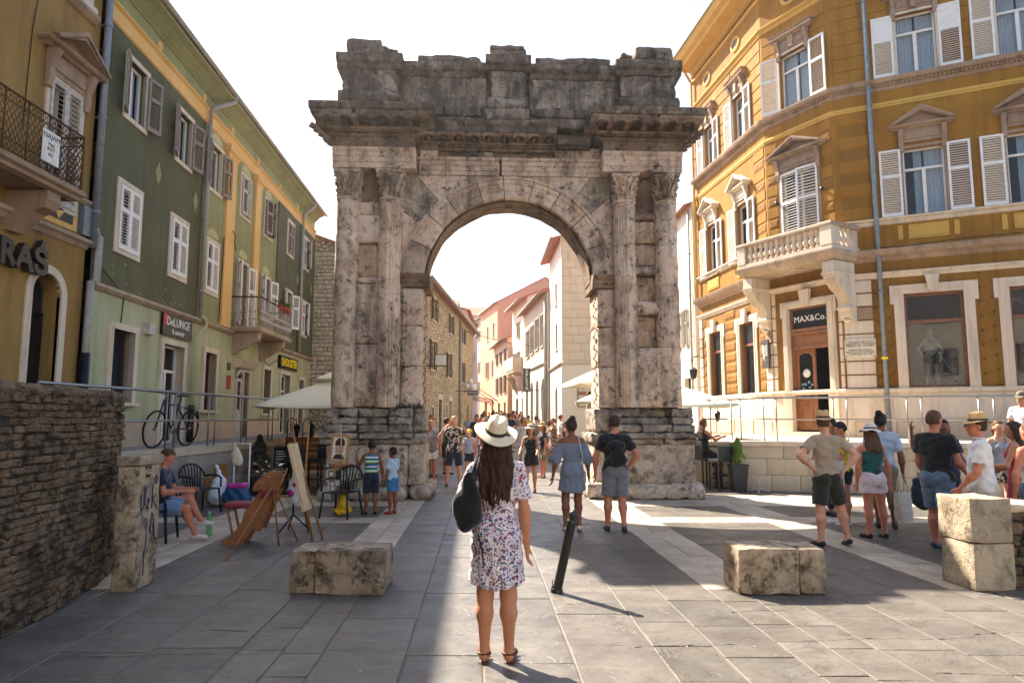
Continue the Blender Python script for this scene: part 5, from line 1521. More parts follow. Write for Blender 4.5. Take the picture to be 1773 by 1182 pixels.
HD, Fd, Ld = house('salmon_house', 'tall salmon pink house, its blank gable showing above the street roofs', (-1.6, 74.5), (-3.9, 84), 14.5, 'salmon_wall',
 [(2, 10.6, 1, 1.7, 'w'), (5.4, 10.6, 1, 1.7, 'w'), (2, 6.2, 1, 1.9, 'c'), (5.6, 6.2, 1, 1.9, 'c'), (2.4, .9, 1.6, 2.6, 'o'), (6.4, .9, 1.6, 2.6, 'o')], True, depth=11, ridge=3.0, over=.3, shut='brown_paint')
HF, Ff, Lf = house('narrow_cream_house', 'narrow pale house far down the street, left of the salmon one', (-3.7, 85), (-4.7, 92), 12.5, 'cream_wall',
 [(1.4, 7.4, .9, 1.5, 'c'), (1.4, 4.8, .9, 1.5, 'c'), (4.5, 4.8, .9, 1.5, 'c'), (4.5, 7.4, .9, 1.5, 'c'), (2, .8, 1.4, 2.2, 'o')], True, depth=8, ridge=1.2, shut='brown_paint')
HG, Fgx, Lg = house('pink_house', 'pale pink tall house closing the far end of the street', (-4.1, 93), (-6.3, 100), 15.5, 'pink_wall',
 [(1.6, 9.4, .9, 1.5, 'w'), (4.4, 9.4, .9, 1.5, 'w'), (1.6, 6.0, .9, 1.5, 'w')], True, depth=9, ridge=1.6)
HH, Fh, Lh = house('far_roofed_house', 'distant house with red tiled roof seen above the end of the street', (-8.2, 108), (-13, 108.1), 17.5, 'pink_wall', [], False, depth=9, ridge=2.2)
HI = thing('tiled_roof_house', 'house with broad red tiled roof rising above the far street end', 'building', (-5.6, 104, 0))
mb = MB(); mb.box(-2.6, 2.6, 0, 7, 0, 17.4); mb.build('wall', 'pink_wall', HI); mb = MB(); mb.add([(-2.9, -.4, 17.3), (2.9, -.4, 17.3), (2.9, 3.5, 19.2), (-2.9, 3.5, 19.2)], [(0, 1, 2, 3)]); mb.build('roof', 'roof_tile', HI)
HJ = thing('gabled_house', 'pale pink gable peeking above the rubble stone house roof', 'building', (-4.4, 47, 0))
mb = MB(); mb.box(-4, 1.2, 0, 8, 0, 9.2); mb.build('wall', 'pink_wall', HJ); mb = MB(); mb.add([(-4, -.3, 10.6), (1.5, -.3, 9.1), (1.5, 8, 9.1), (-4, 8, 10.6)], [(0, 1, 2, 3)]); mb.build('roof', 'roof_tile', HJ)
HK, Fk, Lk = house('left_row_house', 'pale house with awnings beyond the rubble stone house', (-2.75, 46.5), (-5.6, 74), 8.2, 'cream_wall',
 [(2, 4.5, .9, 1.5, 'c'), (6, 4.5, .9, 1.5, 'c'), (10, 4.5, .9, 1.5, 'c'), (3, .6, 2.2, 2.4, 'o'), (8, .6, 2.2, 2.4, 'o'), (14, .8, 2.2, 2.4, 'o')], False, depth=8, ridge=1.4, shut='brown_paint')
HW = thing('white_stone_house', 'whitish stone house with grey pipe squeezed between the arch and the yellow building', 'building', (7.35, 27, 0))
Fw = Fac(HW, (7.35, 27), (7.25, 20)) ; Fw = Fac(HW, (7.2, 34), (7.35, 27))
mb = MB(); wall(mb, 0, 7.0, 0, 10.4, [(2.2, 3.0, 4.6, 6.2), (4.9, 5.7, 4.6, 6.2), (5.2, 6.2, 1.0, 3.3)], .2); Fw.part('wall', mb, 'white_wall')
mb = MB(); mb.quad((7.0, -.0, 0), (7.0, 6, 0), (7.0, 6, 10.4), (7.0, 0, 10.4)); mb.quad((0, 0, 0), (0, 6, 0), (0, 6, 10.4), (0, 0, 10.4)); Fw.part('end_wall', mb, 'white_wall')
mb = MB(); mb.add([(-.2, -.35, 10.3), (7.1, -.35, 10.3), (7.1, 6, 12.4), (-.2, 6, 12.4)], [(0, 1, 2, 3)]); Fw.part('roof', mb, 'roof_tile')
for u in (2.6, 5.3):
 win = casement(Fw, u, 4.6, .8, 1.6, 'white_paint', .12, glass='dark_glass'); shutters(win, .8, 1.6, 'brown_paint', 176, 176, lw=.4, y=-.05, pitch=.1)
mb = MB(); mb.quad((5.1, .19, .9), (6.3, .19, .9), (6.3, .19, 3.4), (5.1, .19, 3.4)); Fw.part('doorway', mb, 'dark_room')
downpipe(Fw, 6.75, 2.6, 10.2, 'grey_pipe', .05)
plain('awning_red', '#b5533a', .8); plain('awning_cream', '#d8c6a4', .8)
for i, (x, y, mt, lb) in enumerate(((-1.9, 50, 'awning_cream', 'cream shop awning sloping over the street, nearest of the three'), (-2.3, 54, 'awning_red', 'rust red shop awning, middle one on the left of the street'), (-2.7, 58, 'awning_red', 'rust red shop awning farthest down the street'))):
 a = thing('awning', lb, 'awning', (x - 1.2, y, 0), 0, 'shop awnings down the street')
 mb = MB(); mb.add([(-.2, 0, 4.3), (-.2, 3.4, 4.3), (2.0, 3.4, 2.95), (2.0, 0, 2.95), (-.2, 0, 4.25), (-.2, 3.4, 4.25), (2.0, 3.4, 2.9), (2.0, 0, 2.9), (2.0, 0, 2.7), (2.0, 3.4, 2.7)], [(0, 1, 2, 3), (4, 7, 6, 5), (0, 3, 7, 4), (3, 2, 9, 8)]); mb.build('canopy', mt, a)
 mb = MB(); mb.tube([(-.2, .05, 3.3), (2.0, .05, 2.92)], .02, 5); mb.tube([(-.2, 3.35, 3.3), (2.0, 3.35, 2.92)], .02, 5); mb.build('awning_arm', 'grey_metal', a)
s1 = thing('blue_shop_sign', 'small dark blue sign board with white lettering hanging beyond the rubble house', 'sign', (-2.1, 36, 0))
mb = MB(); mb.box(-.28, .32, -.03, .03, 2.84, 3.08); plain('sign_blue', '#26364f', .5, bump=0); so = mb.build('sign_board', 'sign_blue', s1)
link('lettering', text_mesh('KUCHAN', .17, 'letter_white', extrude=.004), so, Matrix.Translation((.02, -.035, 2.96)) @ STAND)
mb = MB(); mb.tube([(-.9, 0, 3.06), (.3, 0, 3.06)], .015, 5); mb.build('sign_bracket', 'black_iron', s1)
w1 = thing('overhead_wire', 'thin dark wire strung across the street between the roofs', 'wire', (-2.9, 42, 6.9))
mb = MB(); mb.tube([(0, 0, .1), (1.5, 2, -.12), (3, 5, -.15), (4.4, 8, .0)], .02, 4); mb.build('wire', 'black_iron', w1)
l1 = thing('wall_lantern', 'white box lantern on a bracket on the rubble stone wall', 'lantern', (-3.5, 28.2, 0))
mb = MB(); mb.box(.35, .72, -.15, .15, 3.85, 4.25); mb.build('lantern_box', 'white_paint', l1); mb = MB(); mb.tube([(-.1, 0, 3.8), (.8, 0, 3.8)], .02, 5); mb.box(.33, .74, -.17, .17, 4.25, 4.28); mb.build('bracket', 'black_iron', l1)
g1 = thing('globe_lamps', 'cluster of pale globe lamps on the far end of the rubble house', 'lamp', (-2.75, 40.5, 0))
for dx, dz, r_ in ((0, 3.5, .2), (.3, 3.45, .24), (.15, 3.8, .17)):
 mb = MB(); mb.lathe([(0, -r_)] + [(r_ * math.sin(t), -r_ * math.cos(t)) for t in (.4, .8, 1.2, 1.57, 2, 2.4, 2.8)] + [(0, r_)], 12, (dx + .1, 0, dz)); mb.build('globe', 'white_paint', g1)
mb = MB(); mb.tube([(-.1, 0, 3.2), (.3, 0, 3.2)], .03, 5); mb.build('bracket', 'black_iron', g1)
house('opposite_house', 'cream house on the near side of the square, opposite the arch', (15, -13), (-13, -13), 11.5, 'white_wall', [(u, z, 1.0, 1.7, 'c') for u in (3, 7, 11, 15, 19, 23) for z in (4.6, 8.2)] + [(5, .1, 1.6, 2.6, 'o'), (13, .1, 1.6, 2.6, 'o'), (21, .1, 1.6, 2.6, 'o')], False, depth=8, shut='brown_paint')
house('added_shade_house', 'unseen tall ochre house added on the left to block sky over the paving', (-8.6, -12.5), (-7.4, 3.2), 12.5, 'ochre_old', [(u, z, 1.0, 1.7, 'c') for u in (2.5, 6, 9.5, 13) for z in (5.2, 9)], False, depth=8, shut='old_white_paint')  # unseen house added to cut sky light on the left paving
# =================================================================== ground
def slab_mat(name, a, b, dk, rough=.62, fl=1.0):
 m, n = mk(name, rough, 0, .55)
 v = n.pos(); r = n.rnd()
 off = n.n('ShaderNodeVectorMath', operation='SCALE'); cb = n.n('ShaderNodeCombineXYZ'); n.L(r, cb.inputs[0]); n.L(r, cb.inputs[1]); n.L(cb.outputs[0], off.inputs[0]); off.inputs[3].default_value = 9
 ad = n.n('ShaderNodeVectorMath', operation='ADD'); n.L(v, ad.inputs[0]); n.L(off.outputs[0], ad.inputs[1]); vo = ad.outputs[0]
 c = n.mix(r, a, b)
 c = n.mix(1.0, c, n.ramp(n.noise(vo, 2.2, 7, .65, .8), [(.3, .72), (.7, 1.2)]), 'MULTIPLY')
 c = n.mix(1.0, c, n.ramp(n.noise(v, .45, 5, .6), [(.35, .82), (.65, 1.12)]), 'MULTIPLY')
 c = n.mix(n.ramp(n.noise(v, 1.1, 8, .7), [(.5, 0), (.75, .5)]), c, dk)
 sp = n.noise(v, 130, 2, .5)
 gum = n.ramp(n.vor(v, 2.6), [(.035, .55), (.05, 0)]); c = n.mix(gum, c, dk)
 drt = n.ramp(n.noise(v, 3.4, 9, .75, .4), [(.57, 0), (.66, .6)]); c = n.mix(drt, c, dk)
 c = n.mix(1.0, c, n.ramp(sp, [(.3, .86), (.7, 1.1)]), 'MULTIPLY')
 mp = n.n('ShaderNodeMapping'); mp.inputs['Scale'].default_value = (.8, 2.0, 1); n.L(vo, mp.inputs[0])
 lay = n.noise(mp.outputs[0], 1.5, 4, .55, 1.2)
 st = n.ramp(lay, [(.44, 0), (.452, .35), (.53, .4), (.542, .8), (.62, .85), (.632, 1)])
 rim = n.ramp(lay, [(.44, 0), (.446, 1), (.452, 0), (.53, 0), (.536, 1), (.542, 0), (.62, 0), (.626, 1), (.632, 0)])
 c = n.mix(n.math('MULTIPLY', rim, .30 * fl), c, dk)
 n.col(c)
 n.b.inputs['Roughness'].default_value = rough
 n.L(n.ramp(n.noise(v, 3, 5), [(.3, rough - .12), (.7, rough + .15)]), n.b.inputs['Roughness'])
 h = n.math('ADD', n.math('MULTIPLY', st, .9 * fl), n.math('ADD', n.math('MULTIPLY', n.noise(v, 60, 5, .7), .25), n.math('MULTIPLY', n.noise(v, 8, 5), .5)))
 n.bump(h, .6, .012)
slab_mat('slate_slab', '#55514a', '#68625a', '#3b3630', .46)
slab_mat('pale_slab', '#ab9c87', '#bcae99', '#85776a', .5, .5)
plain('joint_mortar', '#635b50', .95, var=.2)
plain('joint_dark', '#4a443d', .95, var=.3)
slab_mat('asphalt_paving', '#77726a', '#857f76', '#5c5751', .7, .5)
def sheet(name, mat, pts, z):
 mb = MB(); mb.add([(x, y, (z(x, y) if callable(z) else z)) for x, y in pts], [tuple(range(len(pts)))])
 return mb.build(name, mat, None, kind='structure')
sheet('ground', 'joint_mortar', [(-150, -60), (150, -60), (150, 200), (-150, 200)], -.03)
mb = MB(); ys = [26.6, 27.5, 34, 45, 60, 80, 110]
hz = lambda y: max(0, (y - 27) * .0165)
for a, b in zip(ys, ys[1:]):
 mb.quad((-9, a, hz(a) - .004), (9, a, hz(a) - .004), (9, b, hz(b) - .004), (-9, b, hz(b) - .004))
mb.build('street', 'asphalt_paving', None, kind='structure')
PV = MB(); PV.quad((-9, -5, -.0045), (20, -5, -.0045), (20, 26.7, -.0045), (-9, 26.7, -.0045)); PV = PV.build('paving', 'joint_mortar', None, kind='structure')
rg = random.Random(21)
skew = lambda y: -.045 * (y - 6)
def bands(x, y):
 "pale travertine bands in the slate"
 if y > 15 or y < 6.9: return False
 for c0, c1 in ((-2.02, -1.40), (1.95, 2.62), (-4.75, -3.9), (4.35, 5.0)):
  if c0 <= x < c1: return True
 if (x < -1.4 or x > 1.95) and 11.15 <= y < 11.75: return True
 if (x < -1.4 or x > 1.95) and y > 13.2 and y < 15: return True
 return False
edges = [-4.75, -3.9, -2.02, -1.40, 1.95, 2.62, 4.35, 5.0]
xs = [-8.2, -7.4, -6.6, -5.95, -5.35, -4.75, -4.32, -3.9, -3.3, -2.66, -2.02, -1.70, -1.40, -.80, -.25, .38, 1.0, 1.45, 1.95, 2.28, 2.62, 3.2, 3.78, 4.35, 4.67, 5.0, 5.6, 6.25, 6.9, 7.6, 8.3, 9.0, 9.8, 10.6]
slabs = []
for i in range(len(xs) - 1):
 x0, x1 = xs[i], xs[i + 1]; xm = (x0 + x1) / 2
 small = (x1 - x0) < .5
 y = 3.4 + rg.uniform(0, .25)
 while y < 26.4:
  h = rg.uniform(.42, .7) if small else rg.choice((.72, .78, .8, .84, .88))
  y1 = y + h
  for cut in (6.9, 11.15, 11.75, 13.2, 15.0):
   if y < cut - .05 and y1 > cut and (cut == 6.9) == bands(xm, 7.5) * (cut == 6.9) and not (-1.4 <= xm < 1.95): y1 = cut; break
  slabs.append((x0, x1, y, y1, bands(xm, (y + y1) / 2)))
  y = y1
def dist(s): return math.hypot((s[0] + s[1]) / 2, (s[2] + s[3]) / 2)
def under(s):
 xm, ym = (s[0] + s[1]) / 2, (s[2] + s[3]) / 2
 return xm < -6.1 and ym > 9 or (xm < -4.8 and ym < 6.5)
slabs = [s for s in slabs if not under(s)]
slabs.sort(key=dist)
def slab(mb, s, rr):
 x0, x1, y0, y1, p = s; g = .006 if not p else .004
 k0, k1 = skew(y0), skew(y1); zt = rr.uniform(-.002, .003); c = .005
 A = [(x0 + k0 + g, y0 + g), (x1 + k0 - g, y0 + g), (x1 + k1 - g, y1 - g), (x0 + k1 + g, y1 - g)]
 cx_, cy_ = sum(a[0] for a in A) / 4, sum(a[1] for a in A) / 4
 B = [(a[0] + (c if a[0] < cx_ else -c), a[1] + (c if a[1] < cy_ else -c)) for a in A]
 A = [(a[0] + rr.uniform(-.005, .005), a[1] + rr.uniform(-.006, .006)) for a in A]; B = [(a[0] + (c if a[0] < cx_ else -c), a[1] + (c if a[1] < cy_ else -c)) for a in A]
 tl = [rr.uniform(-.0015, .0015) for _ in range(4)]
 vs = [(a[0], a[1], -.014) for a in A] + [(a[0], a[1], zt - .0025 + t) for a, t in zip(A, tl)] + [(b[0], b[1], zt + t) for b, t in zip(B, tl)]
 fs = [(8, 9, 10, 11)] + [(i, (i + 1) % 4, 4 + (i + 1) % 4, 4 + i) for i in range(4)] + [(4 + i, 4 + (i + 1) % 4, 8 + (i + 1) % 4, 8 + i) for i in range(4)]
 mb.add(vs, fs)
def inview(s):
 x, y = (s[0] + s[1]) / 2, s[3]
 return y > 4.2 and abs(x) < y * .80 + .6
vis = [s for s in slabs if inview(s)]; rest = [s for s in slabs if not inview(s)]
for s in vis[:300]:
 mb = MB(); slab(mb, s, rg); mb.build('paving_slab', 'pale_slab' if s[4] else 'slate_slab', PV)
for flag, mt in ((True, 'pale_slab'), (False, 'slate_slab')):
 mb = MB()
 for s in vis[300:] + rest:
  if s[4] == flag: slab(mb, s, rg)
 if mb.v: mb.build('paving_slabs', mt, PV, kind='stuff')
mb = MB()
for i in range(60):
 x = -2.1 + i * .075; mb.box(x, x + .045, 15.30, 15.36, .001, .006)
plain('drain_dark', '#1c1a18', .9, bump=0); dg = mb.build('drain_slot', 'drain_dark', PV, kind='stuff')
mb = MB()
for (x, y, l, d_) in ((.9, 5.2, .8, .1), (2.2, 5.35, 1.4, .05), (3.6, 5.5, .9, .06), (1.9, 6.1, .5, .0), (-.4, 5.0, .5, .03), (2.8, 4.7, 1.1, -.04), (4.3, 5.6, .6, .05), (-2.6, 5.6, .7, .05), (-1.9, 6.1, .5, 0), (.3, 6.35, .7, .02), (-3.0, 5.0, .9, .05)):
 px_ = x; py_ = y; n_ = int(l / .05)
 for k in range(n_):
  w = rg.uniform(.001, .007) * (1 if rg.random() < .8 else 2.2); nx_ = px_ + .05; ny_ = py_ + rg.uniform(-.012, .012) + d_ * .05
  mb.quad((px_, py_ - w / 2, .0045), (nx_, ny_ - w / 2, .0045), (nx_, ny_ + w / 2, .0045), (px_, py_ + w / 2, .0045)); px_, py_ = nx_, ny_
mb.build('cracks', 'drain_dark', PV, kind='stuff')
mb = MB()
for i in range(40):
 x, y = rg.uniform(-4, 5), rg.uniform(4.4, 10); s_ = rg.uniform(.004, .016); a = rg.uniform(0, 6)
 mb.add([(x + s_ * math.cos(a + t), y + s_ * .6 * math.sin(a + t), .006 + .004 * (t == 0)) for t in (0, 1.7, 3.4, 5)], [(0, 1, 2, 3)])
lt = mb.build('litter', 'paper', None, kind='stuff'); tag(lt, 'scattered scraps and cigarette ends on the stone paving', 'litter')
# =================================================================== raised terraces with railings
plaster('terrace_stone', '#b3a48c', '#c0b199', '#6a5f50', .5)
plaster('terrace_render', '#8f867a', '#9b9285', '#4b453e', .6)
def railing(name, label, pts, z, post=1.4, hgt=1.0):
 rl = thing(name, label, 'railing', (pts[0][0], pts[0][1], 0))
 P = [Vector((p[0] - pts[0][0], p[1] - pts[0][1])) for p in pts]
 for zz, r in ((hgt, .024), (hgt * .5, .018)):
  mb = MB(); mb.tube([(p.x, p.y, z + zz) for p in P], r, 7); mb.build('rail', 'steel', rl)
 pm = MB(); pm.tube([(0, 0, 0), (0, 0, hgt)], .015, 7); pm.lathe([(0, 0), (.04, 0), (.04, .01), (0, .012)], 10); pme = pm.mesh('post', 'steel')
 for a, b in zip(P, P[1:]):
  L = (b - a).length; n = max(1, round(L / post)); d = (b - a) / L
  for i in range(n):
   for o in (.0, .28):
    q = a + d * (L * i / n + o)
    link('post', pme, rl, Matrix.Translation((q.x, q.y, z)))
 return rl
TL = thing('left_terrace_wall', 'raised grey pavement wall in front of the green building, steel railing on top', 'terrace wall', (-6.1, 8, 0))
L0, L1 = (-6.12, 8.0), (-5.85, 26.6)
Ftl = Fac(TL, (-6.12, 8.0), L1)
mb = MB(); mb.box(0, 18.6, .0, 9, -.1, T0 - .001); Ftl.part('terrace', mb, 'terrace_render')
rt = random.Random(5); 
for z0, z1 in ((0, .47), (.47, .98)):
 x = 0
 while x < 13:
  w = rt.uniform(.9, 1.5); mb = MB(); rock(mb, x + .004, x + w - .004, -.03, .02, z0 + .004, z1 - .004, r=.008, amp=.004, step=.5); Ftl.part('wall_block', mb, 'terrace_render'); x += w
mb = MB(); mb.box(0, 18.6, -.06, .30, .98, T0 + .005); Ftl.part('coping', mb, 'terrace_stone')
mb = MB(); mb.box(0, 18.6, .31, 1.9, T0 - .001, T0 + .004); Ftl.part('terrace_paving', mb, 'asphalt_paving')
railing('left_terrace_railing', 'steel tube railing along the raised pavement on the left', [(-6.0, 8.6), (-5.75, 26)], T0, 1.55)
TR = thing('right_terrace_wall', 'pale ashlar block wall of the raised terrace in front of the yellow building', 'terrace wall', (5.33, 15.95, 0))
Ftr = Fac(TR, (5.33, 15.95), (5.33 + 3.4, 15.95 - 1.02))
mb = MB(); mb.box(0, 12, .02, 9.5, -.1, 1.125); Ftr.part('terrace', mb, 'terrace_stone')
for k, (z0, z1) in enumerate(((0, .37), (.37, .74), (.74, 1.02))):
 x = 0 if k != 1 else -.0
 while x < 11.5:
  w = rt.choice((.62, .75, .9)); w = w if x else w * (.6 if k == 1 else 1)
  mb = MB(); rock(mb, x + .003, x + w - .003, -.035, .03, z0 + .003, z1 - .003, r=.008, amp=.003, step=.5); Ftr.part('wall_block', mb, 'terrace_stone'); x += w
mb = MB(); mb.box(-.03, 12, -.07, .28, 1.02, 1.13); Ftr.part('coping', mb, 'trim_stone')
mb = MB(); mb.quad((0, .02, -.1), (0, 9.5, -.1), (0, 9.5, 1.02), (0, .02, 1.02)); Ftr.part('side_wall', mb, 'terrace_stone')
railing('right_terrace_railing', 'steel tube railing along the terrace in front of the yellow building', [(4.9, 17.6), (5.9, 16.0), (8.75, 15.1), (14, 13.5)], 1.13, 1.25)
TC = thing('cafe_terrace', 'low cafe terrace beside the right arch pier', 'terrace wall', (4.4, 18.2, 0))
mb = MB(); mb.box(-.9, 3.6, 0, 9, -.1, 1.0); mb.build('terrace', 'terrace_stone', TC)
railing('cafe_railing', 'white painted railing of the cafe terrace beyond the arch', [(3.6, 24.2), (2.9, 24.3), (2.9, 20.0)], 1.0, 1.0)
# =================================================================== foreground rubble wall (left), curved
stone('wall_rubble', '#675543', '#88725a', '#2c2621', amount=.75, streak=.2, pit=.9, fs=2.2)
plain('wall_mortar', '#3c352e', .98, var=.4, scale=12, bump=.9, bs=30)
RWL = thing('rubble_wall', 'curved wall of rough small stones in the left foreground, above head height', 'wall', (-4.0, 6, 0))
def curve_pt(s):
 pts = [(-3.55, 3.2), (-3.78, 4.6), (-3.98, 6.0), (-4.16, 7.0), (-4.42, 7.75), (-4.9, 8.35), (-5.6, 8.7), (-6.4, 8.8)]
 L = [0]
 for a, b in zip(pts, pts[1:]): L.append(L[-1] + math.dist(a, b))
 for i in range(len(pts) - 1):
  if s <= L[i + 1] or i == len(pts) - 2:
   t = (s - L[i]) / (L[i + 1] - L[i]); a, b = pts[i], pts[i + 1]
   p = (a[0] + (b[0] - a[0]) * t, a[1] + (b[1] - a[1]) * t)
   d = Vector((b[0] - a[0], b[1] - a[1])).normalized(); return p, d
SL = 7.5
mb = MB()
n_ = 40
H = 1.93
rows = []
for i in range(n_ + 1):
 p, d = curve_pt(SL * i / n_); nx, ny = -d.y, d.x
 rows.append([(p[0] + nx * .012 + 4.0, p[1] + ny * .012 - 6, 0), (p[0] + nx * .012 + 4.0, p[1] + ny * .012 - 6, H - .04), (p[0] + nx * .6 + 4.0, p[1] + ny * .6 - 6, H - .04)])
for a, b in zip(rows, rows[1:]):
 mb.quad(a[0], b[0], b[1], a[1]); mb.quad(a[1], b[1], b[2], a[2])
mb.build('mortar_core', 'wall_mortar', RWL)
sm = []
for i in range(8):
 q = MB(); rock(q, 0, 1, 0, 1, 0, 1, r=.13, amp=.14, step=.25, seed=i * 3.3, fr=2.6); sm.append(q.mesh('stone', 'wall_rubble'))
rw = random.Random(77); lst = []; extra = MB()
z = .005
while z < H - .02:
 hgt = rw.uniform(.055, .080)
 if z + hgt > H - .05: hgt = H - z
 s = rw.uniform(0, .1)
 while s < SL:
  w = rw.uniform(.10, .24) if rw.random() < .8 else rw.uniform(.05, .09)
  p, d = curve_pt(min(SL, s + w / 2)); ang = math.atan2(d.y, d.x)
  if rw.random() < .035:
   s += w; continue
  M_ = Matrix.Translation((p[0] + 4.0, p[1] - 6, z + rw.uniform(-.008, .008))) @ Matrix.Rotation(ang + rw.uniform(-.05, .05), 4, 'Z') @ Matrix.Rotation(rw.uniform(-.03, .03), 4, 'Y') @ Matrix.Translation((-w / 2, -.022 + rw.uniform(-.012, .03), 0)) @ Matrix.Diagonal((w - rw.uniform(.008, .03), .14, hgt * rw.uniform(.72, .98), 1))
  vis_ = p[1] > 4.6 and s < 5.7
  lst.append(((p[0] ** 2 + p[1] ** 2) if vis_ else 1e6 + s, rw.randrange(8), M_))
  s += w
 z += hgt
lst.sort(key=lambda q: q[0])
for k, (_, mi, M_) in enumerate(lst):
 if k < 300: link('stone', sm[mi], RWL, M_)
 else: extra.add([M_ @ v_.co for v_ in sm[mi].vertices], [tuple(pg.vertices) for pg in sm[mi].polygons], True)
extra.build('stones', 'wall_rubble', RWL, kind='stuff')
mb = MB()
for i in range(26):
 p, d = curve_pt(i * .28); rock(mb, p[0] + 4 - .02 - .25, p[0] + 4 + .015, p[1] - 6 - .13, p[1] - 6 + .13, H - .09, H + .02, r=.05, amp=.03, step=.09)
mb.build('top_stones', 'wall_rubble', RWL, kind='stuff')
RWR = thing('low_rubble_wall', 'low rubble wall with pale coping behind the tall stone block, right edge', 'wall', (4.9, 7.0, 0))
mb = MB(); mb.box(.03, 3.0, .03, .5, 0, .74); mb.build('mortar_core', 'wall_mortar', RWR, Matrix.Rotation(R(-3), 4, 'Z'))
z = 0
while z < .66:
 x = 0; hgt = rw.uniform(.09, .15)
 while x < 2.4:
  w = rw.uniform(.14, .3); link('stone', sm[rw.randrange(8)], RWR, Matrix.Rotation(R(-3), 4, 'Z') @ Matrix.Translation((x, -.02, z)) @ Matrix.Diagonal((w - .03, .15, hgt - .02, 1))); x += w
 z += hgt
for x in (0, .55, 1.15, 1.75):
 q = MB(); rock(q, x + .01, x + .56, -.05, .5, .72, .82, r=.03, amp=.02, chip=.03, step=.1); q.build('coping_stone', 'pale_stone', RWR, Matrix.Rotation(R(-3), 4, 'Z'))
# =================================================================== carved blocks on the square
stone('block_stone', '#978872', '#b7a58d', '#352b24', amount=.75, streak=.15, pit=.35, warm='#8f6c48', fs=2.4, sk=.12)
stone('block_stone_b', '#a39580', '#b9aa93', '#5a4b3b', amount=.6, streak=.2, pit=.25, warm='#b0946e', fs=1.6, sk=.1)
b1 = thing('stone_bench_block', 'low weathered stone block made of two pieces, left of the woman in the hat', 'stone block', (-2.14, 6.68, 0))
q = MB(); rock(q, 0, .245, .05, .52, 0, .40, r=.012, amp=.008, chip=.015, step=.07); q.build('block', 'block_stone', b1)
q = MB(); rock(q, .25, .92, 0, .52, 0, .41, r=.012, amp=.008, chip=.02, step=.07); q.build('block', 'block_stone', b1)
b2 = thing('stone_bench_block', 'low weathered stone block made of two pieces, its left end in bright sun', 'stone block', (2.16, 6.66, 0), R(1.5))
q = MB(); rock(q, 0, .585, 0, .45, 0, .43, r=.012, amp=.008, chip=.025, step=.07); q.build('block', 'block_stone', b2)
q = MB(); rock(q, .59, .85, .015, .45, 0, .425, r=.012, amp=.008, chip=.02, step=.07); q.build('block', 'block_stone', b2)
b3 = thing('tall_stone_block', 'tall squared block of two stacked pale stones at the right edge', 'stone block', (4.50, 6.8, 0), R(4))
q = MB(); rock(q, 0, .42, 0, .48, 0, .45, r=.012, amp=.005, chip=.015, step=.08); q.build('block', 'block_stone_b', b3)
q = MB(); rock(q, -.005, .425, -.005, .48, .455, .885, r=.012, amp=.005, chip=.015, step=.08); q.build('block', 'block_stone_b', b3)
b4 = thing('graffiti_pillar', 'short stone pillar with blue scrawled graffiti beside the rubble wall', 'stone pillar', (-3.67, 6.78, 0))
q = MB(); rock(q, -.215, 0, 0, .43, 0, 1.20, r=.012, amp=.006, chip=.012, step=.09); q.build('shaft', 'block_stone', b4)
q = MB(); rock(q, -.23, .015, -.015, .45, 1.205, 1.30, r=.012, amp=.006, chip=.012, step=.09); q.build('cap', 'block_stone', b4)
plain('graffiti_blue', '#27324e', .7, bump=0)
gf = MB()
for st in ([(.30, 1.06), (.33, 1.09), (.35, 1.05), (.33, 1.0), (.30, 1.02), (.30, 1.06)], [(.07, .92), (.06, .80), (.08, .76), (.11, .79), (.12, .99)], [(.13, .99), (.13, .80)], [(.16, .83), (.20, .87), (.21, .83), (.17, .81), (.18, .77), (.23, .77)], [(.27, 1.0), (.27, .76)], [(.34, .90), (.28, .85), (.36, .76)],
  [(.14, .64), (.17, .68), (.20, .65), (.16, .60), (.19, .54), (.19, .40), (.16, .34), (.17, .12)], [(.28, .72), (.25, .52)], [(.30, .70), (.34, .50)], [(.30, .6), (.36, .44)]):
 gf.tube([(.004, a, b) for a, b in st], .007, 4, flat=.4)
gf.build('graffiti', 'graffiti_blue', b4)
gf = MB(); gf.box(.0, .006, .13, .20, 1.08, 1.11); gf.box(0, .006, .12, .14, 1.16, 1.19); gf.box(0, .006, .2, .22, 1.16, 1.19); gf.build('hole', 'drain_dark', b4)
bo = thing('bollard', 'dark metal bollard leaning to one side on the sunlit paving', 'bollard', (.43, 6.78, 0))
Mb = Matrix.Rotation(R(11.5), 4, 'Y') @ Matrix.Rotation(R(13), 4, 'X')
plain('bollard_paint', '#2c2e2c', .35, .4, var=.2)
q = MB(); q.lathe([(.045, -.02), (.045, .70), (.047, .71), (.05, .72), (.05, .735), (.036, .745), (.034, .76), (.043, .775), (.046, .795), (.036, .825), (.015, .84), (0, .842)], 20); q.build('post', 'bollard_paint', bo, Mb)
q = MB(); q.lathe([(.06, -.02), (.06, .03), (.052, .045), (.045, .05)], 16); q.box(-.052, -.044, -.015, .015, .03, .12); q.build('base_collar', 'bollard_paint', bo, Matrix.Rotation(R(6), 4, 'Y') @ Matrix.Rotation(R(6), 4, 'X'))
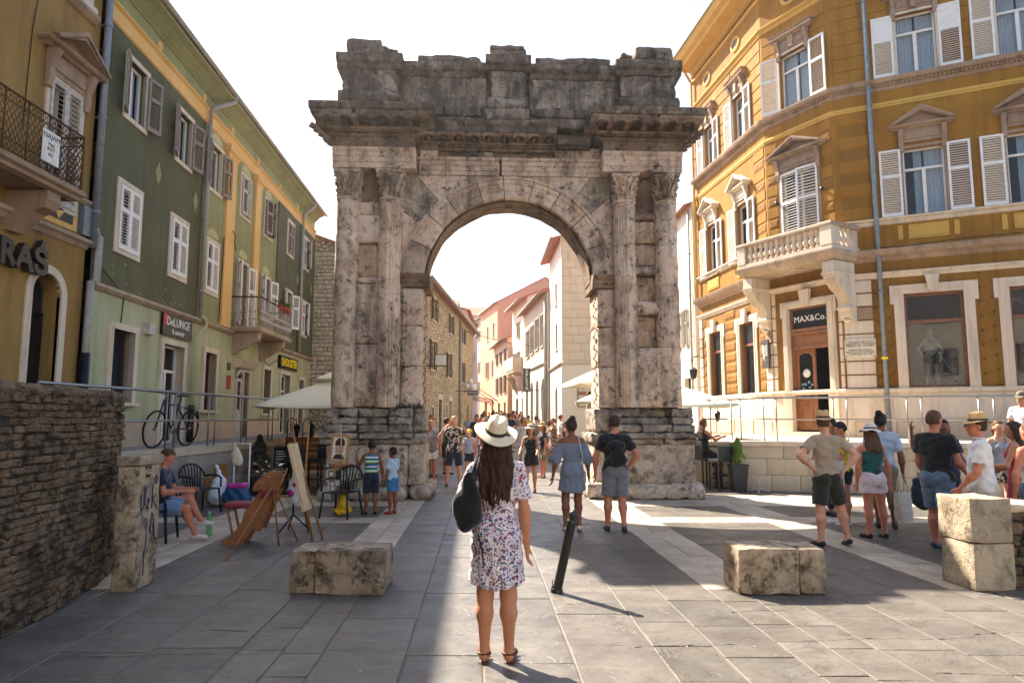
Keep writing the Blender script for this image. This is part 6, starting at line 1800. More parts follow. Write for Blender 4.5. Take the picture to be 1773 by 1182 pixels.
# =================================================================== figures: distance fields -> one continuous skin
def snet(f, org, h):
 ins = f < 0
 c = [ins[i:ins.shape[0] - 1 + i, j:ins.shape[1] - 1 + j, k:ins.shape[2] - 1 + k] for i in (0, 1) for j in (0, 1) for k in (0, 1)]
 s = sum(x.astype(np.int8) for x in c)
 cell = (s > 0) & (s < 8)
 ci = np.argwhere(cell)
 if len(ci) == 0: return np.zeros((0, 3)), []
 idx = -np.ones(cell.shape, np.int64); idx[cell] = np.arange(len(ci))
 acc = np.zeros((len(ci), 3)); cnt = np.zeros(len(ci))
 cor = [(i, j, k) for i in (0, 1) for j in (0, 1) for k in (0, 1)]
 val = {o: f[ci[:, 0] + o[0], ci[:, 1] + o[1], ci[:, 2] + o[2]] for o in cor}
 for a in cor:
  for ax in range(3):
   if a[ax]: continue
   b = list(a); b[ax] = 1; b = tuple(b)
   va, vb = val[a], val[b]; m = (va < 0) != (vb < 0)
   t = np.where(m, va / np.where(m, va - vb, 1), 0)
   p = np.tile(np.array(a, float), (len(ci), 1)); p[:, ax] += t
   acc[m] += p[m]; cnt[m] += 1
 v = (ci + acc / cnt[:, None]) * h + org
 F = []
 for ax in range(3):
  o1, o2 = [x for x in range(3) if x != ax]
  sl0 = [slice(None)] * 3; sl1 = [slice(None)] * 3; sl0[ax] = slice(0, -1); sl1[ax] = slice(1, None)
  e = ins[tuple(sl0)] != ins[tuple(sl1)]
  p = np.argwhere(e)
  p = p[(p[:, o1] > 0) & (p[:, o2] > 0) & (p[:, o1] < ins.shape[o1] - 1) & (p[:, o2] < ins.shape[o2] - 1)]
  q = []
  for d1, d2 in ((-1, -1), (0, -1), (0, 0), (-1, 0)):
   r = p.copy(); r[:, o1] += d1; r[:, o2] += d2; q.append(idx[r[:, 0], r[:, 1], r[:, 2]])
  q = np.stack(q, 1); flip = ins[p[:, 0], p[:, 1], p[:, 2]] ^ (ax == 1)
  q[~flip] = q[~flip][:, ::-1]
  F.append(q)
 return v, np.concatenate(F)
class Field:
 def __init__(s, k=.02): s.p = []; s.k = k; s.cut = []; s.noise = None
 def cone(s, a, b, ra, rb, sy=1.0, flat=False, k=None, rot=None):
  s.p.append(('c', np.array(a, float), np.array(b, float), ra, rb, sy, flat, s.k if k is None else k)); return s
 def ell(s, c, r, M=None, k=None):
  s.p.append(('e', np.array(c, float), np.array(r, float), M, s.k if k is None else k)); return s
 def bounds(s):
  lo = np.array([9.] * 3); hi = -lo
  for q in s.p:
   if q[0] == 'c': r = max(q[3], q[4]) * 1.1; lo = np.minimum(lo, np.minimum(q[1], q[2]) - r); hi = np.maximum(hi, np.maximum(q[1], q[2]) + r)
   else: r = q[2].max(); lo = np.minimum(lo, q[1] - r); hi = np.maximum(hi, q[1] + r)
  return lo - .03, hi + .03
 def mesh(s, h, shell=None):
  lo, hi = s.bounds(); n = np.ceil((hi - lo) / h).astype(int) + 2
  ax = [lo[i] + h * np.arange(n[i]) for i in range(3)]
  F = np.full(tuple(n), 1.0)
  for q in s.p:
   m = .05 + q[-1]
   if q[0] == 'c': r = max(q[3], q[4]) * 1.15 + m; a, b = np.minimum(q[1], q[2]) - r, np.maximum(q[1], q[2]) + r
   else: r = q[2].max() + m; a, b = q[1] - r, q[1] + r
   i0 = np.clip(((a - lo) / h).astype(int), 0, n); i1 = np.clip(((b - lo) / h).astype(int) + 2, 0, n)
   if (i1 <= i0).any(): continue
   X = ax[0][i0[0]:i1[0], None, None]; Y = ax[1][None, i0[1]:i1[1], None]; Z = ax[2][None, None, i0[2]:i1[2]]
   if q[0] == 'c':
    A, B, ra, rb, sy, flat = q[1:7]
    X_, Y_, Z_ = X - A[0], (Y - A[1]) / sy, Z - A[2]
    d = B - A; d = np.array([d[0], d[1] / sy, d[2]]); L2 = max(d @ d, 1e-9)
    t = (X_ * d[0] + Y_ * d[1] + Z_ * d[2]) / L2; tc = np.clip(t, 0, 1)
    D = np.sqrt((X_ - tc * d[0]) ** 2 + (Y_ - tc * d[1]) ** 2 + (Z_ - tc * d[2]) ** 2) - (ra + (rb - ra) * tc)
    if sy < 1: D = D * (.5 + .5 * sy)
    if flat: D = np.maximum(D, (t - 1) * math.sqrt(L2))
   else:
    c, r, M = q[1], q[2], q[3]
    P = [X - c[0], Y - c[1], Z - c[2]]
    if M is not None: P = [M[0][i] * P[0] + M[1][i] * P[1] + M[2][i] * P[2] for i in range(3)]
    k0 = np.sqrt((P[0] / r[0]) ** 2 + (P[1] / r[1]) ** 2 + (P[2] / r[2]) ** 2)
    D = (k0 - 1) * r.min() * (.5 + .5 * np.minimum(k0, 1.4))
   S = F[i0[0]:i1[0], i0[1]:i1[1], i0[2]:i1[2]]; k = q[-1]
   if k > 0:
    hh = np.maximum(k - np.abs(S - D), 0) / k
    S[...] = np.minimum(S, D) - hh * hh * k * .25
   else: S[...] = np.minimum(S, D)
  if s.cut or s.noise:
   X = ax[0][:, None, None]; Y = ax[1][None, :, None]; Z = ax[2][None, None, :]
   if s.noise: F = F + s.noise(X, Y, Z)
   for c in s.cut: F = np.maximum(F, c(X, Y, Z))
  return snet(F, lo, h)
def fmesh(name, mat, parts):
 vs = []; fs = []; o = 0
 for v, f in parts:
  if len(v) == 0: continue
  vs.append(v); fs.append(np.asarray(f) + o); o += len(v)
 me = bpy.data.meshes.new(name)
 if not vs: return me
 v = np.concatenate(vs); f = np.concatenate(fs)
 me.vertices.add(len(v)); me.vertices.foreach_set('co', v.astype(np.float32).ravel())
 me.loops.add(len(f) * 4); me.loops.foreach_set('vertex_index', f.astype(np.int32).ravel())
 me.polygons.add(len(f)); me.polygons.foreach_set('loop_start', np.arange(0, len(f) * 4, 4, dtype=np.int32)); me.polygons.foreach_set('loop_total', np.full(len(f), 4, np.int32))
 me.polygons.foreach_set('use_smooth', np.ones(len(f), bool))
 me.update(calc_edges=True); me.materials.append(MATS[mat] if isinstance(mat, str) else mat)
 return me
def skin(name, c, lip=None):
 m, n = mk(name, .5, 0, .35); v = n.pos(obj=True)
 n.col(n.mix(1.0, c, n.ramp(n.noise(v, 14, 4), [(.3, .86), (.7, 1.08)]), 'MULTIPLY'))
 n.b.inputs['Subsurface Weight'].default_value = .12; n.b.inputs['Subsurface Radius'].default_value = (.02, .008, .004)
 n.bump(n.noise(v, 160, 3), .12, .003)
skin('skin_tan', '#b57c5c'); skin('skin_fair', '#d09a7c'); skin('skin_brown', '#7b4a34'); skin('skin_red', '#bf7a5f')
def fabric(name, c, c2=None, rough=.9, pat=None):
 m, n = mk(name, rough, 0, .2); v = n.pos(obj=True)
 base = colr(c)
 if pat == 'stripes':
  sep = n.n('ShaderNodeSeparateXYZ'); n.L(v, sep.inputs[0])
  fz = n.math('FRACT', n.math('MULTIPLY', sep.outputs[2], 6.2)); r = n.n('ShaderNodeValToRGB'); cr = r.color_ramp; cr.interpolation = 'CONSTANT'
  for i, (p, cc) in enumerate(((0, '#d8dadb'), (.16, '#1d6f9e'), (.36, '#122b4a'), (.5, '#a9c23c'), (.62, '#d8dadb'), (.72, '#1b8f8e'), (.88, '#15375c'))):
   e = cr.elements[i] if i < 2 else cr.elements.new(p); e.position = p; e.color = lin(cc)
  n.L(fz, r.inputs[0]); base = r.outputs[0]
 elif pat == 'diag':
  mp = n.n('ShaderNodeMapping'); mp.inputs['Rotation'].default_value = (0, R(38), 0); n.L(v, mp.inputs[0]); sep = n.n('ShaderNodeSeparateXYZ'); n.L(mp.outputs[0], sep.inputs[0])
  fz = n.math('FRACT', n.math('MULTIPLY', sep.outputs[2], 9)); base = n.mix(n.ramp(fz, [(.48, 0), (.52, 1)]), c, c2)
 elif pat == 'floral':
  wv = n.n('ShaderNodeVectorMath', operation='ADD'); nn = n.n('ShaderNodeTexNoise'); nn.inputs['Scale'].default_value = 25; n.L(v, nn.inputs['Vector'])
  sc_ = n.n('ShaderNodeVectorMath', operation='SCALE'); n.L(nn.outputs[1], sc_.inputs[0]); sc_.inputs[3].default_value = .018; n.L(v, wv.inputs[0]); n.L(sc_.outputs[0], wv.inputs[1]); vv = wv.outputs[0]
  base = n.mix(n.ramp(n.noise(v, 9, 3), [(.45, 0), (.6, .5)]), '#dfd0d6', '#c3c4d8')
  for sc, r0, ca, cb, th in ((34, .36, '#7e1c3a', '#a8425f', .52), (46, .34, '#35548a', '#5079ad', .42), (58, .36, '#44573d', '#5d6f52', .45), (80, .34, '#23283a', '#37345a', .5)):
   dd = n.vor(vv, sc); cc = n.vor(vv, sc, out=1); sp = n.n('ShaderNodeSeparateColor'); n.L(cc, sp.inputs[0])
   on = n.ramp(sp.outputs[0], [(th, 1), (th + .01, 0)]); dot = n.ramp(dd, [(r0, 1), (r0 + .08, 0)])
   base = n.mix(n.math('MULTIPLY', on, dot), base, n.mix(sp.outputs[1], ca, cb))
 elif pat == 'tie':
  base = n.mix(n.ramp(n.noise(n.pos((7, 7, 1.5), obj=True), 3, 4), [(.42, 0), (.6, 1)]), c, c2)
 elif pat == 'print':
  vr = n.n('ShaderNodeTexVoronoi'); vr.inputs['Scale'].default_value = 16; vr.distance = 'CHEBYCHEV'; n.L(v, vr.inputs['Vector'])
  base = n.mix(n.ramp(vr.outputs[0], [(.36, 1), (.38, 0)]), c, c2)
 wr = n.noise(n.pos((1, 1, .6), obj=True), 9, 4, .6, .6)
 n.col(n.mix(1.0, base, n.ramp(wr, [(.3, .80), (.7, 1.12)]), 'MULTIPLY'))
 n.bump(n.math('ADD', n.math('MULTIPLY', wr, 1.6), n.math('MULTIPLY', n.noise(v, 220, 2), .12)), .7, .02)
 n.b.inputs['Sheen Weight'].default_value = .25
for nm, a in dict(f_black='#15161a', f_navy='#1c2438', f_white='#d9d8d6', f_cream='#cfc3ac', f_beige='#a3917b', f_grey='#72747c', f_lgrey='#9aa0a8', f_olive='#2f2f29', f_denim='#5b7288', f_jeans='#6d86a8',
    f_teal='#135a57', f_yellow='#d9b81f', f_red='#a51f2a', f_orange='#f0593a', f_chambray='#70798a', f_ltblue='#a9bccd', f_pinkw='#d8c8c8', f_khaki='#7b705c', f_blue='#2f6f9f', f_brown='#4b382c', f_pink='#c2657e').items():
 fabric(nm, a)
fabric('f_floral', '#ffffff', pat='floral'); fabric('f_stripes', '#ffffff', pat='stripes'); fabric('f_maxi', '#5e3b30', '#c9a58c', pat='diag'); fabric('f_tealtie', '#0f5f5c', '#2d3b3f', pat='tie'); fabric('f_print', '#17181c', '#c7bcae', pat='print')
def hairm(name, a, b):
 m, n = mk(name, .6, 0, .25); v = n.pos((70, 70, 5), obj=True)
 w = n.noise(v, 1.0, 4, .6); n.col(n.mix(n.ramp(w, [(.35, 0), (.7, 1)]), a, b)); n.bump(w, .8, .01)
hairm('hair_black', '#0c0a0a', '#1c1715'); hairm('hair_dark', '#1e120c', '#4a2c1c'); hairm('hair_brown', '#3b2618', '#6b4830'); hairm('hair_blond', '#8c6a42', '#bd9a68'); hairm('hair_grey', '#6d655d', '#958c82')
plain('shoe_black', '#16161a', .6, bump=.05); plain('shoe_white', '#cfccc6', .6, bump=.05); plain('shoe_blue', '#2b3f59', .6, bump=.05); plain('shoe_red', '#a1232a', .6, bump=.05); plain('sandal', '#4d2c1b', .6, bump=.05); plain('sole', '#b9b3a6', .7, bump=0)
plain('straw', '#c9a876', .85, var=.2, scale=60, bump=.5, bs=240); plain('straw_pale', '#d8cbb0', .85, var=.1, scale=60, bump=.4, bs=260); plain('hat_white', '#d5d0c8', .9, var=.12, bump=.4, bs=200); plain('hat_band', '#2b1c17', .7); plain('lens_dark', '#08080a', .1, bump=0)
plain('eye_white', '#cfc8bf', .3, bump=0); plain('lip', '#8f4a42', .5, bump=0)
def hat_mesh(kind, R0, seed=1):
 mb = MB(); n = 56
 prof = {'fedora': ((.0, .118), (.035, .122), (.062, .120), (.080, .108), (.088, .085), (.093, .045), (.097, .02), (.099, .006)),
   'sun': ((0, .108), (.05, .103), (.078, .085), (.09, .055), (.096, .02), (.1, .004))}[kind]
 bw = {'fedora': R0, 'sun': R0 + .012}[kind]
 def fn(u, v):
  t = 2 * math.pi * u; m = v * (len(prof) - 1 + 5)
  if m <= len(prof) - 1:
   i = min(int(m), len(prof) - 2); q = m - i; r = prof[i][0] * (1 - q) + prof[i + 1][0] * q; z = prof[i][1] * (1 - q) + prof[i + 1][1] * q
   x, y = r * math.cos(t) * .88, r * math.sin(t) * 1.08
   if kind == 'fedora':
    z -= .016 * math.exp(-(x / .022) ** 2) * min(1, z / .07) * (z > .05)
    pin = math.exp(-((y - .055) / .035) ** 2) * min(1, max(0, (z - .03) / .06)); x *= 1 - .14 * pin
  else:
   q = (m - (len(prof) - 1)) / 5; r = .099 + bw * q
   wav = .010 * math.sin(2 * t + .6) + (.012 * math.sin(5 * t + seed) if kind == 'sun' else 0)
   z = .006 - (.022 if kind == 'fedora' else .04) * q ** 1.3 + wav * q + (.014 * q * q * abs(math.cos(t)) ** 3 if kind == 'fedora' else 0)
   x, y = r * math.cos(t) * .95, r * math.sin(t) * 1.05
  return (x, y, z)
 mb.grid(fn, n, 22, True, True)
 def fn2(u, v):
  t = 2 * math.pi * u; z = .006 + .026 * v; r = .1035 - .06 * v * .1
  return (r * math.cos(t) * .89, r * math.sin(t) * 1.085, z)
 b = MB(); b.grid(fn2, 40, 2, True, True)
 return mb, b
def unit(v): v = np.array(v, float); return v / max(1e-9, np.linalg.norm(v))
def rotz(a): c, s = math.cos(a), math.sin(a); return np.array([[c, -s, 0], [s, c, 0], [0, 0, 1]])
def rotx(a): c, s = math.cos(a), math.sin(a); return np.array([[1, 0, 0], [0, c, -s], [0, s, c]])
def roty(a): c, s = math.cos(a), math.sin(a); return np.array([[c, 0, s], [0, 1, 0], [-s, 0, c]])
def person(x, y, H, yaw, label, sex='m', skin='skin_fair', hair=('short', 'hair_dark'), top=('tee', 'f_white'), bottom=('shorts', 'f_navy'), shoes='shoe_black', hat=None,
  armL=((-.25, 0, -1), (-.1, .15, -1)), armR=((.25, 0, -1), (.1, .15, -1)), legL=((-.04, 0, -1), (0, 0, -1)), legR=((.04, 0, -1), (0, 0, -1)), lean=0, side=0, twist=0,
  head=(0, 0), z=0.0, res=.022, fat=1.0, group=None, fingers=False, seat=None, straps=None, child=False, glasses=False, headhue=None, foot_z=None):
 "figure facing +y of its own frame; H = height; arms/legs = (upper, lower) directions"
 P = thing('person', label, 'child' if child else 'person', (x, y, z), yaw, group)
 fem = sex == 'f'; hs = 1.12 if child else 1.0
 hipz = .515 * H if seat is None else seat
 Rt = roty(side) @ rotx(-lean) @ rotz(twist)
 hip = np.array([0, 0, hipz])
 def T(q): q = np.array(q, float); return hip + Rt @ (q * H)
 sh = (.092 if fem else .104) * (fat ** .3) * (.9 if child else 1); hw = (.052 if fem else .050)
 shL, shR = T((-sh, 0, .280)), T((sh, 0, .280)); nb = T((0, -.004, .315)); hc = T((0, .010, .410))
 Rh = Rt @ rotz(head[0]) @ rotx(head[1])
 body = Field(.022 * H)
 fr = fat
 body.cone(T((-.028, .0, .02)), T((.028, 0, .02)), .062 * H * fr * (1.06 if fem else 1), .062 * H * fr * (1.06 if fem else 1), .82)
 body.cone(T((0, .004, .06)), T((0, .006, .15)), .066 * H * fr, (.060 if fem else .066) * H * fr, .74)
 body.cone(T((-.040, 0, .20)), T((.040, 0, .20)), .054 * H * fr, .054 * H * fr, .86)
 body.cone(T((-.052, -.004, .255)), T((.052, -.004, .255)), .048 * H * fr, .048 * H * fr, .8)
 for s_ in (-1, 1): body.cone(T((s_ * .018, -.010, .312)), T((s_ * (sh - .008), -.006, .284)), .024 * H, .026 * H, .9)
 if fem:
  for s_ in (-1, 1): body.ell(T((s_ * .038, .042, .215)), np.array([.032, .03, .032]) * H)
 for s_ in (-1, 1): body.ell(T((s_ * .034, -.034, -.005)), np.array([.046, .042, .05]) * H * fr)
 body.cone(T((0, -.006, .30)), T((0, .004, .37)), .031 * H * (.88 if fem else 1), .029 * H * (.88 if fem else 1))
 def Hd(q): return hc + Rh @ (np.array(q, float) * H * hs)
 M = Rh
 body.ell(Hd((0, 0, .022)), np.array([.046, .056, .052]) * H * hs, M, k=.012 * H)
 body.ell(Hd((0, .010, -.012)), np.array([.037, .046, .052]) * H * hs, M, k=.02 * H)
 body.ell(Hd((0, .026, -.046)), np.array([.020, .020, .016]) * H * hs, M, k=.02 * H)
 body.cone(Hd((0, .052, .012)), Hd((0, .064, -.014)), .006 * H, .0095 * H, k=.008 * H)
 body.cone(Hd((-.012, .049, -.034)), Hd((.012, .049, -.034)), .007 * H, .007 * H, k=.006 * H)
 for s_ in (-1, 1):
  body.ell(Hd((s_ * .049, -.004, .0)), np.array([.0065, .013, .019]) * H * hs, M, k=.004 * H)
  body.ell(Hd((s_ * .019, .046, .026)), np.array([.016, .008, .006]) * H * hs, M, k=.008 * H)
 J = {}
 hands = []
 for s_, sp, (ua, fa) in ((-1, shL, armL), (1, shR, armR)):
  ua, fa = Rt @ unit(ua), Rt @ unit(fa)
  el = sp + ua * .172 * H; wr = el + fa * .148 * H
  body.cone(sp, el, .031 * H * fr ** .7 * (.86 if fem else 1), .023 * H * (.88 if fem else 1))
  body.cone(el, el + fa * .05 * H, .023 * H, .0245 * H * (.85 if fem else 1)); body.cone(el + fa * .05 * H, wr, .0245 * H * (.85 if fem else 1), .0145 * H)
  hd = unit(fa + np.array([0, 0, -.15])); J[s_] = (sp, el, wr, ua, fa)
  sideax = unit(np.cross(hd, [0, 1, 0]) if abs(hd[1]) < .8 else np.cross(hd, [1, 0, 0])); nrm = np.cross(sideax, hd)
  if fingers:
   hf = Field(.006)
   hf.cone(wr - fa * .02 * H, wr + hd * .012 * H, .0145 * H, .013 * H)
   w_ax = nrm if abs(hd[2]) > .5 else sideax
   th = unit(np.cross(w_ax, hd))
   for q in (-1.2, -.4, .4, 1.2):
    hf.cone(wr + hd * .012 * H + w_ax * q * .005 * H, wr + hd * .052 * H + w_ax * q * .0085 * H, .0085 * H, .0075 * H)
   curl = th * s_ * (-1)
   for q, ln in ((-1.2, .034), (-.4, .044), (.4, .047), (1.2, .042)):
    b0 = wr + hd * .052 * H + w_ax * q * .009 * H; b1 = b0 + unit(hd + curl * .25) * ln * .5 * H; b2 = b1 + unit(hd + curl * .7) * ln * .5 * H
    hf.cone(b0, b1, .0062 * H, .0056 * H, k=.003); hf.cone(b1, b2, .0056 * H, .0044 * H, k=.003)
   b0 = wr + hd * .016 * H + w_ax * .009 * H; b1 = b0 + unit(hd + w_ax * .9 + curl * .4) * .026 * H; b2 = b1 + unit(hd + w_ax * .35 + curl * .5) * .022 * H
   hf.cone(b0, b1, .0078 * H, .0066 * H, k=.004); hf.cone(b1, b2, .0066 * H, .005 * H, k=.003)
   hands.append(hf)
  else:
   body.cone(wr, wr + hd * .05 * H, .0155 * H, .017 * H, k=.01 * H); body.cone(wr + hd * .05 * H, wr + hd * .085 * H, .0145 * H, .009 * H, k=.01 * H)
   body.cone(wr + hd * .02 * H, wr + hd * .045 * H + np.array([0, .02, 0]) * H, .008 * H, .006 * H, k=.008 * H)
 LG = {}
 for s_, (ud, ld) in ((-1, legL), (1, legR)):
  hp = hip + np.array([s_ * hw * H, 0, -.01 * H]); ud, ld = unit(ud), unit(ld)
  kn = hp + ud * .235 * H; an = kn + ld * .225 * H; LG[s_] = (hp, kn, an)
  body.cone(hp, kn, .052 * H * fr ** .8, .0335 * H, .97); body.cone(kn, kn + ld * .07 * H + np.array([0, -.010 * H, 0]), .0325 * H, .0355 * H * (.95 if fem else 1)); body.cone(kn + ld * .07 * H + np.array([0, -.010 * H, 0]), an, .0345 * H * (.95 if fem else 1), .0195 * H)
  ft = unit([ld[0] * .2 + s_ * .15, 1, min(0, ld[1]) * 1.1])
  body.cone(an, an + np.array([0, -.012, -.022]) * H, .020 * H, .018 * H); body.cone(an + np.array([0, 0, -.016]) * H, an + ft * .085 * H + np.array([0, 0, -.030]) * H, .017 * H, .011 * H)
  LG[s_] += (ft,)
 parts = [body.mesh(res)] + [hf.mesh(.0045) for hf in hands]
 link('body', fmesh('body', skin, parts), P)
 for s_ in (-1, 1):
  hp, kn, an, ft = LG[s_]
  sf = Field(.012); up = np.array([0, 0, 1]) * H
  if shoes != 'sandal':
   sf.cone(an + np.array([0, -.016, -.022]) * H, an + ft * .05 * H + np.array([0, 0, -.028]) * H, .024 * H, .021 * H); sf.cone(an + ft * .05 * H - up * .028, an + ft * .10 * H - up * .033, .021 * H, .017 * H)
   zb = min(an[2] - .045 * H, 9); sf.cut.append(lambda X, Y, Z, c=an, f=ft: -((Z - (c[2] - .047 * H)) - f[2] * (Y - c[1])) + 0 * X)
   sf.cut.append(lambda X, Y, Z, c=an: (Z - (c[2] + .002 * H)) + 0 * X + 0 * Y)
   link('shoe', fmesh('shoe', shoes, [sf.mesh(max(.007, res * .6))]), P)
  else:
   mb = MB(); pts = []
   sl = [an + np.array([0, -.03, -.045]) * H, an + ft * .03 * H - up * .045, an + ft * .11 * H - up * .045]
   mb.tube([tuple(q) for q in sl], [.022 * H, .020 * H, .022 * H], 10, flat=.28)
   for a0, zz, rr_ in ((.0, -.008, .024), (.045, -.026, .021), (.08, -.032, .019)):
    c = an + ft * a0 * H + np.array([0, 0, zz]) * H
    mb.tube([(c[0] + rr_ * H * math.cos(t), c[1] - (.004 * H if a0 == 0 else 0) + (.02 * H * math.sin(t) if a0 == 0 else 0), c[2] + (rr_ * .9 * H * math.sin(t) if a0 else 0)) for t in [k * math.pi / 6 for k in range(13 if a0 == 0 else 7)]], .0075 * H, 5)
   mb.build('sandal', 'sandal', P)
 # ---- clothes
 g = .008 * H if not child else .009
 rn = random.Random(int(x * 97 + y * 31)); ph = rn.uniform(0, 6)
 fold = lambda a: (lambda X, Y, Z: a * (np.sin(X * 31 + Z * 23 + ph) * np.sin(Y * 27 - Z * 17 + ph) + .6 * np.sin(Z * 58 + X * 40 * np.sin(Y * 9 + ph))))
 def torso(F_, g, low=0.0, loose=0.0):
  F_.cone(T((-.028, .0, low)), T((.028, 0, low)), .066 * H * fr + g + loose, .066 * H * fr + g + loose, .84)
  F_.cone(T((0, .004, max(low, .06))), T((0, .006, .15)), .068 * H * fr + g + loose, .066 * H * fr + g + loose * .7, .78)
  F_.cone(T((-.040, 0, .20)), T((.040, 0, .20)), .056 * H * fr + g, .056 * H * fr + g, .88)
  F_.cone(T((-.052, -.004, .255)), T((.052, -.004, .255)), .049 * H * fr + g, .049 * H * fr + g, .84)
  if fem:
   for s_ in (-1, 1): F_.ell(T((s_ * .038, .042, .215)), np.array([.034, .032, .034]) * H + g)
 up_ax = Rt @ np.array([0, 0, 1.0])
 def plane_t(zv, sgn):
  c = T((0, 0, zv)); return lambda X, Y, Z: sgn * ((X - c[0]) * up_ax[0] + (Y - c[1]) * up_ax[1] + (Z - c[2]) * up_ax[2])
 if top:
  kind, mt = top[0], top[1]; opt = top[2] if len(top) > 2 else {}
  tf = Field(.02 * H); low = opt.get('low', -.03)
  torso(tf, g, low + .03, .012 * H if kind in ('tee', 'shirt') else .004 * H)
  if kind in ('tee', 'shirt', 'dress'):
   for s_ in (-1, 1): tf.cone(T((s_ * .018, -.010, .310)), T((s_ * (sh - .008), -.006, .283)), .025 * H + g * .7, .028 * H + g * .7, .95)
   sf_ = opt.get('sleeve', .62)
   for s_ in (-1, 1):
    sp, el, wr, ua, fa = J[s_]
    if sf_ <= 1: tf.cone(sp, sp + ua * .172 * H * sf_, .029 * H * fr ** .5 + g * .7, .030 * H * fr ** .5 + g * 1.4, flat=True)
    else: tf.cone(sp, el, .032 * H + g, .028 * H + g); tf.cone(el, el + fa * .148 * H * (sf_ - 1), .028 * H + g, .024 * H + g, flat=True)
   tf.cut.append(plane_t(opt.get('neck', .328), 1))
  elif kind == 'off':
   for s_ in (-1, 1):
    sp, el, wr, ua, fa = J[s_]
    tf.cone(sp + ua * .03 * H, el, .034 * H + g, .034 * H + g * 1.8, flat=False); tf.cone(el, el + fa * .03 * H, .036 * H + g * 1.3, .028 * H + g, flat=True)
   tf.cut.append(plane_t(.262, 1))
  else:
   tf.cut.append(plane_t(opt.get('neck', .275), 1))
  if kind in ('dress', 'off') or opt.get('skirt'):
   for s_ in (-1, 1): tf.ell(T((s_ * .034, -.036, -.005)), np.array([.052, .050, .062]) * H * fr + g)
   hem = opt.get('skirt', -.17); fl = opt.get('flare', .03)
   a, b = T((0, .0, .05)), T((0, 0, .05)) * 1.0; b = np.array([T((0, 0, -.02))[0], T((0, 0, -.02))[1] - .0, hip[2] + hem * H])
   tf.cone(T((-.02, -.006, .03)), b + np.array([-.02 * H, 0, 0]), .074 * H * fr + g, (.078 + fl) * H + g, .82, flat=True); tf.cone(T((.02, -.006, .03)), b + np.array([.02 * H, 0, 0]), .074 * H * fr + g, (.078 + fl) * H + g, .82, flat=True)
   cb = b
   tf.noise = lambda X, Y, Z, f_=fold(.0042): f_(X, Y, Z) + .009 * np.clip((hip[2] + .02 * H - Z) / (.2 * H), 0, 1.2) * np.sin(np.arctan2(Y - cb[1] + 0 * Z, X - cb[0]) * 11 + Z * 6)
   tf.cut.append(lambda X, Y, Z, zc=hip[2] + hem * H: (zc - Z) + .02 * np.cos(np.arctan2(Y, X) * 2) + 0 * X)
  else:
   tf.noise = fold(.0068 if kind in ('tee', 'shirt') else .0042)
   tf.cut.append(plane_t(low, -1))
  nm = {'tee': 't_shirt', 'shirt': 'shirt', 'dress': 'dress', 'off': 'dress', 'tank': 'tank_top'}[kind]
  o = link(nm, fmesh(nm, mt, [tf.mesh(min(res, .02))]), P)
  if kind == 'tank':
   mb = MB()
   for s_ in (-1, 1):
    mb.tube([tuple(T((s_ * .045, .052, .26))), tuple(T((s_ * .052, .03, .305))), tuple(T((s_ * .05, -.02, .318))), tuple(T((s_ * .042, -.048, .26)))], .006 * H, 5)
   mb.build('strap', opt.get('strap', mt), o)
  if kind == 'shirt':
   mb = MB(); c = T((0, -.002, .333)); mb.tube([(c[0] + .036 * H * math.cos(t), c[1] + .036 * H * math.sin(t), c[2] + .004 * H * math.sin(t)) for t in [k * 2 * math.pi / 14 for k in range(15)]], .010 * H, 6); mb.build('collar', mt, o)
  if opt.get('tie'):
   mb = MB(); c = T((0, 0, .12)); mb.tube([(c[0] + .070 * H * math.cos(t), c[1] + .056 * H * math.sin(t), c[2]) for t in [k * 2 * math.pi / 20 for k in range(21)]], .008 * H, 6, flat=1); mb.build('waist_tie', mt, o)
 if bottom:
  kind, mt = bottom[0], bottom[1]; ln = bottom[2] if len(bottom) > 2 else (.62 if kind == 'shorts' else 1.0)
  bf = Field(.018 * H)
  bf.cone(T((-.03, 0, .015)), T((.03, 0, .015)), .067 * H * fr + g * .8, .067 * H * fr + g * .8, .84)
  for s_ in (-1, 1): bf.ell(T((s_ * .034, -.034, -.005)), np.array([.05, .045, .054]) * H * fr + g * .6)
  for s_ in (-1, 1):
   hp, kn, an, ft = LG[s_]; q = min(1, ln)
   r1 = .054 * H * fr ** .8 + (.036 - .054) * H * q
   bf.cone(hp, hp + (kn - hp) * q, .056 * H * fr ** .8 + g, max(r1, .04 * H) + g * (2.2 if kind == 'shorts' else 1), .98, flat=kind == 'shorts' and ln <= 1)
   if ln > 1: bf.cone(kn, kn + (an - kn) * min(1, (ln - 1)), .040 * H + g, .034 * H + g, flat=True)
  bf.noise = fold(.0055); bf.cut.append(plane_t(.075, 1))
  link({'shorts': 'shorts', 'trousers': 'trousers', 'skirt': 'skirt'}[kind], fmesh(kind, mt, [bf.mesh(min(res, .02))]), P)
 # ---- hair
 hk, hm = hair[0], hair[1]
 hf = Field(.012 * H)
 hf.ell(Hd((0, -.006, .028)), np.array([.0488, .0595, .0565]) * H * hs, M)
 hf.ell(Hd((0, -.016, .004)), np.array([.0475, .049, .048]) * H * hs, M)
 fwd = Rh @ np.array([0, 1.0, 0]); upv = Rh @ np.array([0, 0, 1.0]); face = Hd((0, .020, .046))
 cutf = lambda X, Y, Z: np.minimum((X - face[0]) * (fwd[0]) + (Y - face[1]) * fwd[1] + (Z - face[2]) * fwd[2], -((X - face[0]) * upv[0] + (Y - face[1]) * upv[1] + (Z - face[2]) * upv[2])) 
 ear = Hd((0, -.002, .0))
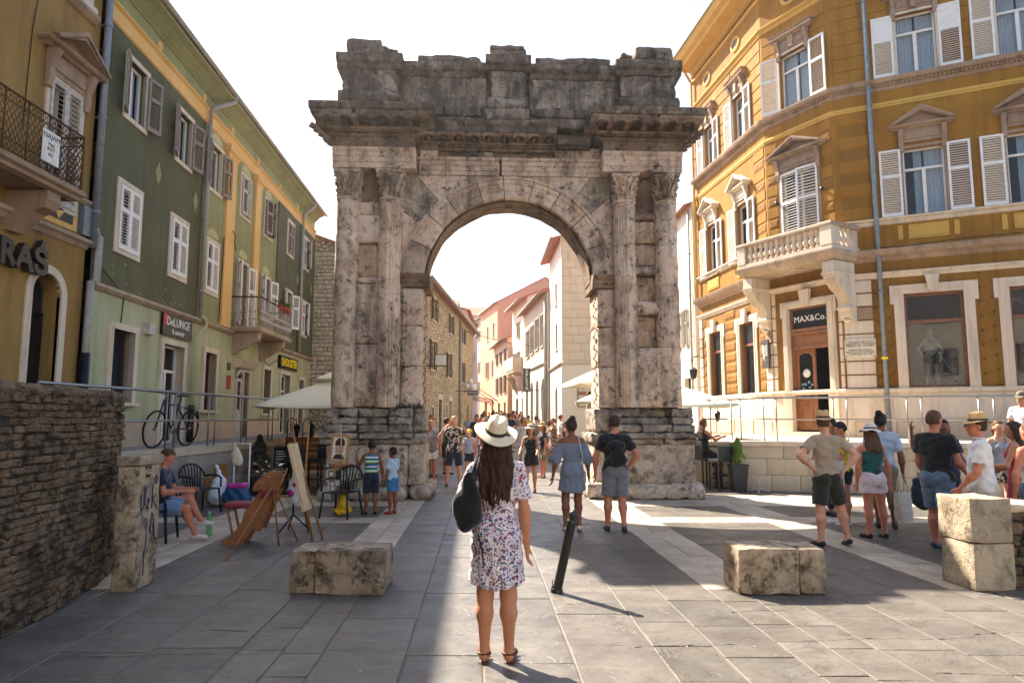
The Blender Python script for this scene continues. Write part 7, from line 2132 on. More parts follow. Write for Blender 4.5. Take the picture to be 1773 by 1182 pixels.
 cute = lambda X, Y, Z: np.minimum((X - ear[0]) * fwd[0] + (Y - ear[1]) * fwd[1] + (Z - ear[2]) * fwd[2], -((X - ear[0]) * upv[0] + (Y - ear[1]) * upv[1] + (Z - ear[2]) * upv[2]))
 hf.cut += [cutf, cute]
 if hk == 'short':
  nk = Hd((0, 0, -.026)); hf.cut.append(lambda X, Y, Z: -((X - nk[0]) * upv[0] + (Y - nk[1]) * upv[1] + (Z - nk[2]) * upv[2]))
 parts = []
 lf = Field(.014 * H)
 if hk == 'bun':
  lf.ell(Hd((0, -.045, .075)), np.array([.030, .030, .030]) * H)
 elif hk == 'pony':
  lf.cone(Hd((0, -.06, .03)), Hd((0, -.085, -.01)), .016 * H, .022 * H); lf.cone(Hd((0, -.085, -.01)), Hd((0, -.075, -.10)), .022 * H, .008 * H)
 elif hk == 'bob':
  for a in (-.04, -.02, 0, .02, .04): lf.cone(Hd((a, -.03, .02)), Hd((a * 1.2, -.035, -.06)), .026 * H, .022 * H)
 elif hk == 'long':
  L_ = hair[2] if len(hair) > 2 else .2
  bk = [Hd((0, -.03, 0)), T((0, -.062, .24)), T((0, -.068, .33 - L_))]
  for i, a in enumerate((-.056, -.042, -.026, -.009, .009, .026, .042, .056)):
   jit = rn.uniform(-.022, .022)
   p0 = Hd((a * .75, -.030 + abs(a) * .25, .012)); p1 = T((a * 1.06, -.058 + abs(a) * .35, .292)); p2 = T((a * 1.0 + jit * .4, -.070 + abs(a) * .3, .33 - L_ * (.88 - abs(a) * 2.5) + jit))
   pm = p1 + (p2 - p1) * .5 + np.array([rn.uniform(-.012, .012), rn.uniform(-.01, .003), 0]); lf.cone(p0, p1, .022 * H, .020 * H, k=.004 * H); lf.cone(p1, pm, .020 * H, .0165 * H, k=.004 * H); lf.cone(pm, p2, .0165 * H, .004 * H, k=.004 * H)
  lf.noise = lambda X, Y, Z: .0028 * np.sin(X * 300 + 5 * np.sin(Z * 26)) + .003 * np.sin(X * 130 + Z * 34 + 2) + .003 * np.sin(Z * 46 + X * 40)
 ph_ = [hf.mesh(min(res, .012))]
 if lf.p: ph_.append(lf.mesh(min(res, .008 if hk == 'long' else .014)))
 if hk != 'bald': link('hair', fmesh('hair', hm, ph_), P)
 # ---- face details
 if res < .03:
  mb = MB()
  for s_ in (-1, 1):
   c = Hd((s_ * .019, .0505, .008)); mb.lathe([(0, -.0045 * H), (.0045 * H, 0), (0, .0045 * H)], 8, tuple(c))
  mb.build('eyes', 'eye_white' if not glasses else 'lens_dark', P)
  if glasses:
   mb = MB(); Mr = Matrix(tuple(tuple(r) for r in Rh))
   for s_ in (-1, 1):
    mb.rbox(tuple(Hd((s_ * .021, .060, .010))), (.034 * H, .006 * H, .024 * H), Mr); mb.rbox(tuple(Hd((s_ * .044, .03, .014))), (.003 * H, .06 * H, .005 * H), Mr)
   mb.rbox(tuple(Hd((0, .061, .014))), (.012 * H, .004 * H, .005 * H), Mr); mb.build('glasses', 'lens_dark', P)
 if hat:
  hk_, hm_, tilt, R0 = hat[0], hat[1], hat[2], hat[3] if len(hat) > 3 else .06
  if hk_ == 'cap':
   cf = Field(.01); cf.ell(Hd((0, -.002, .040)), np.array([.056, .065, .056]) * H * hs, M); cz = Hd((0, 0, .032)); cf.cut.append(lambda X, Y, Z: -((X - cz[0]) * upv[0] + (Y - cz[1]) * upv[1] + (Z - cz[2]) * upv[2]))
   cf2 = Field(.01); cf2.ell(Hd((0, .07, .036)), np.array([.040, .042, .006]) * H * hs, M)
   link('cap', fmesh('cap', hm_, [cf.mesh(.009), cf2.mesh(.006)]), P)
  else:
   mb, bb = hat_mesh(hk_, R0, seed=x); s_ = H * hs * .565
   c = Hd((0, -.012, .040)); Mr = Matrix(tuple(tuple(r) for r in Rh)).to_4x4()
   Mx = Matrix.Translation(tuple(c)) @ Mr @ Matrix.Rotation(R(tilt[0]), 4, 'X') @ Matrix.Rotation(R(tilt[1]), 4, 'Y') @ Matrix.Scale(s_, 4)
   ho = mb.build('hat', hm_, P, Mx); so_ = ho.modifiers.new('brim', 'SOLIDIFY'); so_.thickness = .002; so_.offset = 0
   bb.build('hat_band', 'hat_band', ho)
 return P, dict(T=T, Hd=Hd, J=J, LG=LG, hip=hip, H=H)
def local_to_world(P, q):
 c, s = math.cos(P.rotation_euler.z), math.sin(P.rotation_euler.z)
 return (P.location.x + c * q[0] - s * q[1], P.location.y + s * q[0] + c * q[1], P.location.z + q[2])
def backpack(P, I, label, mat, w=.15, h=.24, d=.07, zc=.17, strap=True):
 b = thing('backpack', label, 'backpack', tuple(P.location), P.rotation_euler.z)
 H = I['H']; T = I['T']; F_ = Field(.03)
 c = T((0, -.075 - d * .5, zc))
 F_.cone(T((-w * .3, -.072 - d * .4, zc - h * .28)), T((w * .3, -.072 - d * .4, zc - h * .28)), d * H * .75, d * H * .75, .9)
 F_.cone(T((-w * .25, -.068 - d * .4, zc + h * .2)), T((w * .25, -.068 - d * .4, zc + h * .2)), d * H * .62, d * H * .62, .85)
 F_.cone(T((0, -.072 - d * .4, zc - h * .25)), T((0, -.068 - d * .4, zc + h * .22)), d * H * .9, d * H * .75, .85)
 F_.noise = lambda X, Y, Z: .003 * np.sin(X * 40) * np.sin(Z * 35)
 link('bag_body', fmesh('bag_body', mat, [F_.mesh(.014)]), b)
 mb = MB()
 for s_ in (-1, 1):
  mb.tube([tuple(T((s_ * .05, -.07, zc + h * .3))), tuple(T((s_ * .062, -.02, .328))), tuple(T((s_ * .066, .045, .29))), tuple(T((s_ * .072, .062, .20))), tuple(T((s_ * .085, .0, .12))), tuple(T((s_ * .06, -.07, zc - h * .3)))], .011 * H, 6)
 if strap: mb.build('strap', mat, b)
 mb = MB(); c = T((0, -.085 - d * 1.15, zc - .05)); mb.rbox(tuple(c), (w * H * .62, .02, h * H * .38)); mb.build('front_pocket', mat, b)
 return b
def tote(x, y, z, label, mat, w=.34, h=.36, d=.10, yaw=0, hl=.28):
 b = thing('tote_bag', label, 'bag', (x, y, z), yaw)
 mb = MB()
 def fn(u, v):
  t = 2 * math.pi * u; k = 1 + .18 * math.sin(v * math.pi) ; e = math.copysign(abs(math.cos(t)) ** .6, math.cos(t)); q = math.copysign(abs(math.sin(t)) ** .8, math.sin(t))
  return (w / 2 * e * (.92 + .08 * v) + .006 * math.sin(v * 15 + t * 3), d / 2 * q * k * (1.15 - .5 * v), -h * (1 - v) + .006 * math.sin(t * 7))
 mb.grid(fn, 36, 12, True, True); mb.add([(w / 2 * .85 * math.cos(t), d / 2 * math.sin(t), -h) for t in [k * math.pi / 6 for k in range(12)]], [tuple(range(12))]); mb.build('bag_body', mat, b)
 mb = MB()
 for s_ in (-1, 1): mb.tube([(-w * .25, s_ * d * .3, -.02), (-w * .2, s_ * .02, hl * .6), (0, s_ * .01, hl), (w * .2, s_ * .02, hl * .6), (w * .25, s_ * d * .3, -.02)], .008, 5)
 mb.build('handle', mat, b)
 return b
PI = math.pi
D_ = lambda a: R(a)
P, I = person(-.11, 4.92, 1.64, R(-2), 'woman in pale fedora and short floral dress, long dark hair, standing nearest the camera', 'f', 'skin_tan', ('long', 'hair_dark', .235),
 ('dress', 'f_floral', dict(sleeve=.72, skirt=-.20, flare=.014, neck=.318)), None, 'sandal', ('fedora', 'straw_pale', (14, 16), .082),
 armL=((-.42, -.12, -1), (.05, .95, .35)), armR=((.17, -.05, -1), (.06, .16, -1)), legL=((.02, 0, -1), (-.01, -.02, -1)), legR=((-.0, 0, -1), (.01, -.02, -1)), head=(R(-6), R(10)), res=.0105, fingers=True, fat=1.02)
T = I['T']
bg = thing('black_tote_bag', 'slouchy black bag hanging from the left shoulder of the woman in the fedora', 'bag', tuple(P.location), P.rotation_euler.z)
F_ = Field(.05)
F_.cone(T((-.110, -.085, .27)), T((-.114, -.10, .15)), .030, .082, .62); F_.cone(T((-.114, -.10, .15)), T((-.118, -.10, .08)), .082, .074, .62); F_.cone(T((-.1, -.09, .11)), T((-.130, -.09, .12)), .072, .072, .6)
F_.noise = lambda X, Y, Z: .005 * np.sin(Z * 34 + X * 30) + .004 * np.sin(X * 46 - Z * 12)
link('bag_body', fmesh('bag_body', 'f_black', [F_.mesh(.012)]), bg)
mb = MB(); mb.tube([tuple(T(q)) for q in ((-.118, -.08, .18), (-.098, -.06, .27), (-.086, -.02, .334), (-.088, .035, .31), (-.105, .06, .24), (-.125, .03, .16))], .014, 8)
mb.tube([tuple(T(q)) for q in ((-.10, -.09, .17), (-.082, -.062, .27), (-.072, -.02, .338))], .010, 6); mb.build('strap', 'f_black', bg)
mb = MB(); mb.tube([tuple(T(q)) for q in ((-.07, -.12, .03), (-.052, -.115, -.04), (-.047, -.11, -.11))], .006, 5); mb.tube([tuple(T(q)) for q in ((-.09, -.13, .02), (-.075, -.125, -.06), (-.05, -.118, .0))], .006, 5); mb.build('cord', 'f_black', bg)
P, I = person(.90, 10.35, 1.66, R(2), 'woman walking away in blue off-the-shoulder dress, dark hair in a bun', 'f', 'skin_brown', ('bun', 'hair_dark'), ('off', 'f_chambray', dict(skirt=-.17, flare=.022, tie=1)), None, 'shoe_white',
 armL=((-.34, -.05, -1), (-.16, .1, -1)), armR=((.30, .02, -1), (.12, .35, -1)), legL=((-.03, .05, -1), (0, -.1, -1)), legR=((.02, .16, -1), (.0, -.28, -1)), res=.016, fingers=True, head=(R(8), 0))
sb = thing('shoulder_bag', 'small pale crossbody bag on a white strap at the hip of the woman in blue', 'bag', tuple(P.location), P.rotation_euler.z); T = I['T']
mb = MB(); rock(mb, .13, .21, -.06, .08, .70, .88, r=.02, amp=.003, step=.04); mb.build('bag_body', 'f_lgrey', sb)
mb = MB(); mb.tube([(.17, .0, .88), tuple(T((.09, -.065, .15))), tuple(T((.066, -.062, .26))), tuple(T((.055, -.02, .335))), tuple(T((.05, .06, .25)))], .007, 5); mb.build('strap', 'f_white', sb)
P, I = person(1.55, 10.35, 1.71, R(-1), 'man walking away in black t-shirt and grey shorts with a black backpack, hand on hip', 'm', 'skin_red', ('short', 'hair_dark'), ('tee', 'f_black'), ('shorts', 'f_grey', .9), 'shoe_blue',
 armL=((-.40, .05, -1), (.0, .25, -1)), armR=((.62, -.10, -1), (-.75, .35, -1)), legL=((-.06, .10, -1), (-.02, .02, -1)), legR=((.02, .0, -1), (.02, -.42, -1)), res=.016, fingers=True, fat=1.05)
backpack(P, I, 'black backpack on the back of the man walking beside the woman in blue', 'f_black', .17, .26, .06)
P, I = person(-2.47, 12.1, 1.27, R(12), 'boy in a blue, white and green striped vest looking at the framed portraits', 'm', 'skin_brown', ('short', 'hair_black'), ('tank', 'f_stripes', dict(neck=.31, low=-.01)), ('shorts', 'f_navy', .95), 'shoe_black',
 armL=((-.45, .2, -.8), (-.2, .5, .85)), armR=((.28, .05, -1), (.1, .1, -1)), res=.016, fingers=True, child=True, head=(R(5), R(-6)))
P, I = person(-2.10, 12.15, 1.14, R(62), 'small boy in pale grey t-shirt and bright blue shorts standing beside the arch pier', 'm', 'skin_brown', ('short', 'hair_black'), ('tee', 'f_ltblue', dict(sleeve=.7)), ('shorts', 'f_blue', .7), 'shoe_red',
 armL=((-.18, .1, -1), (-.0, .25, -1)), armR=((.18, .1, -1), (0, .2, -1)), res=.016, fingers=True, child=True)
P, I = person(-2.42, 17.6, 1.38, R(-150), 'girl in bright orange vest and shorts with one hand on her hip', 'f', 'skin_tan', ('pony', 'hair_brown'), ('tank', 'f_orange', dict(neck=.29)), ('shorts', 'f_orange', .55), 'shoe_red', armL=((-.55, -.1, -.8), (.7, .3, -.5)), armR=((.6, -.2, -.7), (-.8, .2, -.4)), res=.022, child=True)
P, I = person(-2.12, 17.9, 1.60, R(-165), 'woman in grey t-shirt and white shorts next to the girl in orange', 'f', 'skin_tan', ('short', 'hair_blond'), ('tee', 'f_grey', dict(sleeve=.5)), ('shorts', 'f_white', .55), 'shoe_white', armL=((-.3, .1, -1), (-.1, .2, -1)), armR=((.3, .1, -1), (.1, .2, -1)), res=.022)
P, I = person(-2.35, 19.6, 1.74, R(-120), 'man in light grey t-shirt and sunglasses standing behind the woman in white shorts', 'm', 'skin_tan', ('short', 'hair_dark'), ('tee', 'f_lgrey'), ('shorts', 'f_khaki', .8), 'shoe_black', glasses=True, res=.026)
P, I = person(-1.95, 20.4, 1.66, R(-60), 'man all in black with a bag strap across his back', 'm', 'skin_tan', ('short', 'hair_dark'), ('tee', 'f_black'), ('shorts', 'f_black', .9), 'shoe_black', armL=((-.3, .3, -1), (.2, .9, -.2)), res=.026, straps=1)
mb = MB(); T = I['T']; mb.tube([tuple(T(q)) for q in ((-.07, .05, .32), (-.05, -.05, .30), (.03, -.085, .16), (.08, -.05, .05))], .014, 5); mb.build('bag_strap', 'f_khaki', P)
P, I = person(-1.44, 17.0, 1.70, R(188), 'man facing the camera in printed black t-shirt, both hands raised to take a photo', 'm', 'skin_fair', ('short', 'hair_blond'), ('tee', 'f_print'), ('shorts', 'f_navy', .92), 'shoe_black',
 armL=((-.62, .45, -.55), (.55, .35, 1)), armR=((.62, .45, -.55), (-.55, .35, 1)), legL=((-.12, .0, -1), (-.06, 0, -1)), legR=((.14, .06, -1), (.06, -.05, -1)), res=.018, fingers=True)
P, I = person(-1.25, 20.0, 1.30, R(175), 'boy in white t-shirt and yellow cap standing behind the photographing man', 'm', 'skin_fair', ('short', 'hair_brown'), ('tee', 'f_ltblue'), ('shorts', 'f_navy', .8), 'shoe_white', ('cap', 'f_yellow', (0, 0)), child=True, res=.022)
P, I = person(-.78, 19.3, 1.62, R(185), 'woman in red vest top half hidden by the foreground hat', 'f', 'skin_red', ('pony', 'hair_brown'), ('tank', 'f_red'), ('shorts', 'f_navy', .6), 'shoe_black', res=.024)
P, I = person(.42, 15.6, 1.50, R(170), 'woman in wide pale hat and black dress facing the camera just inside the arch', 'f', 'skin_tan', ('bob', 'hair_brown'), ('tank', 'f_black', dict(skirt=-.12)), None, 'shoe_black', ('sun', 'straw_pale', (4, 0), .05), armR=((.2, .4, -.8), (0, .9, -.3)), armL=((-.2, .4, -.8), (0, .9, -.3)), res=.02)
P, I = person(.86, 19.2, 1.52, R(110), 'woman in dark patterned top and sunhat leaning towards a friend in the sunlit street', 'f', 'skin_red', ('bob', 'hair_brown'), ('tee', 'f_navy', dict(sleeve=.4)), ('shorts', 'f_khaki', .8), 'sandal', ('sun', 'straw', (0, 0), .045), armR=((.2, .6, -.8), (0, .9, .1)), res=.022)
P, I = person(1.58, 26.2, 1.64, R(120), 'woman in long brown and pink diagonal striped dress with a black shoulder bag', 'f', 'skin_tan', ('pony', 'hair_brown'), ('tank', 'f_maxi', dict(skirt=-.46, flare=.09)), None, 'sandal', armR=((.3, .5, -.9), (-.2, .8, .2)), res=.026)
P, I = person(2.02, 26.0, 1.50, R(95), 'girl in black vest and teal wrap skirt beside the striped dress', 'f', 'skin_tan', ('bun', 'hair_dark'), ('tank', 'f_black', dict(low=.02)), ('shorts', 'f_tealtie', 1.0), 'sandal', armR=((.3, .5, -.9), (-.2, .8, .2)), res=.026)
P, I = person(.98, 27.6, 1.74, R(5), 'man walking away in white t-shirt with an olive backpack', 'm', 'skin_tan', ('short', 'hair_dark'), ('tee', 'f_white'), ('shorts', 'f_khaki', .9), 'shoe_white', res=.026)
backpack(P, I, 'olive yellow backpack worn by the man in the white t-shirt down the street', 'f_khaki', .17, .27, .07)
P, I = person(2.02, 28.5, 1.78, R(-70), 'man in loose white shirt turning to look down the street', 'm', 'skin_red', ('short', 'hair_brown'), ('shirt', 'f_white', dict(sleeve=.7)), ('trousers', 'f_cream', 1.9), 'shoe_black', res=.026)
P, I = person(.44, 26.6, 1.70, R(178), 'woman in white off-the-shoulder dress and sunglasses walking towards the camera', 'f', 'skin_red', ('bob', 'hair_brown'), ('off', 'f_white', dict(skirt=-.2, flare=.03)), None, 'sandal', glasses=True, res=.026)
P, I = person(1.6, 29.5, 1.55, R(20), 'woman in white vest with dark hair walking away beside the white wall', 'f', 'skin_tan', ('bob', 'hair_dark'), ('tank', 'f_white'), ('shorts', 'f_denim', .5), 'shoe_white', res=.03)
P, I = person(-1.42, 27.5, 1.78, R(182), 'tall young man in black t-shirt and white shorts in the street', 'm', 'skin_tan', ('short', 'hair_dark'), ('tee', 'f_black'), ('shorts', 'f_white', .8), 'shoe_black', res=.026)
rc = random.Random(99); used_ = set()
tops = ['f_white', 'f_navy', 'f_red', 'f_grey', 'f_pinkw', 'f_black', 'f_ltblue', 'f_pink', 'f_cream', 'f_teal', 'f_yellow', 'f_khaki']
nmt = dict(f_white='white', f_navy='navy', f_red='red', f_grey='grey', f_pinkw='pale pink', f_black='black', f_ltblue='light blue', f_pink='pink', f_cream='cream', f_teal='teal', f_yellow='yellow', f_khaki='khaki', f_orange='orange', f_olive='dark olive', f_lgrey='light grey')
spots = [(-1.0, 30, 'f_blue'), (-.55, 33, 'f_pinkw'), (-.1, 31.5, 'f_navy'), (.25, 35, 'f_khaki'), (-1.5, 34, 'f_orange'), (-1.9, 37, 'f_white'), (-.9, 38, 'f_red'), (.0, 40, 'f_grey'), (.9, 37, 'f_yellow'), (-1.2, 43, 'f_navy'), (-1.9, 45, 'f_olive'), (-.3, 46, 'f_cream'), (-2.0, 50, 'f_black'), (-1.2, 52, 'f_ltblue'), (.3, 50.0, 'f_pink'), (-2.3, 56, 'f_red'), (-.75, 35.5, 'f_black'), (.55, 42, 'f_white'), (-1.55, 40.5, 'f_cream'), (-.6, 49, 'f_navy'), (-1.6, 48, 'f_grey'), (.1, 54, 'f_yellow'), (-.9, 57, 'f_white'), (-1.6, 60, 'f_blue'), (.7, 46, 'f_ltblue'), (-.35, 37, 'f_pinkw'), (-2.1, 33, 'f_lgrey')]
for i, (px_, py_, mt) in enumerate(spots):
 fm = i % 2; kind = 'woman' if fm else 'man'
 bt_ = rc.choice(('f_denim', 'f_khaki', 'f_navy', 'f_white')); lb_ = '%s in %s %s and %s shorts in the street crowd' % (kind, nmt.get(mt, 'blue'), 'vest' if fm else 't-shirt', dict(f_denim='denim', f_khaki='khaki', f_navy='navy', f_white='white')[bt_])
 if lb_ in used_: bt_ = 'f_brown'; lb_ = lb_.rsplit(' and ', 1)[0] + ' and brown shorts in the street crowd'
 used_.add(lb_)
 person(px_, py_, rc.uniform(1.58, 1.80), rc.choice((R(180), R(0), R(170), R(-20), R(15))), lb_, 'f' if fm else 'm', rc.choice(('skin_tan', 'skin_fair', 'skin_red')),
  (rc.choice(('bob', 'pony')) if fm else 'short', rc.choice(('hair_dark', 'hair_brown', 'hair_blond'))), (('tank' if fm else 'tee'), mt), ('shorts', bt_, .8), 'shoe_black', z=max(0, (py_ - 27) * .0165), res=.035, group='people in the crowded street')
P, I = person(4.18, 9.15, 1.72, R(4), 'young man in beige t-shirt, dark shorts and small straw hat, both hands on his hips', 'm', 'skin_fair', ('short', 'hair_brown'), ('tee', 'f_beige', dict(low=-.015)), ('shorts', 'f_olive', .82), 'shoe_black', ('fedora', 'straw', (4, 0), .035),
 armL=((-.80, -.22, -.72), (.72, .10, -.62)), armR=((.80, -.22, -.72), (-.72, -.18, -.62)), legL=((-.07, .0, -1), (-.04, -.03, -1)), legR=((.26, .12, -1), (.10, -.22, -1)), head=(R(-38), R(-6)), res=.014, fingers=True, fat=.97)
P, I = person(5.25, 10.9, 1.60, R(75), 'dark haired woman in yellow t-shirt looking down, tote bag on her arm', 'f', 'skin_tan', ('short', 'hair_black'), ('tee', 'f_yellow', dict(sleeve=.6)), ('shorts', 'f_black', .45), 'shoe_white', armL=((-.2, .3, -1), (.2, .9, .1)), armR=((.2, .3, -1), (-.2, .9, .1)), head=(0, R(-22)), res=.018, fingers=True)
tote(4.93, 10.55, 1.02, 'grey canvas tote with dark print hanging from the woman in yellow', 'f_cream', .34, .44, .10, R(10), .2)
P, I = person(5.10, 9.75, 1.56, R(6), 'woman in teal camisole, white shorts and floppy white hat seen from behind', 'f', 'skin_red', ('long', 'hair_brown', .12), ('tank', 'f_tealtie', dict(low=-.06, neck=.262, strap='f_white')), ('shorts', 'f_pinkw', .46), 'shoe_black', ('sun', 'hat_white', (-4, 4), .06),
 armL=((-.2, .05, -1), (.05, .3, -1)), armR=((.32, -.05, -1), (.15, .08, -1)), legL=((-.03, 0, -1), (-.02, 0, -1)), legR=((.10, .03, -1), (.04, -.05, -1)), res=.014, fingers=True, fat=1.14)
P, I = person(5.72, 10.6, 1.74, R(-25), 'man in light blue t-shirt with hair tied back holding bags behind the teal camisole', 'm', 'skin_brown', ('bun', 'hair_black'), ('tee', 'f_ltblue', dict(sleeve=.75)), ('trousers', 'f_khaki', 1.5), 'shoe_black', armR=((.22, .0, -1), (.05, .1, -1)), head=(R(-20), 0), res=.018, fingers=True)
tote(5.62, 9.95, .62, 'pale canvas bag held low by the man in light blue', 'f_cream', .30, .42, .12, R(20), .25)
bb = thing('dark_backpack', 'dark grey backpack hanging from the hand of the man in light blue', 'backpack', (5.98, 10.15, .62)); F_ = Field(.04); F_.cone((0, 0, .1), (0, 0, -.12), .09, .13, .7); F_.cone((0, 0, -.1), (.05, 0, -.2), .12, .10, .7); F_.noise = lambda X, Y, Z: .006 * np.sin(Z * 40 + X * 20); link('bag_body', fmesh('bag_body', 'f_navy', [F_.mesh(.016)]), bb); mb = MB(); mb.tube([(-.04, 0, .1), (0, 0, .25), (.04, 0, .1)], .01, 5); mb.build('handle', 'f_navy', bb)
P, I = person(5.55, 11.9, 1.66, R(100), 'person with black curly hair half hidden behind the woman in yellow', 'f', 'skin_tan', ('bob', 'hair_black'), ('tee', 'f_navy'), ('trousers', 'f_navy', 1.9), 'shoe_black', res=.022)
P, I = person(5.52, 8.95, 1.76, R(-58), 'man in black t-shirt and denim shorts seen from the side, short fair hair', 'm', 'skin_red', ('short', 'hair_brown'), ('tee', 'f_black', dict(low=-.035)), ('shorts', 'f_denim', .9), 'shoe_blue',
 armL=((-.15, .1, -1), (.1, .55, -.8)), armR=((.22, .12, -1), (-.1, .85, -.5)), legL=((-.02, .16, -1), (0, -.10, -1)), legR=((.05, -.16, -1), (.0, -.36, -1)), head=(R(-8), R(-8)), res=.014, fingers=True, fat=1.12)
P, I = person(5.45, 8.0, 1.69, R(62), 'stocky man in white short-sleeved shirt, straw hat and sunglasses', 'm', 'skin_red', ('short', 'hair_dark'), ('shirt', 'f_white', dict(low=-.03, sleeve=.7)), ('shorts', 'f_cream', .9), 'shoe_black', ('fedora', 'straw', (-2, 0), .052),
 armL=((-.2, .25, -1), (.15, .6, -.7)), armR=((.22, .12, -1), (.0, .25, -1)), head=(R(10), 0), res=.014, fingers=True, fat=1.24, glasses=True)
P, I = person(6.55, 10.4, 1.64, R(170), 'dark skinned person in plum top raising one hand by the railing', 'f', 'skin_brown', ('bob', 'hair_black'), ('tee', 'f_navy'), ('trousers', 'f_navy', 1.9), 'shoe_black', armR=((.85, .0, -.25), (.12, .1, 1)), armL=((-.2, .3, -1), (.2, .8, -.2)), res=.02, fingers=True)
P, I = person(6.72, 9.15, 1.62, R(48), 'woman in crimson sleeveless dress with long dark hair, back half turned', 'f', 'skin_tan', ('long', 'hair_dark', .16), ('tank', 'f_red', dict(skirt=-.25, flare=.03, neck=.29)), None, 'sandal', armL=((-.3, .35, -.9), (.15, .9, -.1)), armR=((.2, .3, -1), (-.1, .8, -.3)), res=.016, fingers=True, fat=1.08)
P, I = person(7.95, 11.2, 1.62, R(175), 'woman in patterned grey shorts and white top behind the crimson dress', 'f', 'skin_fair', ('pony', 'hair_brown'), ('tank', 'f_lgrey'), ('shorts', 'f_print', .5), 'shoe_white', armL=((-.3, .35, -.9), (.15, .9, .1)), res=.022)
P, I = person(6.02, 7.95, 1.62, R(10), 'bystander at the extreme right edge, only a bare arm in view', 'f', 'skin_red', ('bob', 'hair_brown'), ('tank', 'f_white'), ('shorts', 'f_denim', .5), 'shoe_white', armL=((-.35, .0, -1), (-.05, .1, -1)), res=.018, fingers=True)
P, I = person(9.35, 12.5, 1.5, R(120), 'boy on the terrace at the right edge in white t-shirt and khaki sunhat', 'm', 'skin_tan', ('short', 'hair_dark'), ('tee', 'f_white'), ('shorts', 'f_navy', .9), 'shoe_white', ('sun', 'f_khaki', (0, 0), .03), z=.62, res=.022, armL=((-.3, .4, -.9), (.1, .9, -.1)))
P, I = person(8.15, 10.6, 1.62, R(-100), 'man in straw hat at the right edge behind the crimson dress', 'm', 'skin_tan', ('short', 'hair_grey'), ('tee', 'f_brown'), ('shorts', 'f_khaki', .9), 'shoe_black', ('sun', 'straw', (0, 0), .035), res=.022)
P, I = person(4.62, 16.55, 1.62, R(-70), 'woman in black vest seated at a high cafe table, hands raised over it', 'f', 'skin_tan', ('long', 'hair_brown', .10), ('tank', 'f_black', dict(low=0)), ('trousers', 'f_black', 1.6), 'shoe_black', seat=.86, legL=((-.1, .9, -.35), (0, .1, -1)), legR=((.1, .9, -.35), (0, .1, -1)), armL=((-.1, .7, -.6), (.1, .9, .3)), armR=((.1, .7, -.6), (-.1, .9, .3)), res=.02, fingers=True)
P, I = person(2.95, 26.0, 1.7, R(90), 'waiter in striped grey shirt behind the white cafe railing', 'm', 'skin_tan', ('short', 'hair_black'), ('tee', 'f_grey'), ('trousers', 'f_black', 1.9), 'shoe_black', z=.95, res=.026)
P, I = person(-4.86, 9.55, 1.60, R(-80), 'seated person in navy t-shirt and pale denim shorts looking at a phone behind the pillar', 'm', 'skin_red', ('short', 'hair_brown'), ('tee', 'f_navy', dict(low=.0)), ('shorts', 'f_jeans', .85), 'shoe_white', seat=.47,
 legL=((-.02, 1, .30), (.30, .62, -1)), legR=((.05, 1, -.05), (-.02, .38, -1)), armL=((-.15, .35, -.9), (.25, .9, .15)), armR=((.15, .35, -.9), (-.25, .9, .15)), lean=R(4), head=(0, R(-28)), res=.015, fingers=True, fat=1.1)
ph = thing('phone', 'small dark phone held by the seated person on the left', 'phone', (-4.42, 9.62, .86), R(-78)); mb = MB(); mb.rbox((0, 0, 0), (.07, .012, .14), Matrix.Rotation(R(-35), 3, 'X')); mb.build('phone_body', 'sign_black', ph)
P, I = person(-4.05, 17.9, 1.55, R(150), 'seated guest in grey under the cream parasol behind the left arch pier', 'f', 'skin_tan', ('bob', 'hair_dark'), ('tee', 'f_lgrey'), ('trousers', 'f_khaki', 1.8), 'shoe_black', seat=.5, legL=((-.1, .9, -.1), (0, .1, -1)), legR=((.1, .9, -.1), (0, .1, -1)), z=.35, res=.024)
rs_ = random.Random(12); wmn = [o for o in bpy.data.objects if o.name == 'person'][0]; mb = MB(); Hq = 1.66
for i in range(46):
 a = rs_.uniform(-.062, .062); z0 = .515 + .33 - rs_.uniform(.0, .12); L_ = rs_.uniform(.06, .14); j = rs_.uniform(-.012, .012); y0 = -.066 + abs(a) * .35 - rs_.uniform(0, .008)
 mb.tube([(a * Hq, y0 * Hq, z0 * Hq), ((a + j) * Hq, (y0 - .006) * Hq, (z0 - L_ * .5) * Hq), ((a + j * 2.2) * Hq, (y0 - .004) * Hq, (z0 - L_) * Hq)], [.004, .003, .001], 4, cap=False)
mb.build('hair_strands', 'hair_dark', wmn, kind='stuff')
# =================================================================== small things on the square
plain('black_plastic', '#131416', .45, bump=.03); plain('easel_wood', '#8a5a33', .6, var=.3, scale=10); plain('pale_wood', '#c2a882', .6, var=.25, scale=10); plain('red_cushion', '#7a2530', .6)
plain('pot_dark', '#26282b', .6, bump=.05); plain('parasol_cream', '#e0dcc0', .85, var=.06, bump=.1); plain('cardboard', '#9a7347', .8, var=.25); plain('plastic_white', '#cfd2d6', .4, var=.15, bump=.5, bs=25); plain('plastic_blue', '#1d4a70', .4, var=.3, bump=.5, bs=20)
plain('plastic_pink', '#b5308c', .4, bump=.4, bs=20); plain('plastic_yellow', '#d9a81a', .5, var=.2, bump=.4, bs=20); plain('paper_brown', '#a06a45', .7); plain('tyre', '#101010', .8, bump=0); plain('bike_frame', '#2a2b2f', .35, .3, bump=0); plain('green_sign', '#a4b03a', .5, bump=0)
m, n = mk('bottle_green', .08, 0, .6); n.b.inputs['Base Color'].default_value = lin('#3fae5c'); n.b.inputs['Alpha'].default_value = .55
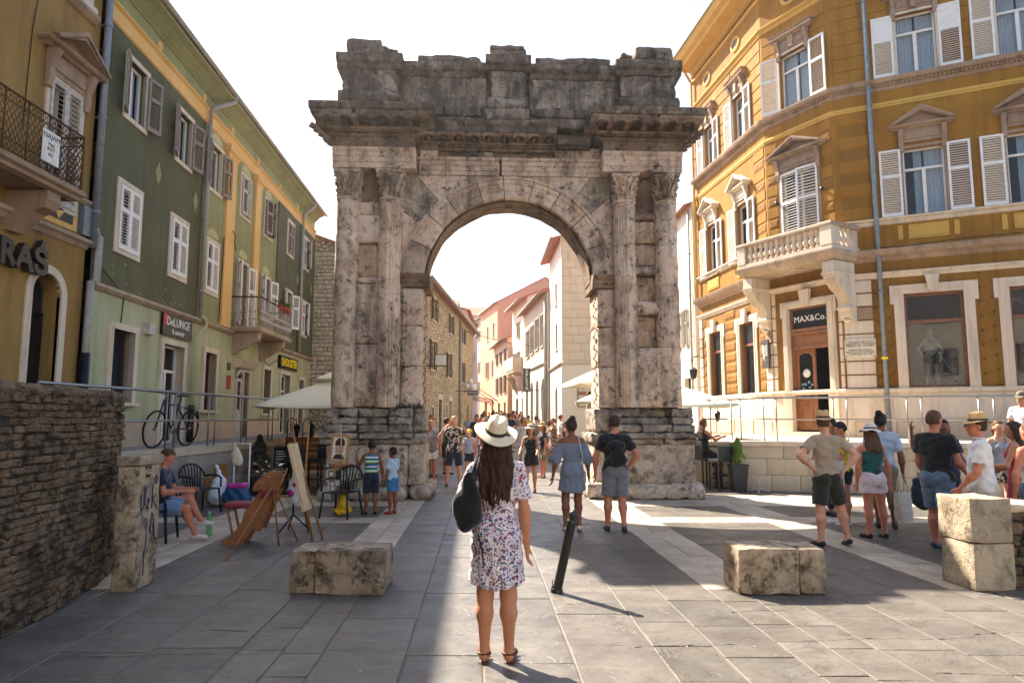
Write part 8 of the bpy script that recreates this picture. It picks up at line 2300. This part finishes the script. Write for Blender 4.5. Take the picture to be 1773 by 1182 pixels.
def plastic_chair(name, label, loc, rz, group=None):
 t = thing(name, label, 'chair', loc, rz, group)
 mb = MB(); mb.grid(lambda u, v: ((u - .5) * .44 * (1 + .08 * v), (v - .5) * .44, .43 - .02 * math.sin(u * PI) * math.sin(v * PI) + .0), 8, 8)
 o = mb.build('seat', 'black_plastic', t); s = o.modifiers.new('thick', 'SOLIDIFY'); s.thickness = .02
 mb = MB(); pts = []
 for i in range(13):
  a = PI * i / 12; pts.append((-.25 * math.cos(a) * 1.0, -.24 - .10 * math.sin(a), .62 + .22 * math.sin(a)))
 mb.tube(pts, .018, 6)
 for k in range(-3, 4):
  x = k * .058; mb.tube([(x * .8, -.21, .44), (x * 1.1, -.30, .66 + .20 * math.cos(k * .35) * .9)], [.018, .014], 5, flat=.5)
 mb.build('backrest', 'black_plastic', t)
 for s_ in (-1, 1):
  mb = MB(); mb.tube([(s_ * .25, -.24, .62), (s_ * .275, -.1, .635), (s_ * .28, .1, .635), (s_ * .265, .20, .60), (s_ * .25, .22, .44)], .019, 6); mb.build('armrest', 'black_plastic', t)
  for y0, y1 in ((.21, .25), (-.21, -.28)):
   mb = MB(); mb.tube([(s_ * .22, y0, .43), (s_ * .26, y1, 0)], [.024, .017], 6); mb.build('leg', 'black_plastic', t)
 return t
plastic_chair('plastic_armchair', 'black plastic armchair under the seated person on the left', (-4.92, 9.53, 0), R(-80), 'black plastic armchairs')
plastic_chair('plastic_armchair', 'empty black plastic armchair by the terrace wall beside the white bag', (-5.55, 12.3, 0), R(-120), 'black plastic armchairs')
plastic_chair('plastic_armchair', 'empty black plastic armchair in front of the framed portraits at the arch', (-2.9, 11.75, 0), R(165), 'black plastic armchairs')
yb = thing('yellow_bag', 'yellow plastic bag lying on the black chair by the portraits', 'bag', (-2.9, 11.85, .20)); F_ = Field(.03)
F_.cone((-.08, .05, -.12), (.08, .1, -.1), .07, .06); F_.cone((0, .05, 0), (.02, .02, .12), .1, .07); F_.noise = lambda X, Y, Z: .008 * np.sin(X * 60) * np.sin(Z * 50); link('bag_body', fmesh('bag_body', 'plastic_yellow', [F_.mesh(.014)]), yb)
bt = thing('green_bottle', 'green plastic bottle standing at the feet of the seated person', 'bottle', (-4.34, 9.95, 0))
mb = MB(); mb.lathe([(0, 0), (.04, .0), (.042, .02), (.038, .06), (.042, .1), (.038, .14), (.042, .18), (.04, .23), (.03, .27), (.014, .30), (.013, .32)], 14); mb.build('bottle_body', 'bottle_green', bt)
mb = MB(); mb.lathe([(.016, .315), (.016, .335), (0, .336)], 10); mb.build('cap', 'plastic_white', bt)
ab = thing('artist_bench', 'carved brown wooden artist bench with a small red cushioned seat', 'easel bench', (-3.45, 9.3, 0), R(4))
mb = MB(); mb.prism([(-.42, 0), (-.14, .0), (-.02, .20), (.08, .16), (.20, .48), (.30, .72), (.36, .92), (.24, .98), (.10, .92), (-.02, .78), (-.04, .70), (.06, .70), (-.02, .56), (-.12, .46), (-.16, .30), (-.26, .14), (-.42, .04)][::-1], 1, -.02, .02); mb.build('side_board', 'easel_wood', ab)
mb = MB(); mb.prism([(-.42, 0), (-.14, .0), (-.02, .20), (.08, .16), (.20, .48), (.30, .72), (-.02, .56), (-.12, .46), (-.16, .30), (-.26, .14), (-.42, .04)][::-1], 1, .26, .30); mb.build('side_board', 'easel_wood', ab)
mb = MB(); rock(mb, -.42, -.06, -.04, .30, .47, .54, r=.025, amp=.003, step=.08); mb.build('seat', 'red_cushion', ab)
mb = MB(); mb.tube([(-.36, .0, .47), (-.26, .0, .05)], .018, 6); mb.tube([(-.36, .28, .47), (-.26, .28, .05)], .018, 6); mb.build('seat_leg', 'easel_wood', ab)
mb = MB()
rr = random.Random(2)
for i in range(16):
 c = Vector((.12 + rr.uniform(-.15, .22), rr.uniform(-.05, .1), .96 + rr.uniform(-.08, .14))); a = Vector((rr.uniform(-1, 1), rr.uniform(-1, 1), rr.uniform(-.5, .5))) * .04; b = Vector((rr.uniform(-1, 1), rr.uniform(-1, 1), rr.uniform(-.5, .5))) * .03
 mb.add([c - a, c + b, c + a, c - b], [(0, 1, 2, 3)])
w_ = mb.build('pinned_paper', 'paper', ab, kind='stuff')
ez = thing('tripod_easel', 'light wooden tripod easel standing in front of the carved bench', 'easel', (-3.2, 9.2, 0))
for a, b in (((.02, 0, .78), (-.16, -1.0, 0)), ((.02, 0, .78), (.13, -.02, 0)), ((.02, 0, .78), (.28, .30, 0))):
 mb = MB(); mb.tube([a, b], .014, 5); mb.build('leg', 'easel_wood', ez)
mb = MB(); mb.tube([(.02, 0, .55), (.18, .05, 1.0)], .014, 5); mb.box(-.10, .22, -.02, .02, .62, .65); mb.build('ledge', 'easel_wood', ez)
mb = MB(); rr = random.Random(4)
for i in range(10):
 c = Vector((-.06 + rr.uniform(-.1, .12), rr.uniform(-.04, .04), .66 + rr.uniform(-.05, .05))); mb.rbox(c, (.05, .03, .03), Matrix.Rotation(rr.uniform(0, 3), 3, 'Y'))
mb.build('paint_tubes', 'red_cushion', ez, kind='stuff')
se = thing('studio_easel', 'tall wooden easel holding a narrow pale board, right of the carved bench', 'easel', (-2.95, 9.65, 0))
mb = MB(); mb.tube([(-.20, .1, 1.62), (.22, -.12, 0)], .018, 5); mb.build('leg', 'easel_wood', se); mb = MB(); mb.tube([(-.15, .1, 1.3), (.33, .0, 0)], .016, 5); mb.build('leg', 'easel_wood', se); mb = MB(); mb.tube([(-.15, .1, 1.25), (-.05, .6, 0)], .016, 5); mb.build('leg', 'easel_wood', se)
mb = MB(); mb.rbox((.0, -.07, .86), (.035, .36, .94), Matrix.Rotation(R(-14.5), 3, 'Y')); mb.build('board', 'pale_wood', se)
pk = thing('plastic_bag', 'white and magenta plastic bag hanging from the easel', 'bag', (-3.15, 9.95, .66)); F_ = Field(.04)
F_.cone((0, 0, .22), (0, 0, .0), .02, .075, .6); F_.cone((0, 0, .0), (0, 0, -.14), .075, .09, .6); F_.noise = lambda X, Y, Z: .006 * np.sin(X * 70 + Z * 20); link('bag_body', fmesh('bag_body', 'plastic_white', [F_.mesh(.012)]), pk)
mb = MB(); mb.lathe([(0, 0), (.05, 0), (.052, .004), (0, .01)], 14); mb.build('print', 'plastic_pink', pk, Matrix.Translation((-.02, -.062, -.06)) @ Matrix.Rotation(R(90), 4, 'X')); mb.build('print', 'plastic_pink', pk, Matrix.Translation((.03, -.045, .06)) @ Matrix.Rotation(R(90), 4, 'X') @ Matrix.Scale(.6, 4))
bm2 = MB(); bm2.tube([(0, 0, .95), (0, 0, .25)], .014, 5); 
for a in (0, 2.1, 4.2): bm2.tube([(0, 0, .25), (.28 * math.cos(a), .28 * math.sin(a), .0)], .012, 5)
ms = thing('music_stand', 'thin black folding stand behind the easels', 'stand', (-3.25, 10.3, 0)); bm2.build('stand', 'black_iron', ms)
pe = thing('portrait_easel', 'easel against the arch pier with a wood framed portrait and a roll of brown paper', 'easel', (-3.1, 12.45, 0), R(2))
mb = MB(); mb.tube([(-.03, .05, 1.58), (.02, 0, .78)], .012, 5); mb.tube([(-.12, .02, .80), (-.02, -.02, 0)], .012, 5); mb.tube([(.28, .02, .80), (.30, -.02, 0)], .012, 5); mb.build('leg', 'pale_wood', pe)
fr_ = MB(); M0 = Matrix.Rotation(R(4), 4, 'Y') @ Matrix.Rotation(R(-6), 4, 'X')
for a in ((-.16, -.12, .0, .48), (.12, .16, .0, .48)): fr_.box(a[0], a[1], -.015, .015, a[2], a[3])
fr_.box(-.12, .12, -.015, .015, 0, .035); fr_.box(-.12, .12, -.015, .015, .445, .48)
plain('frame_wood', '#b8823e', .5, var=.2); fo = fr_.build('frame', 'frame_wood', pe, Matrix.Translation((-.05, 0, .875)) @ M0)
mb = MB(); mb.box(-.12, .12, -.002, .004, .035, .445); pi_ = mb.build('picture', 'paper', fo)
def blob(par, pts, mt, y, nm='picture_print'):
 mb = MB(); mb.prism(pts, 1, y - .002, y); mb.build(nm, mt, par)
plain('print_brown', '#33241d', .8, bump=0); plain('print_skin', '#c99b7e', .8, bump=0); plain('print_grey', '#7d7570', .8, bump=0)
blob(pi_, [(-.09 + .0, .29), (-.08, .38), (-.03, .43), (.04, .43), (.085, .38), (.09, .29)], 'print_brown', -.003)
blob(pi_, [(-.07, .29), (.07, .29), (.075, .19), (.04, .15), (-.04, .15), (-.075, .19)], 'print_skin', -.003)
blob(pi_, [(-.10, .26), (.10, .26), (.10, .245), (-.10, .245)], 'print_grey', -.005); blob(pi_, [(-.11, .05), (-.06, .14), (.06, .14), (.11, .05)], 'print_brown', -.005); blob(pi_, [(-.10, .20), (.10, .20), (.10, .19), (-.10, .19)], 'print_grey', -.005)
mb = MB(); mb.tube([(-.20, -.06, .80), (.24, -.06, .82)], .038, 12); mb.build('paper_roll', 'paper_brown', pe)
mb = MB(); mb.lathe([(0, 0), (.04, 0), (.05, .02), (.04, .04), (0, .05)], 12); mb.build('clamp_lamp', 'steel', pe, Matrix.Translation((-.22, -.1, .80)) @ Matrix.Rotation(R(90), 4, 'X'))
Mx = Matrix.Translation((.02, -.05, .24)) @ Matrix.Rotation(R(-10), 4, 'Y') @ Matrix.Rotation(R(-12), 4, 'X')
mb = MB(); mb.box(-.18, .18, 0, .012, 0, .52); pb_ = mb.build('photo_board', 'f_khaki', pe, Mx)
mb = MB(); mb.box(-.19, -.175, -.006, .014, 0, .52); mb.box(.175, .19, -.006, .014, 0, .52); mb.box(-.19, .19, -.006, .014, .52, .535); mb.build('board_edge', 'paper', pb_)
k = 0
for x, z, w, h, mt in ((-.15, .42, .07, .07, 'paper'), (-.15, .33, .07, .07, 'print_grey'), (-.15, .24, .07, .07, 'paper'), (-.15, .15, .07, .07, 'paper'), (-.06, .34, .11, .15, 'print_brown'), (-.06, .23, .10, .09, 'paper'), (.06, .40, .07, .09, 'paper'), (.06, .30, .07, .08, 'paper')):
 mb = MB(); mb.box(x, x + w, -.006, 0, z, z + h); mb.build('photo', mt, pb_)
wb_ = thing('plastic_bag', 'knotted white plastic bag on the ground against the terrace wall', 'bag', (-5.6, 13.2, 0)); F_ = Field(.06)
F_.cone((0, 0, .2), (0, 0, .42), .2, .14); F_.cone((0, 0, .5), (0, 0, .64), .05, .03); F_.cone((-.03, 0, .62), (-.06, 0, .74), .03, .04); F_.noise = lambda X, Y, Z: .012 * np.sin(X * 30 + Z * 18) * np.sin(Z * 26 + Y * 12); link('bag_body', fmesh('bag_body', 'plastic_white', [F_.mesh(.022)]), wb_)
bg_ = thing('plastic_bag', 'big blue and pink patterned carrier bag beside the white one', 'bag', (-5.22, 13.1, 0)); F_ = Field(.06)
F_.cone((-.12, 0, .16), (.14, 0, .16), .16, .15, .8); F_.cone((-.1, 0, .28), (.12, 0, .30), .12, .11, .8); F_.noise = lambda X, Y, Z: .010 * np.sin(X * 30 + Z * 28); link('bag_body', fmesh('bag_body', 'plastic_blue', [F_.mesh(.022)]), bg_); mb = MB(); rock(mb, -.16, .2, -.1, .1, .34, .44, r=.04, amp=.03, step=.05); mb.build('bag_top', 'plastic_pink', bg_)
for x, z, a, mt, lb in ((-5.86, .52, 14, 'cardboard', 'brown board leaning against the terrace wall next to the armchair'), (-5.68, .78, 3, 'easel_wood', 'taller ochre board standing behind the white plastic bag')):
 b_ = thing('leaning_board', lb, 'board', (x, 13.45, 0)); mb = MB(); mb.rbox((0, 0, z / 2), (.26, .02, z), Matrix.Rotation(R(-a), 3, 'Y')); mb.build('board', mt, b_)
cs = thing('coat_rack', 'white steel rack with a pale cloth bag hung on it by the terrace wall', 'rack', (-5.34, 13.6, 0))
for x in (-.15, .15):
 mb = MB(); mb.tube([(x, 0, .0), (x, 0, 1.18)], .016, 6); mb.build('post', 'white_paint', cs)
mb = MB(); mb.tube([(-.15, 0, 1.16), (.15, 0, 1.16)], .012, 6); mb.build('crossbar', 'white_paint', cs)
hb = thing('cloth_bag', 'pale yellow cloth bag hanging on the white rack', 'bag', (-5.42, 13.5, .95)); F_ = Field(.03); F_.cone((0, 0, .14), (.02, 0, -.1), .03, .10, .5); F_.cone((.0, 0, .0), (.06, 0, -.14), .1, .08, .5); link('bag_body', fmesh('bag_body', 'f_cream', [F_.mesh(.018)]), hb)
def conifer(loc, h, rad, label, potr, poth, pmat, seed, leaf):
 t = thing('potted_conifer', label, 'plant', loc, 0, 'potted conifers'); rr = random.Random(seed)
 mb = MB()
 if pmat == 'sq':
  a, b = potr * .72, potr; mb.add([(-a, -a, 0), (a, -a, 0), (a, a, 0), (-a, a, 0), (-b, -b, poth), (b, -b, poth), (b, b, poth), (-b, b, poth)], [(0, 3, 2, 1), (0, 1, 5, 4), (1, 2, 6, 5), (2, 3, 7, 6), (3, 0, 4, 7)]); mb.box(-b - .01, b + .01, -b - .01, b + .01, poth - .04, poth)
 else: mb.lathe([(0, 0), (potr * .8, 0), (potr, poth), (potr * .9, poth), (0, poth - .03)], 18)
 mb.build('pot', 'pot_dark', t)
 mb = MB(); mb.tube([(0, 0, poth - .02), (0, 0, poth + h * .9)], [.025, .006], 6); mb.build('trunk', 'easel_wood', t)
 mb = MB()
 for i in range(1900):
  q = rr.random() ** .75; z = poth + .02 + q * h; r = rad * (1 - q) ** .6 * (.55 + .5 * rr.random() ** .5) * (1 + .18 * math.sin(z * 23 + seed)); a = rr.uniform(0, 6.283)
  c = Vector((r * math.cos(a), r * math.sin(a), z)); d = Vector((math.cos(a) * .5, math.sin(a) * .5, 1)).normalized() * rr.uniform(.025, .05); s_ = Vector((-math.sin(a), math.cos(a), rr.uniform(-.5, .5))) * .012
  mb.add([c - s_, c + s_, c + d], [(0, 1, 2)])
 mb.build('crown', leaf, t, kind='stuff')
plain('conifer_dark', '#1c2a1e', .8, var=.4, scale=30); plain('conifer_light', '#5b7a2a', .75, var=.45, scale=30)
conifer((-5.48, 14.9, 0), .85, .27, 'dark clipped conifer in a tall dark pot by the left terrace wall', .19, .42, 'r', 3, 'conifer_dark')
conifer((5.17, 15.75, 0), .55, .17, 'bright green conifer in a square dark planter by the right terrace wall', .185, .62, 'sq', 9, 'conifer_light')
mb = MB(); st_ = thing('sign_stand', 'pale metal tripod foot of a stand on the sunlit pavement by the right wall', 'stand', (5.52, 15.4, 0))
for a in (.2, 2.3, 4.3): mb.tube([(0, 0, .12), (.24 * math.cos(a), .2 * math.sin(a), .02)], .015, 5)
mb.tube([(0, 0, .1), (0, 0, .42)], .014, 6); mb.build('foot', 'old_white_paint', st_)
def parasol(loc, rad, zr, zt, label, rz=0, n=4, valance=.0, off=0):
 t = thing('parasol', label, 'parasol', loc, rz, 'cream cafe parasols')
 mb = MB(); c = [(rad * math.cos(2 * PI * (k + .5) / n), rad * math.sin(2 * PI * (k + .5) / n)) for k in range(n)]
 def seg(a, b):
  def fn(u, v):
   x = (a[0] * (1 - u) + b[0] * u) * v; y = (a[1] * (1 - u) + b[1] * u) * v
   return (x, y, zt + (zr - zt) * v ** 1.05 - .10 * math.sin(PI * u) * v * math.sin(PI * v * .5) * .6)
  mb.grid(fn, 10, 8)
 for k in range(n): seg(c[k], c[(k + 1) % n])
 o = mb.build('canopy', 'parasol_cream', t); s_ = o.modifiers.new('t', 'SOLIDIFY'); s_.thickness = .008
 mb = MB()
 for k in range(n):
  mb.add([(0, 0, zt + .22), (c[k][0] * .22, c[k][1] * .22, zt + .02), (c[(k + 1) % n][0] * .22, c[(k + 1) % n][1] * .22, zt + .02)], [(0, 1, 2)])
 mb.build('vent', 'parasol_cream', t)
 mb = MB(); mb.tube([(0, 0, -loc[2]), (0, 0, zt)], .03, 8); mb.build('pole', 'pale_wood', t)
 for k in range(n):
  mb = MB(); mb.tube([(0, 0, zt - .02), (c[k][0], c[k][1], zr)], .012, 5); mb.build('rib', 'pale_wood', t)
 mb = MB(); mb.box(-.35, .35, -.35, .35, .0, .08); mb.build('base', 'grey_metal', t)
parasol((-4.55, 17.2, 0), 2.25, 1.93, 2.62, 'cream cafe parasol behind the left arch pier, nearer to the camera', R(8))
parasol((-4.3, 20.2, 0), 2.2, 2.3, 3.02, 'cream cafe parasol farther back behind the left arch pier', R(3))
parasol((4.1, 18.6, 0), 2.2, 1.98, 2.66, 'cream cafe parasol right behind the right arch pier', R(5))
parasol((3.3, 24.6, 0), 1.9, 2.82, 3.5, 'white cafe parasol in the street, the higher of two seen in the arch opening', R(12))
parasol((3.4, 22.3, 0), 1.85, 2.16, 2.75, 'white cafe parasol in the street, the lower of two seen in the arch opening', R(-5))
def high_chair(loc, rz, label):
 t = thing('high_chair', label, 'chair', loc, rz, 'tall dark cafe chairs')
 mb = MB(); mb.box(-.20, .20, -.20, .20, .66, .72); mb.build('seat', 'pot_dark', t); mb = MB(); mb.box(-.20, .20, -.22, -.18, .72, 1.02); mb.build('backrest', 'pot_dark', t)
 for a in (-.17, .17):
  for b in (-.18, .17): mb = MB(); mb.box(a - .015, a + .015, b - .015, b + .015, 0, .66); mb.build('leg', 'black_iron', t)
 mb = MB(); mb.box(-.17, .17, .16, .18, .25, .27); mb.build('footrest', 'black_iron', t)
def ctable(loc, label, h=1.0, r=.34):
 t = thing('cafe_table', label, 'table', loc, 0, 'cafe tables'); mb = MB(); mb.lathe([(0, h - .03), (r, h - .03), (r, h), (0, h)], 20); mb.build('tabletop', 'pot_dark', t)
 mb = MB(); mb.tube([(0, 0, .02), (0, 0, h - .03)], .025, 8); mb.lathe([(0, 0), (.22, 0), (.22, .02), (0, .04)], 16); mb.build('pedestal', 'black_iron', t)
high_chair((4.62, 16.5, 0), R(-70), 'tall dark cafe chair the seated woman is on'); high_chair((4.82, 15.95, 0), R(20), 'empty tall dark cafe chair nearest the planter'); high_chair((5.25, 16.9, 0), R(90), 'tall dark cafe chair on the far side of the high table')
ctable((5.0, 16.55, 0), 'high round dark cafe table beside the planter', 1.0)
for i, (x, y, lb) in enumerate(((-4.9, 15.3, 'dark cafe table with cups just behind the dark conifer'), (-4.1, 15.6, 'dark cafe table under the cream parasol left of the arch'), (-4.4, 18.4, 'farther dark cafe table behind the left pier'), (3.4, 23.4, 'cafe table on the raised terrace inside the street'))):
 ctable((x, y, 0 if i < 3 else 1.0), lb, .74 if i != 1 else 1.0)
for i, (x, y, a, lb) in enumerate(((-5.1, 16.2, 20, 'tall dark chair behind the conifer on the left'), (-4.5, 16.1, 160, 'tall dark chair under the left parasol'), (-4.0, 16.4, 200, 'tall dark chair next to the left pier'))):
 high_chair((x, y, 0), R(a), lb)
wd = thing('wooden_screen', 'brown wooden planter screen behind the cafe tables on the left', 'screen', (-5.75, 17.4, 0))
for k in range(6):
 mb = MB(); mb.box(0, 2.3, -.015, .015, .35 + k * .14, .35 + k * .14 + .125); mb.build('plank', 'easel_wood', wd)
for x in (.02, 1.15, 2.28): mb = MB(); mb.box(x - .03, x + .03, .015, .06, 0, 1.2); mb.build('post', 'easel_wood', wd)
mbd = thing('menu_easel', 'black chalkboard menu with white writing among the cafe tables', 'menu board', (-5.25, 15.7, 0)); mb = MB(); mb.rbox((0, 0, .70), (.36, .03, .62), Matrix.Rotation(R(6), 3, 'X')); mb_o = mb.build('board', 'sign_black', mbd)
mb = MB()
for k in range(9): mb.box(-.13, .10 - .03 * (k % 3), -.045, -.04, .46 + k * .055, .475 + k * .055)
mb.build('chalk_lines', 'paper', mbd, kind='stuff')
pp_ = thing('yellow_pole', 'thin yellow wooden pole standing behind the easels', 'pole', (-3.75, 12.4, 0)); mb = MB(); mb.tube([(0, 0, 0), (.07, 0, 1.55)], .014, 6); mb.build('pole', 'frame_wood', pp_)
def lantern(loc, label):
 t = thing('lantern', label, 'lantern', loc, 0, 'black lanterns'); mb = MB(); mb.lathe([(0, .30), (.02, .28), (.10, .20), (.09, .19), (.06, .0), (.04, -.03), (0, -.05)], 6, smooth=False); mb.build('lantern_body', 'black_iron', t); mb = MB(); mb.tube([(0, 0, .28), (0, 0, .36), (-.12, 0, .42), (-.2, 0, .30), (-.2, 0, -loc[2])], .012, 5); mb.build('bracket', 'black_iron', t)
lantern((-5.05, 16.0, 1.25), 'black lantern on a thin post above the cafe tables, left of the pair'); lantern((-4.72, 16.1, 1.25), 'black lantern on a thin post above the cafe tables, right of the pair')
lantern((5.9, 19.6, 1.6), 'black lantern in front of the yellow building beside the parasol')
la = thing('wall_lantern', 'large black wall lantern between the arch and the yellow building', 'lantern', (5.35, 20, 2.9)); mb = MB(); mb.lathe([(0, .26), (.03, .24), (.13, .17), (.12, .14), (.09, -.06), (.04, -.1), (0, -.12)], 8, smooth=False); mb.tube([(0, 0, .4), (0, .0, .55), (.25, .3, .6)], .02, 5); mb.build('lantern_body', 'black_iron', la)
bk = thing('bicycle', 'dark bicycle leaning by the steel railing on the raised pavement', 'bicycle', (-6.48, 12.35, T0 + .005), R(84))
bkM = Matrix.Rotation(R(6), 4, 'X')
for x in (0, 1.04):
 mb = MB(); K = 26
 mb.tube([(x + .33 * math.cos(2 * PI * k / K), 0, .34 + .33 * math.sin(2 * PI * k / K)) for k in range(K + 1)], .019, 6, cap=False); wo_ = mb.build('tyre', 'tyre', bk, bkM)
 mb = MB()
 for k in range(14): a = 2 * PI * k / 14; mb.tube([(x, .02 * (-1) ** k, .34), (x + .32 * math.cos(a), 0, .34 + .32 * math.sin(a))], .0025, 3, cap=False)
 mb.tube([(x, -.04, .34), (x, .04, .34)], .02, 8); mb.build('spokes', 'steel', bk, bkM)
mb = MB()
for a, b in (((0, 0, .34), (.15, 0, .88)), ((.13, 0, .80), (.62, 0, .78)), ((.17, 0, .70), (.50, 0, .33)), ((.50, 0, .33), (.64, 0, .86)), ((.50, 0, .33), (1.04, 0, .34)), ((.62, 0, .74), (1.04, 0, .34))): mb.tube([a, b], .018, 6)
mb.build('bike_frame', 'bike_frame', bk, bkM)
mb = MB(); mb.tube([(.15, 0, .86), (.17, 0, .98)], .014, 6); mb.tube([(.05, -.29, 1.0), (.14, -.15, 1.0), (.17, 0, .98), (.14, .15, 1.0), (.05, .29, 1.0)], .013, 6); mb.build('handlebar', 'steel', bk, bkM)
mb = MB(); mb.tube([(.54, 0, .95), (.66, 0, .97), (.80, 0, .98)], [.025, .05, .085], 8, flat=.4); mb.tube([(.645, 0, .84), (.66, 0, .96)], .014, 6); mb.build('saddle', 'black_plastic', bk, bkM)
mb = MB(); mb.tube([(.72, -.06, .74), (1.2, -.06, .74)], .008, 4); mb.tube([(.72, .06, .74), (1.2, .06, .74)], .008, 4); mb.tube([(1.1, 0, .72), (1.04, 0, .36)], .008, 4); mb.tube([(.8, 0, .70), (1.04, 0, .74), (1.25, 0, .68), (1.36, 0, .52)], .022, 5, flat=.3); mb.build('rear_rack', 'black_iron', bk, bkM)
mb = MB(); mb.lathe([(.0, -.01), (.09, -.01), (.09, .01), (0, .01)], 16); mb.build('chainring', 'steel', bk, bkM @ Matrix.Translation((.5, -.05, .33)) @ Matrix.Rotation(R(90), 4, 'X'))
MF = frameM((9.35, 19.0), (13.5, 16.95))
mw = MF @ Vector((2.15, .8, 0))
P, I = person(mw.x, mw.y, 1.74, R(205) - R(26), 'white headless shop mannequin in a pale top and dark skirt behind the window glass', 'f', 'mannequin_white', ('bald', 'hair_dark'), ('tank', 'f_ltblue', dict(low=.1)), ('shorts', 'f_black', .42), 'shoe_white',
 armL=((-.55, .05, -.9), (.35, .1, -1)), armR=((.55, -.1, -.8), (-.6, -.2, -.8)), legL=((-.08, .08, -1), (-.04, 0, -1)), legR=((.12, .05, -1), (.08, 0, -1)), z=2.42, res=.018)
P['category'] = 'mannequin'; P.name = 'mannequin'
# =================================================================== air
hm_ = bpy.data.materials.new('air'); hm_.use_nodes = True; ht_ = hm_.node_tree; ht_.nodes.clear()
ho_ = ht_.nodes.new('ShaderNodeOutputMaterial'); hv_ = ht_.nodes.new('ShaderNodeVolumePrincipled'); hv_.inputs['Density'].default_value = .00055; hv_.inputs['Color'].default_value = (.95, .93, .9, 1); hv_.inputs['Anisotropy'].default_value = .55
ht_.links.new(hv_.outputs[0], ho_.inputs['Volume'])
mb = MB(); mb.box(-155, 155, -65, 205, -1.1, 24); MATS['air'] = hm_
mb.build('haze', 'air', None, kind='stuff')
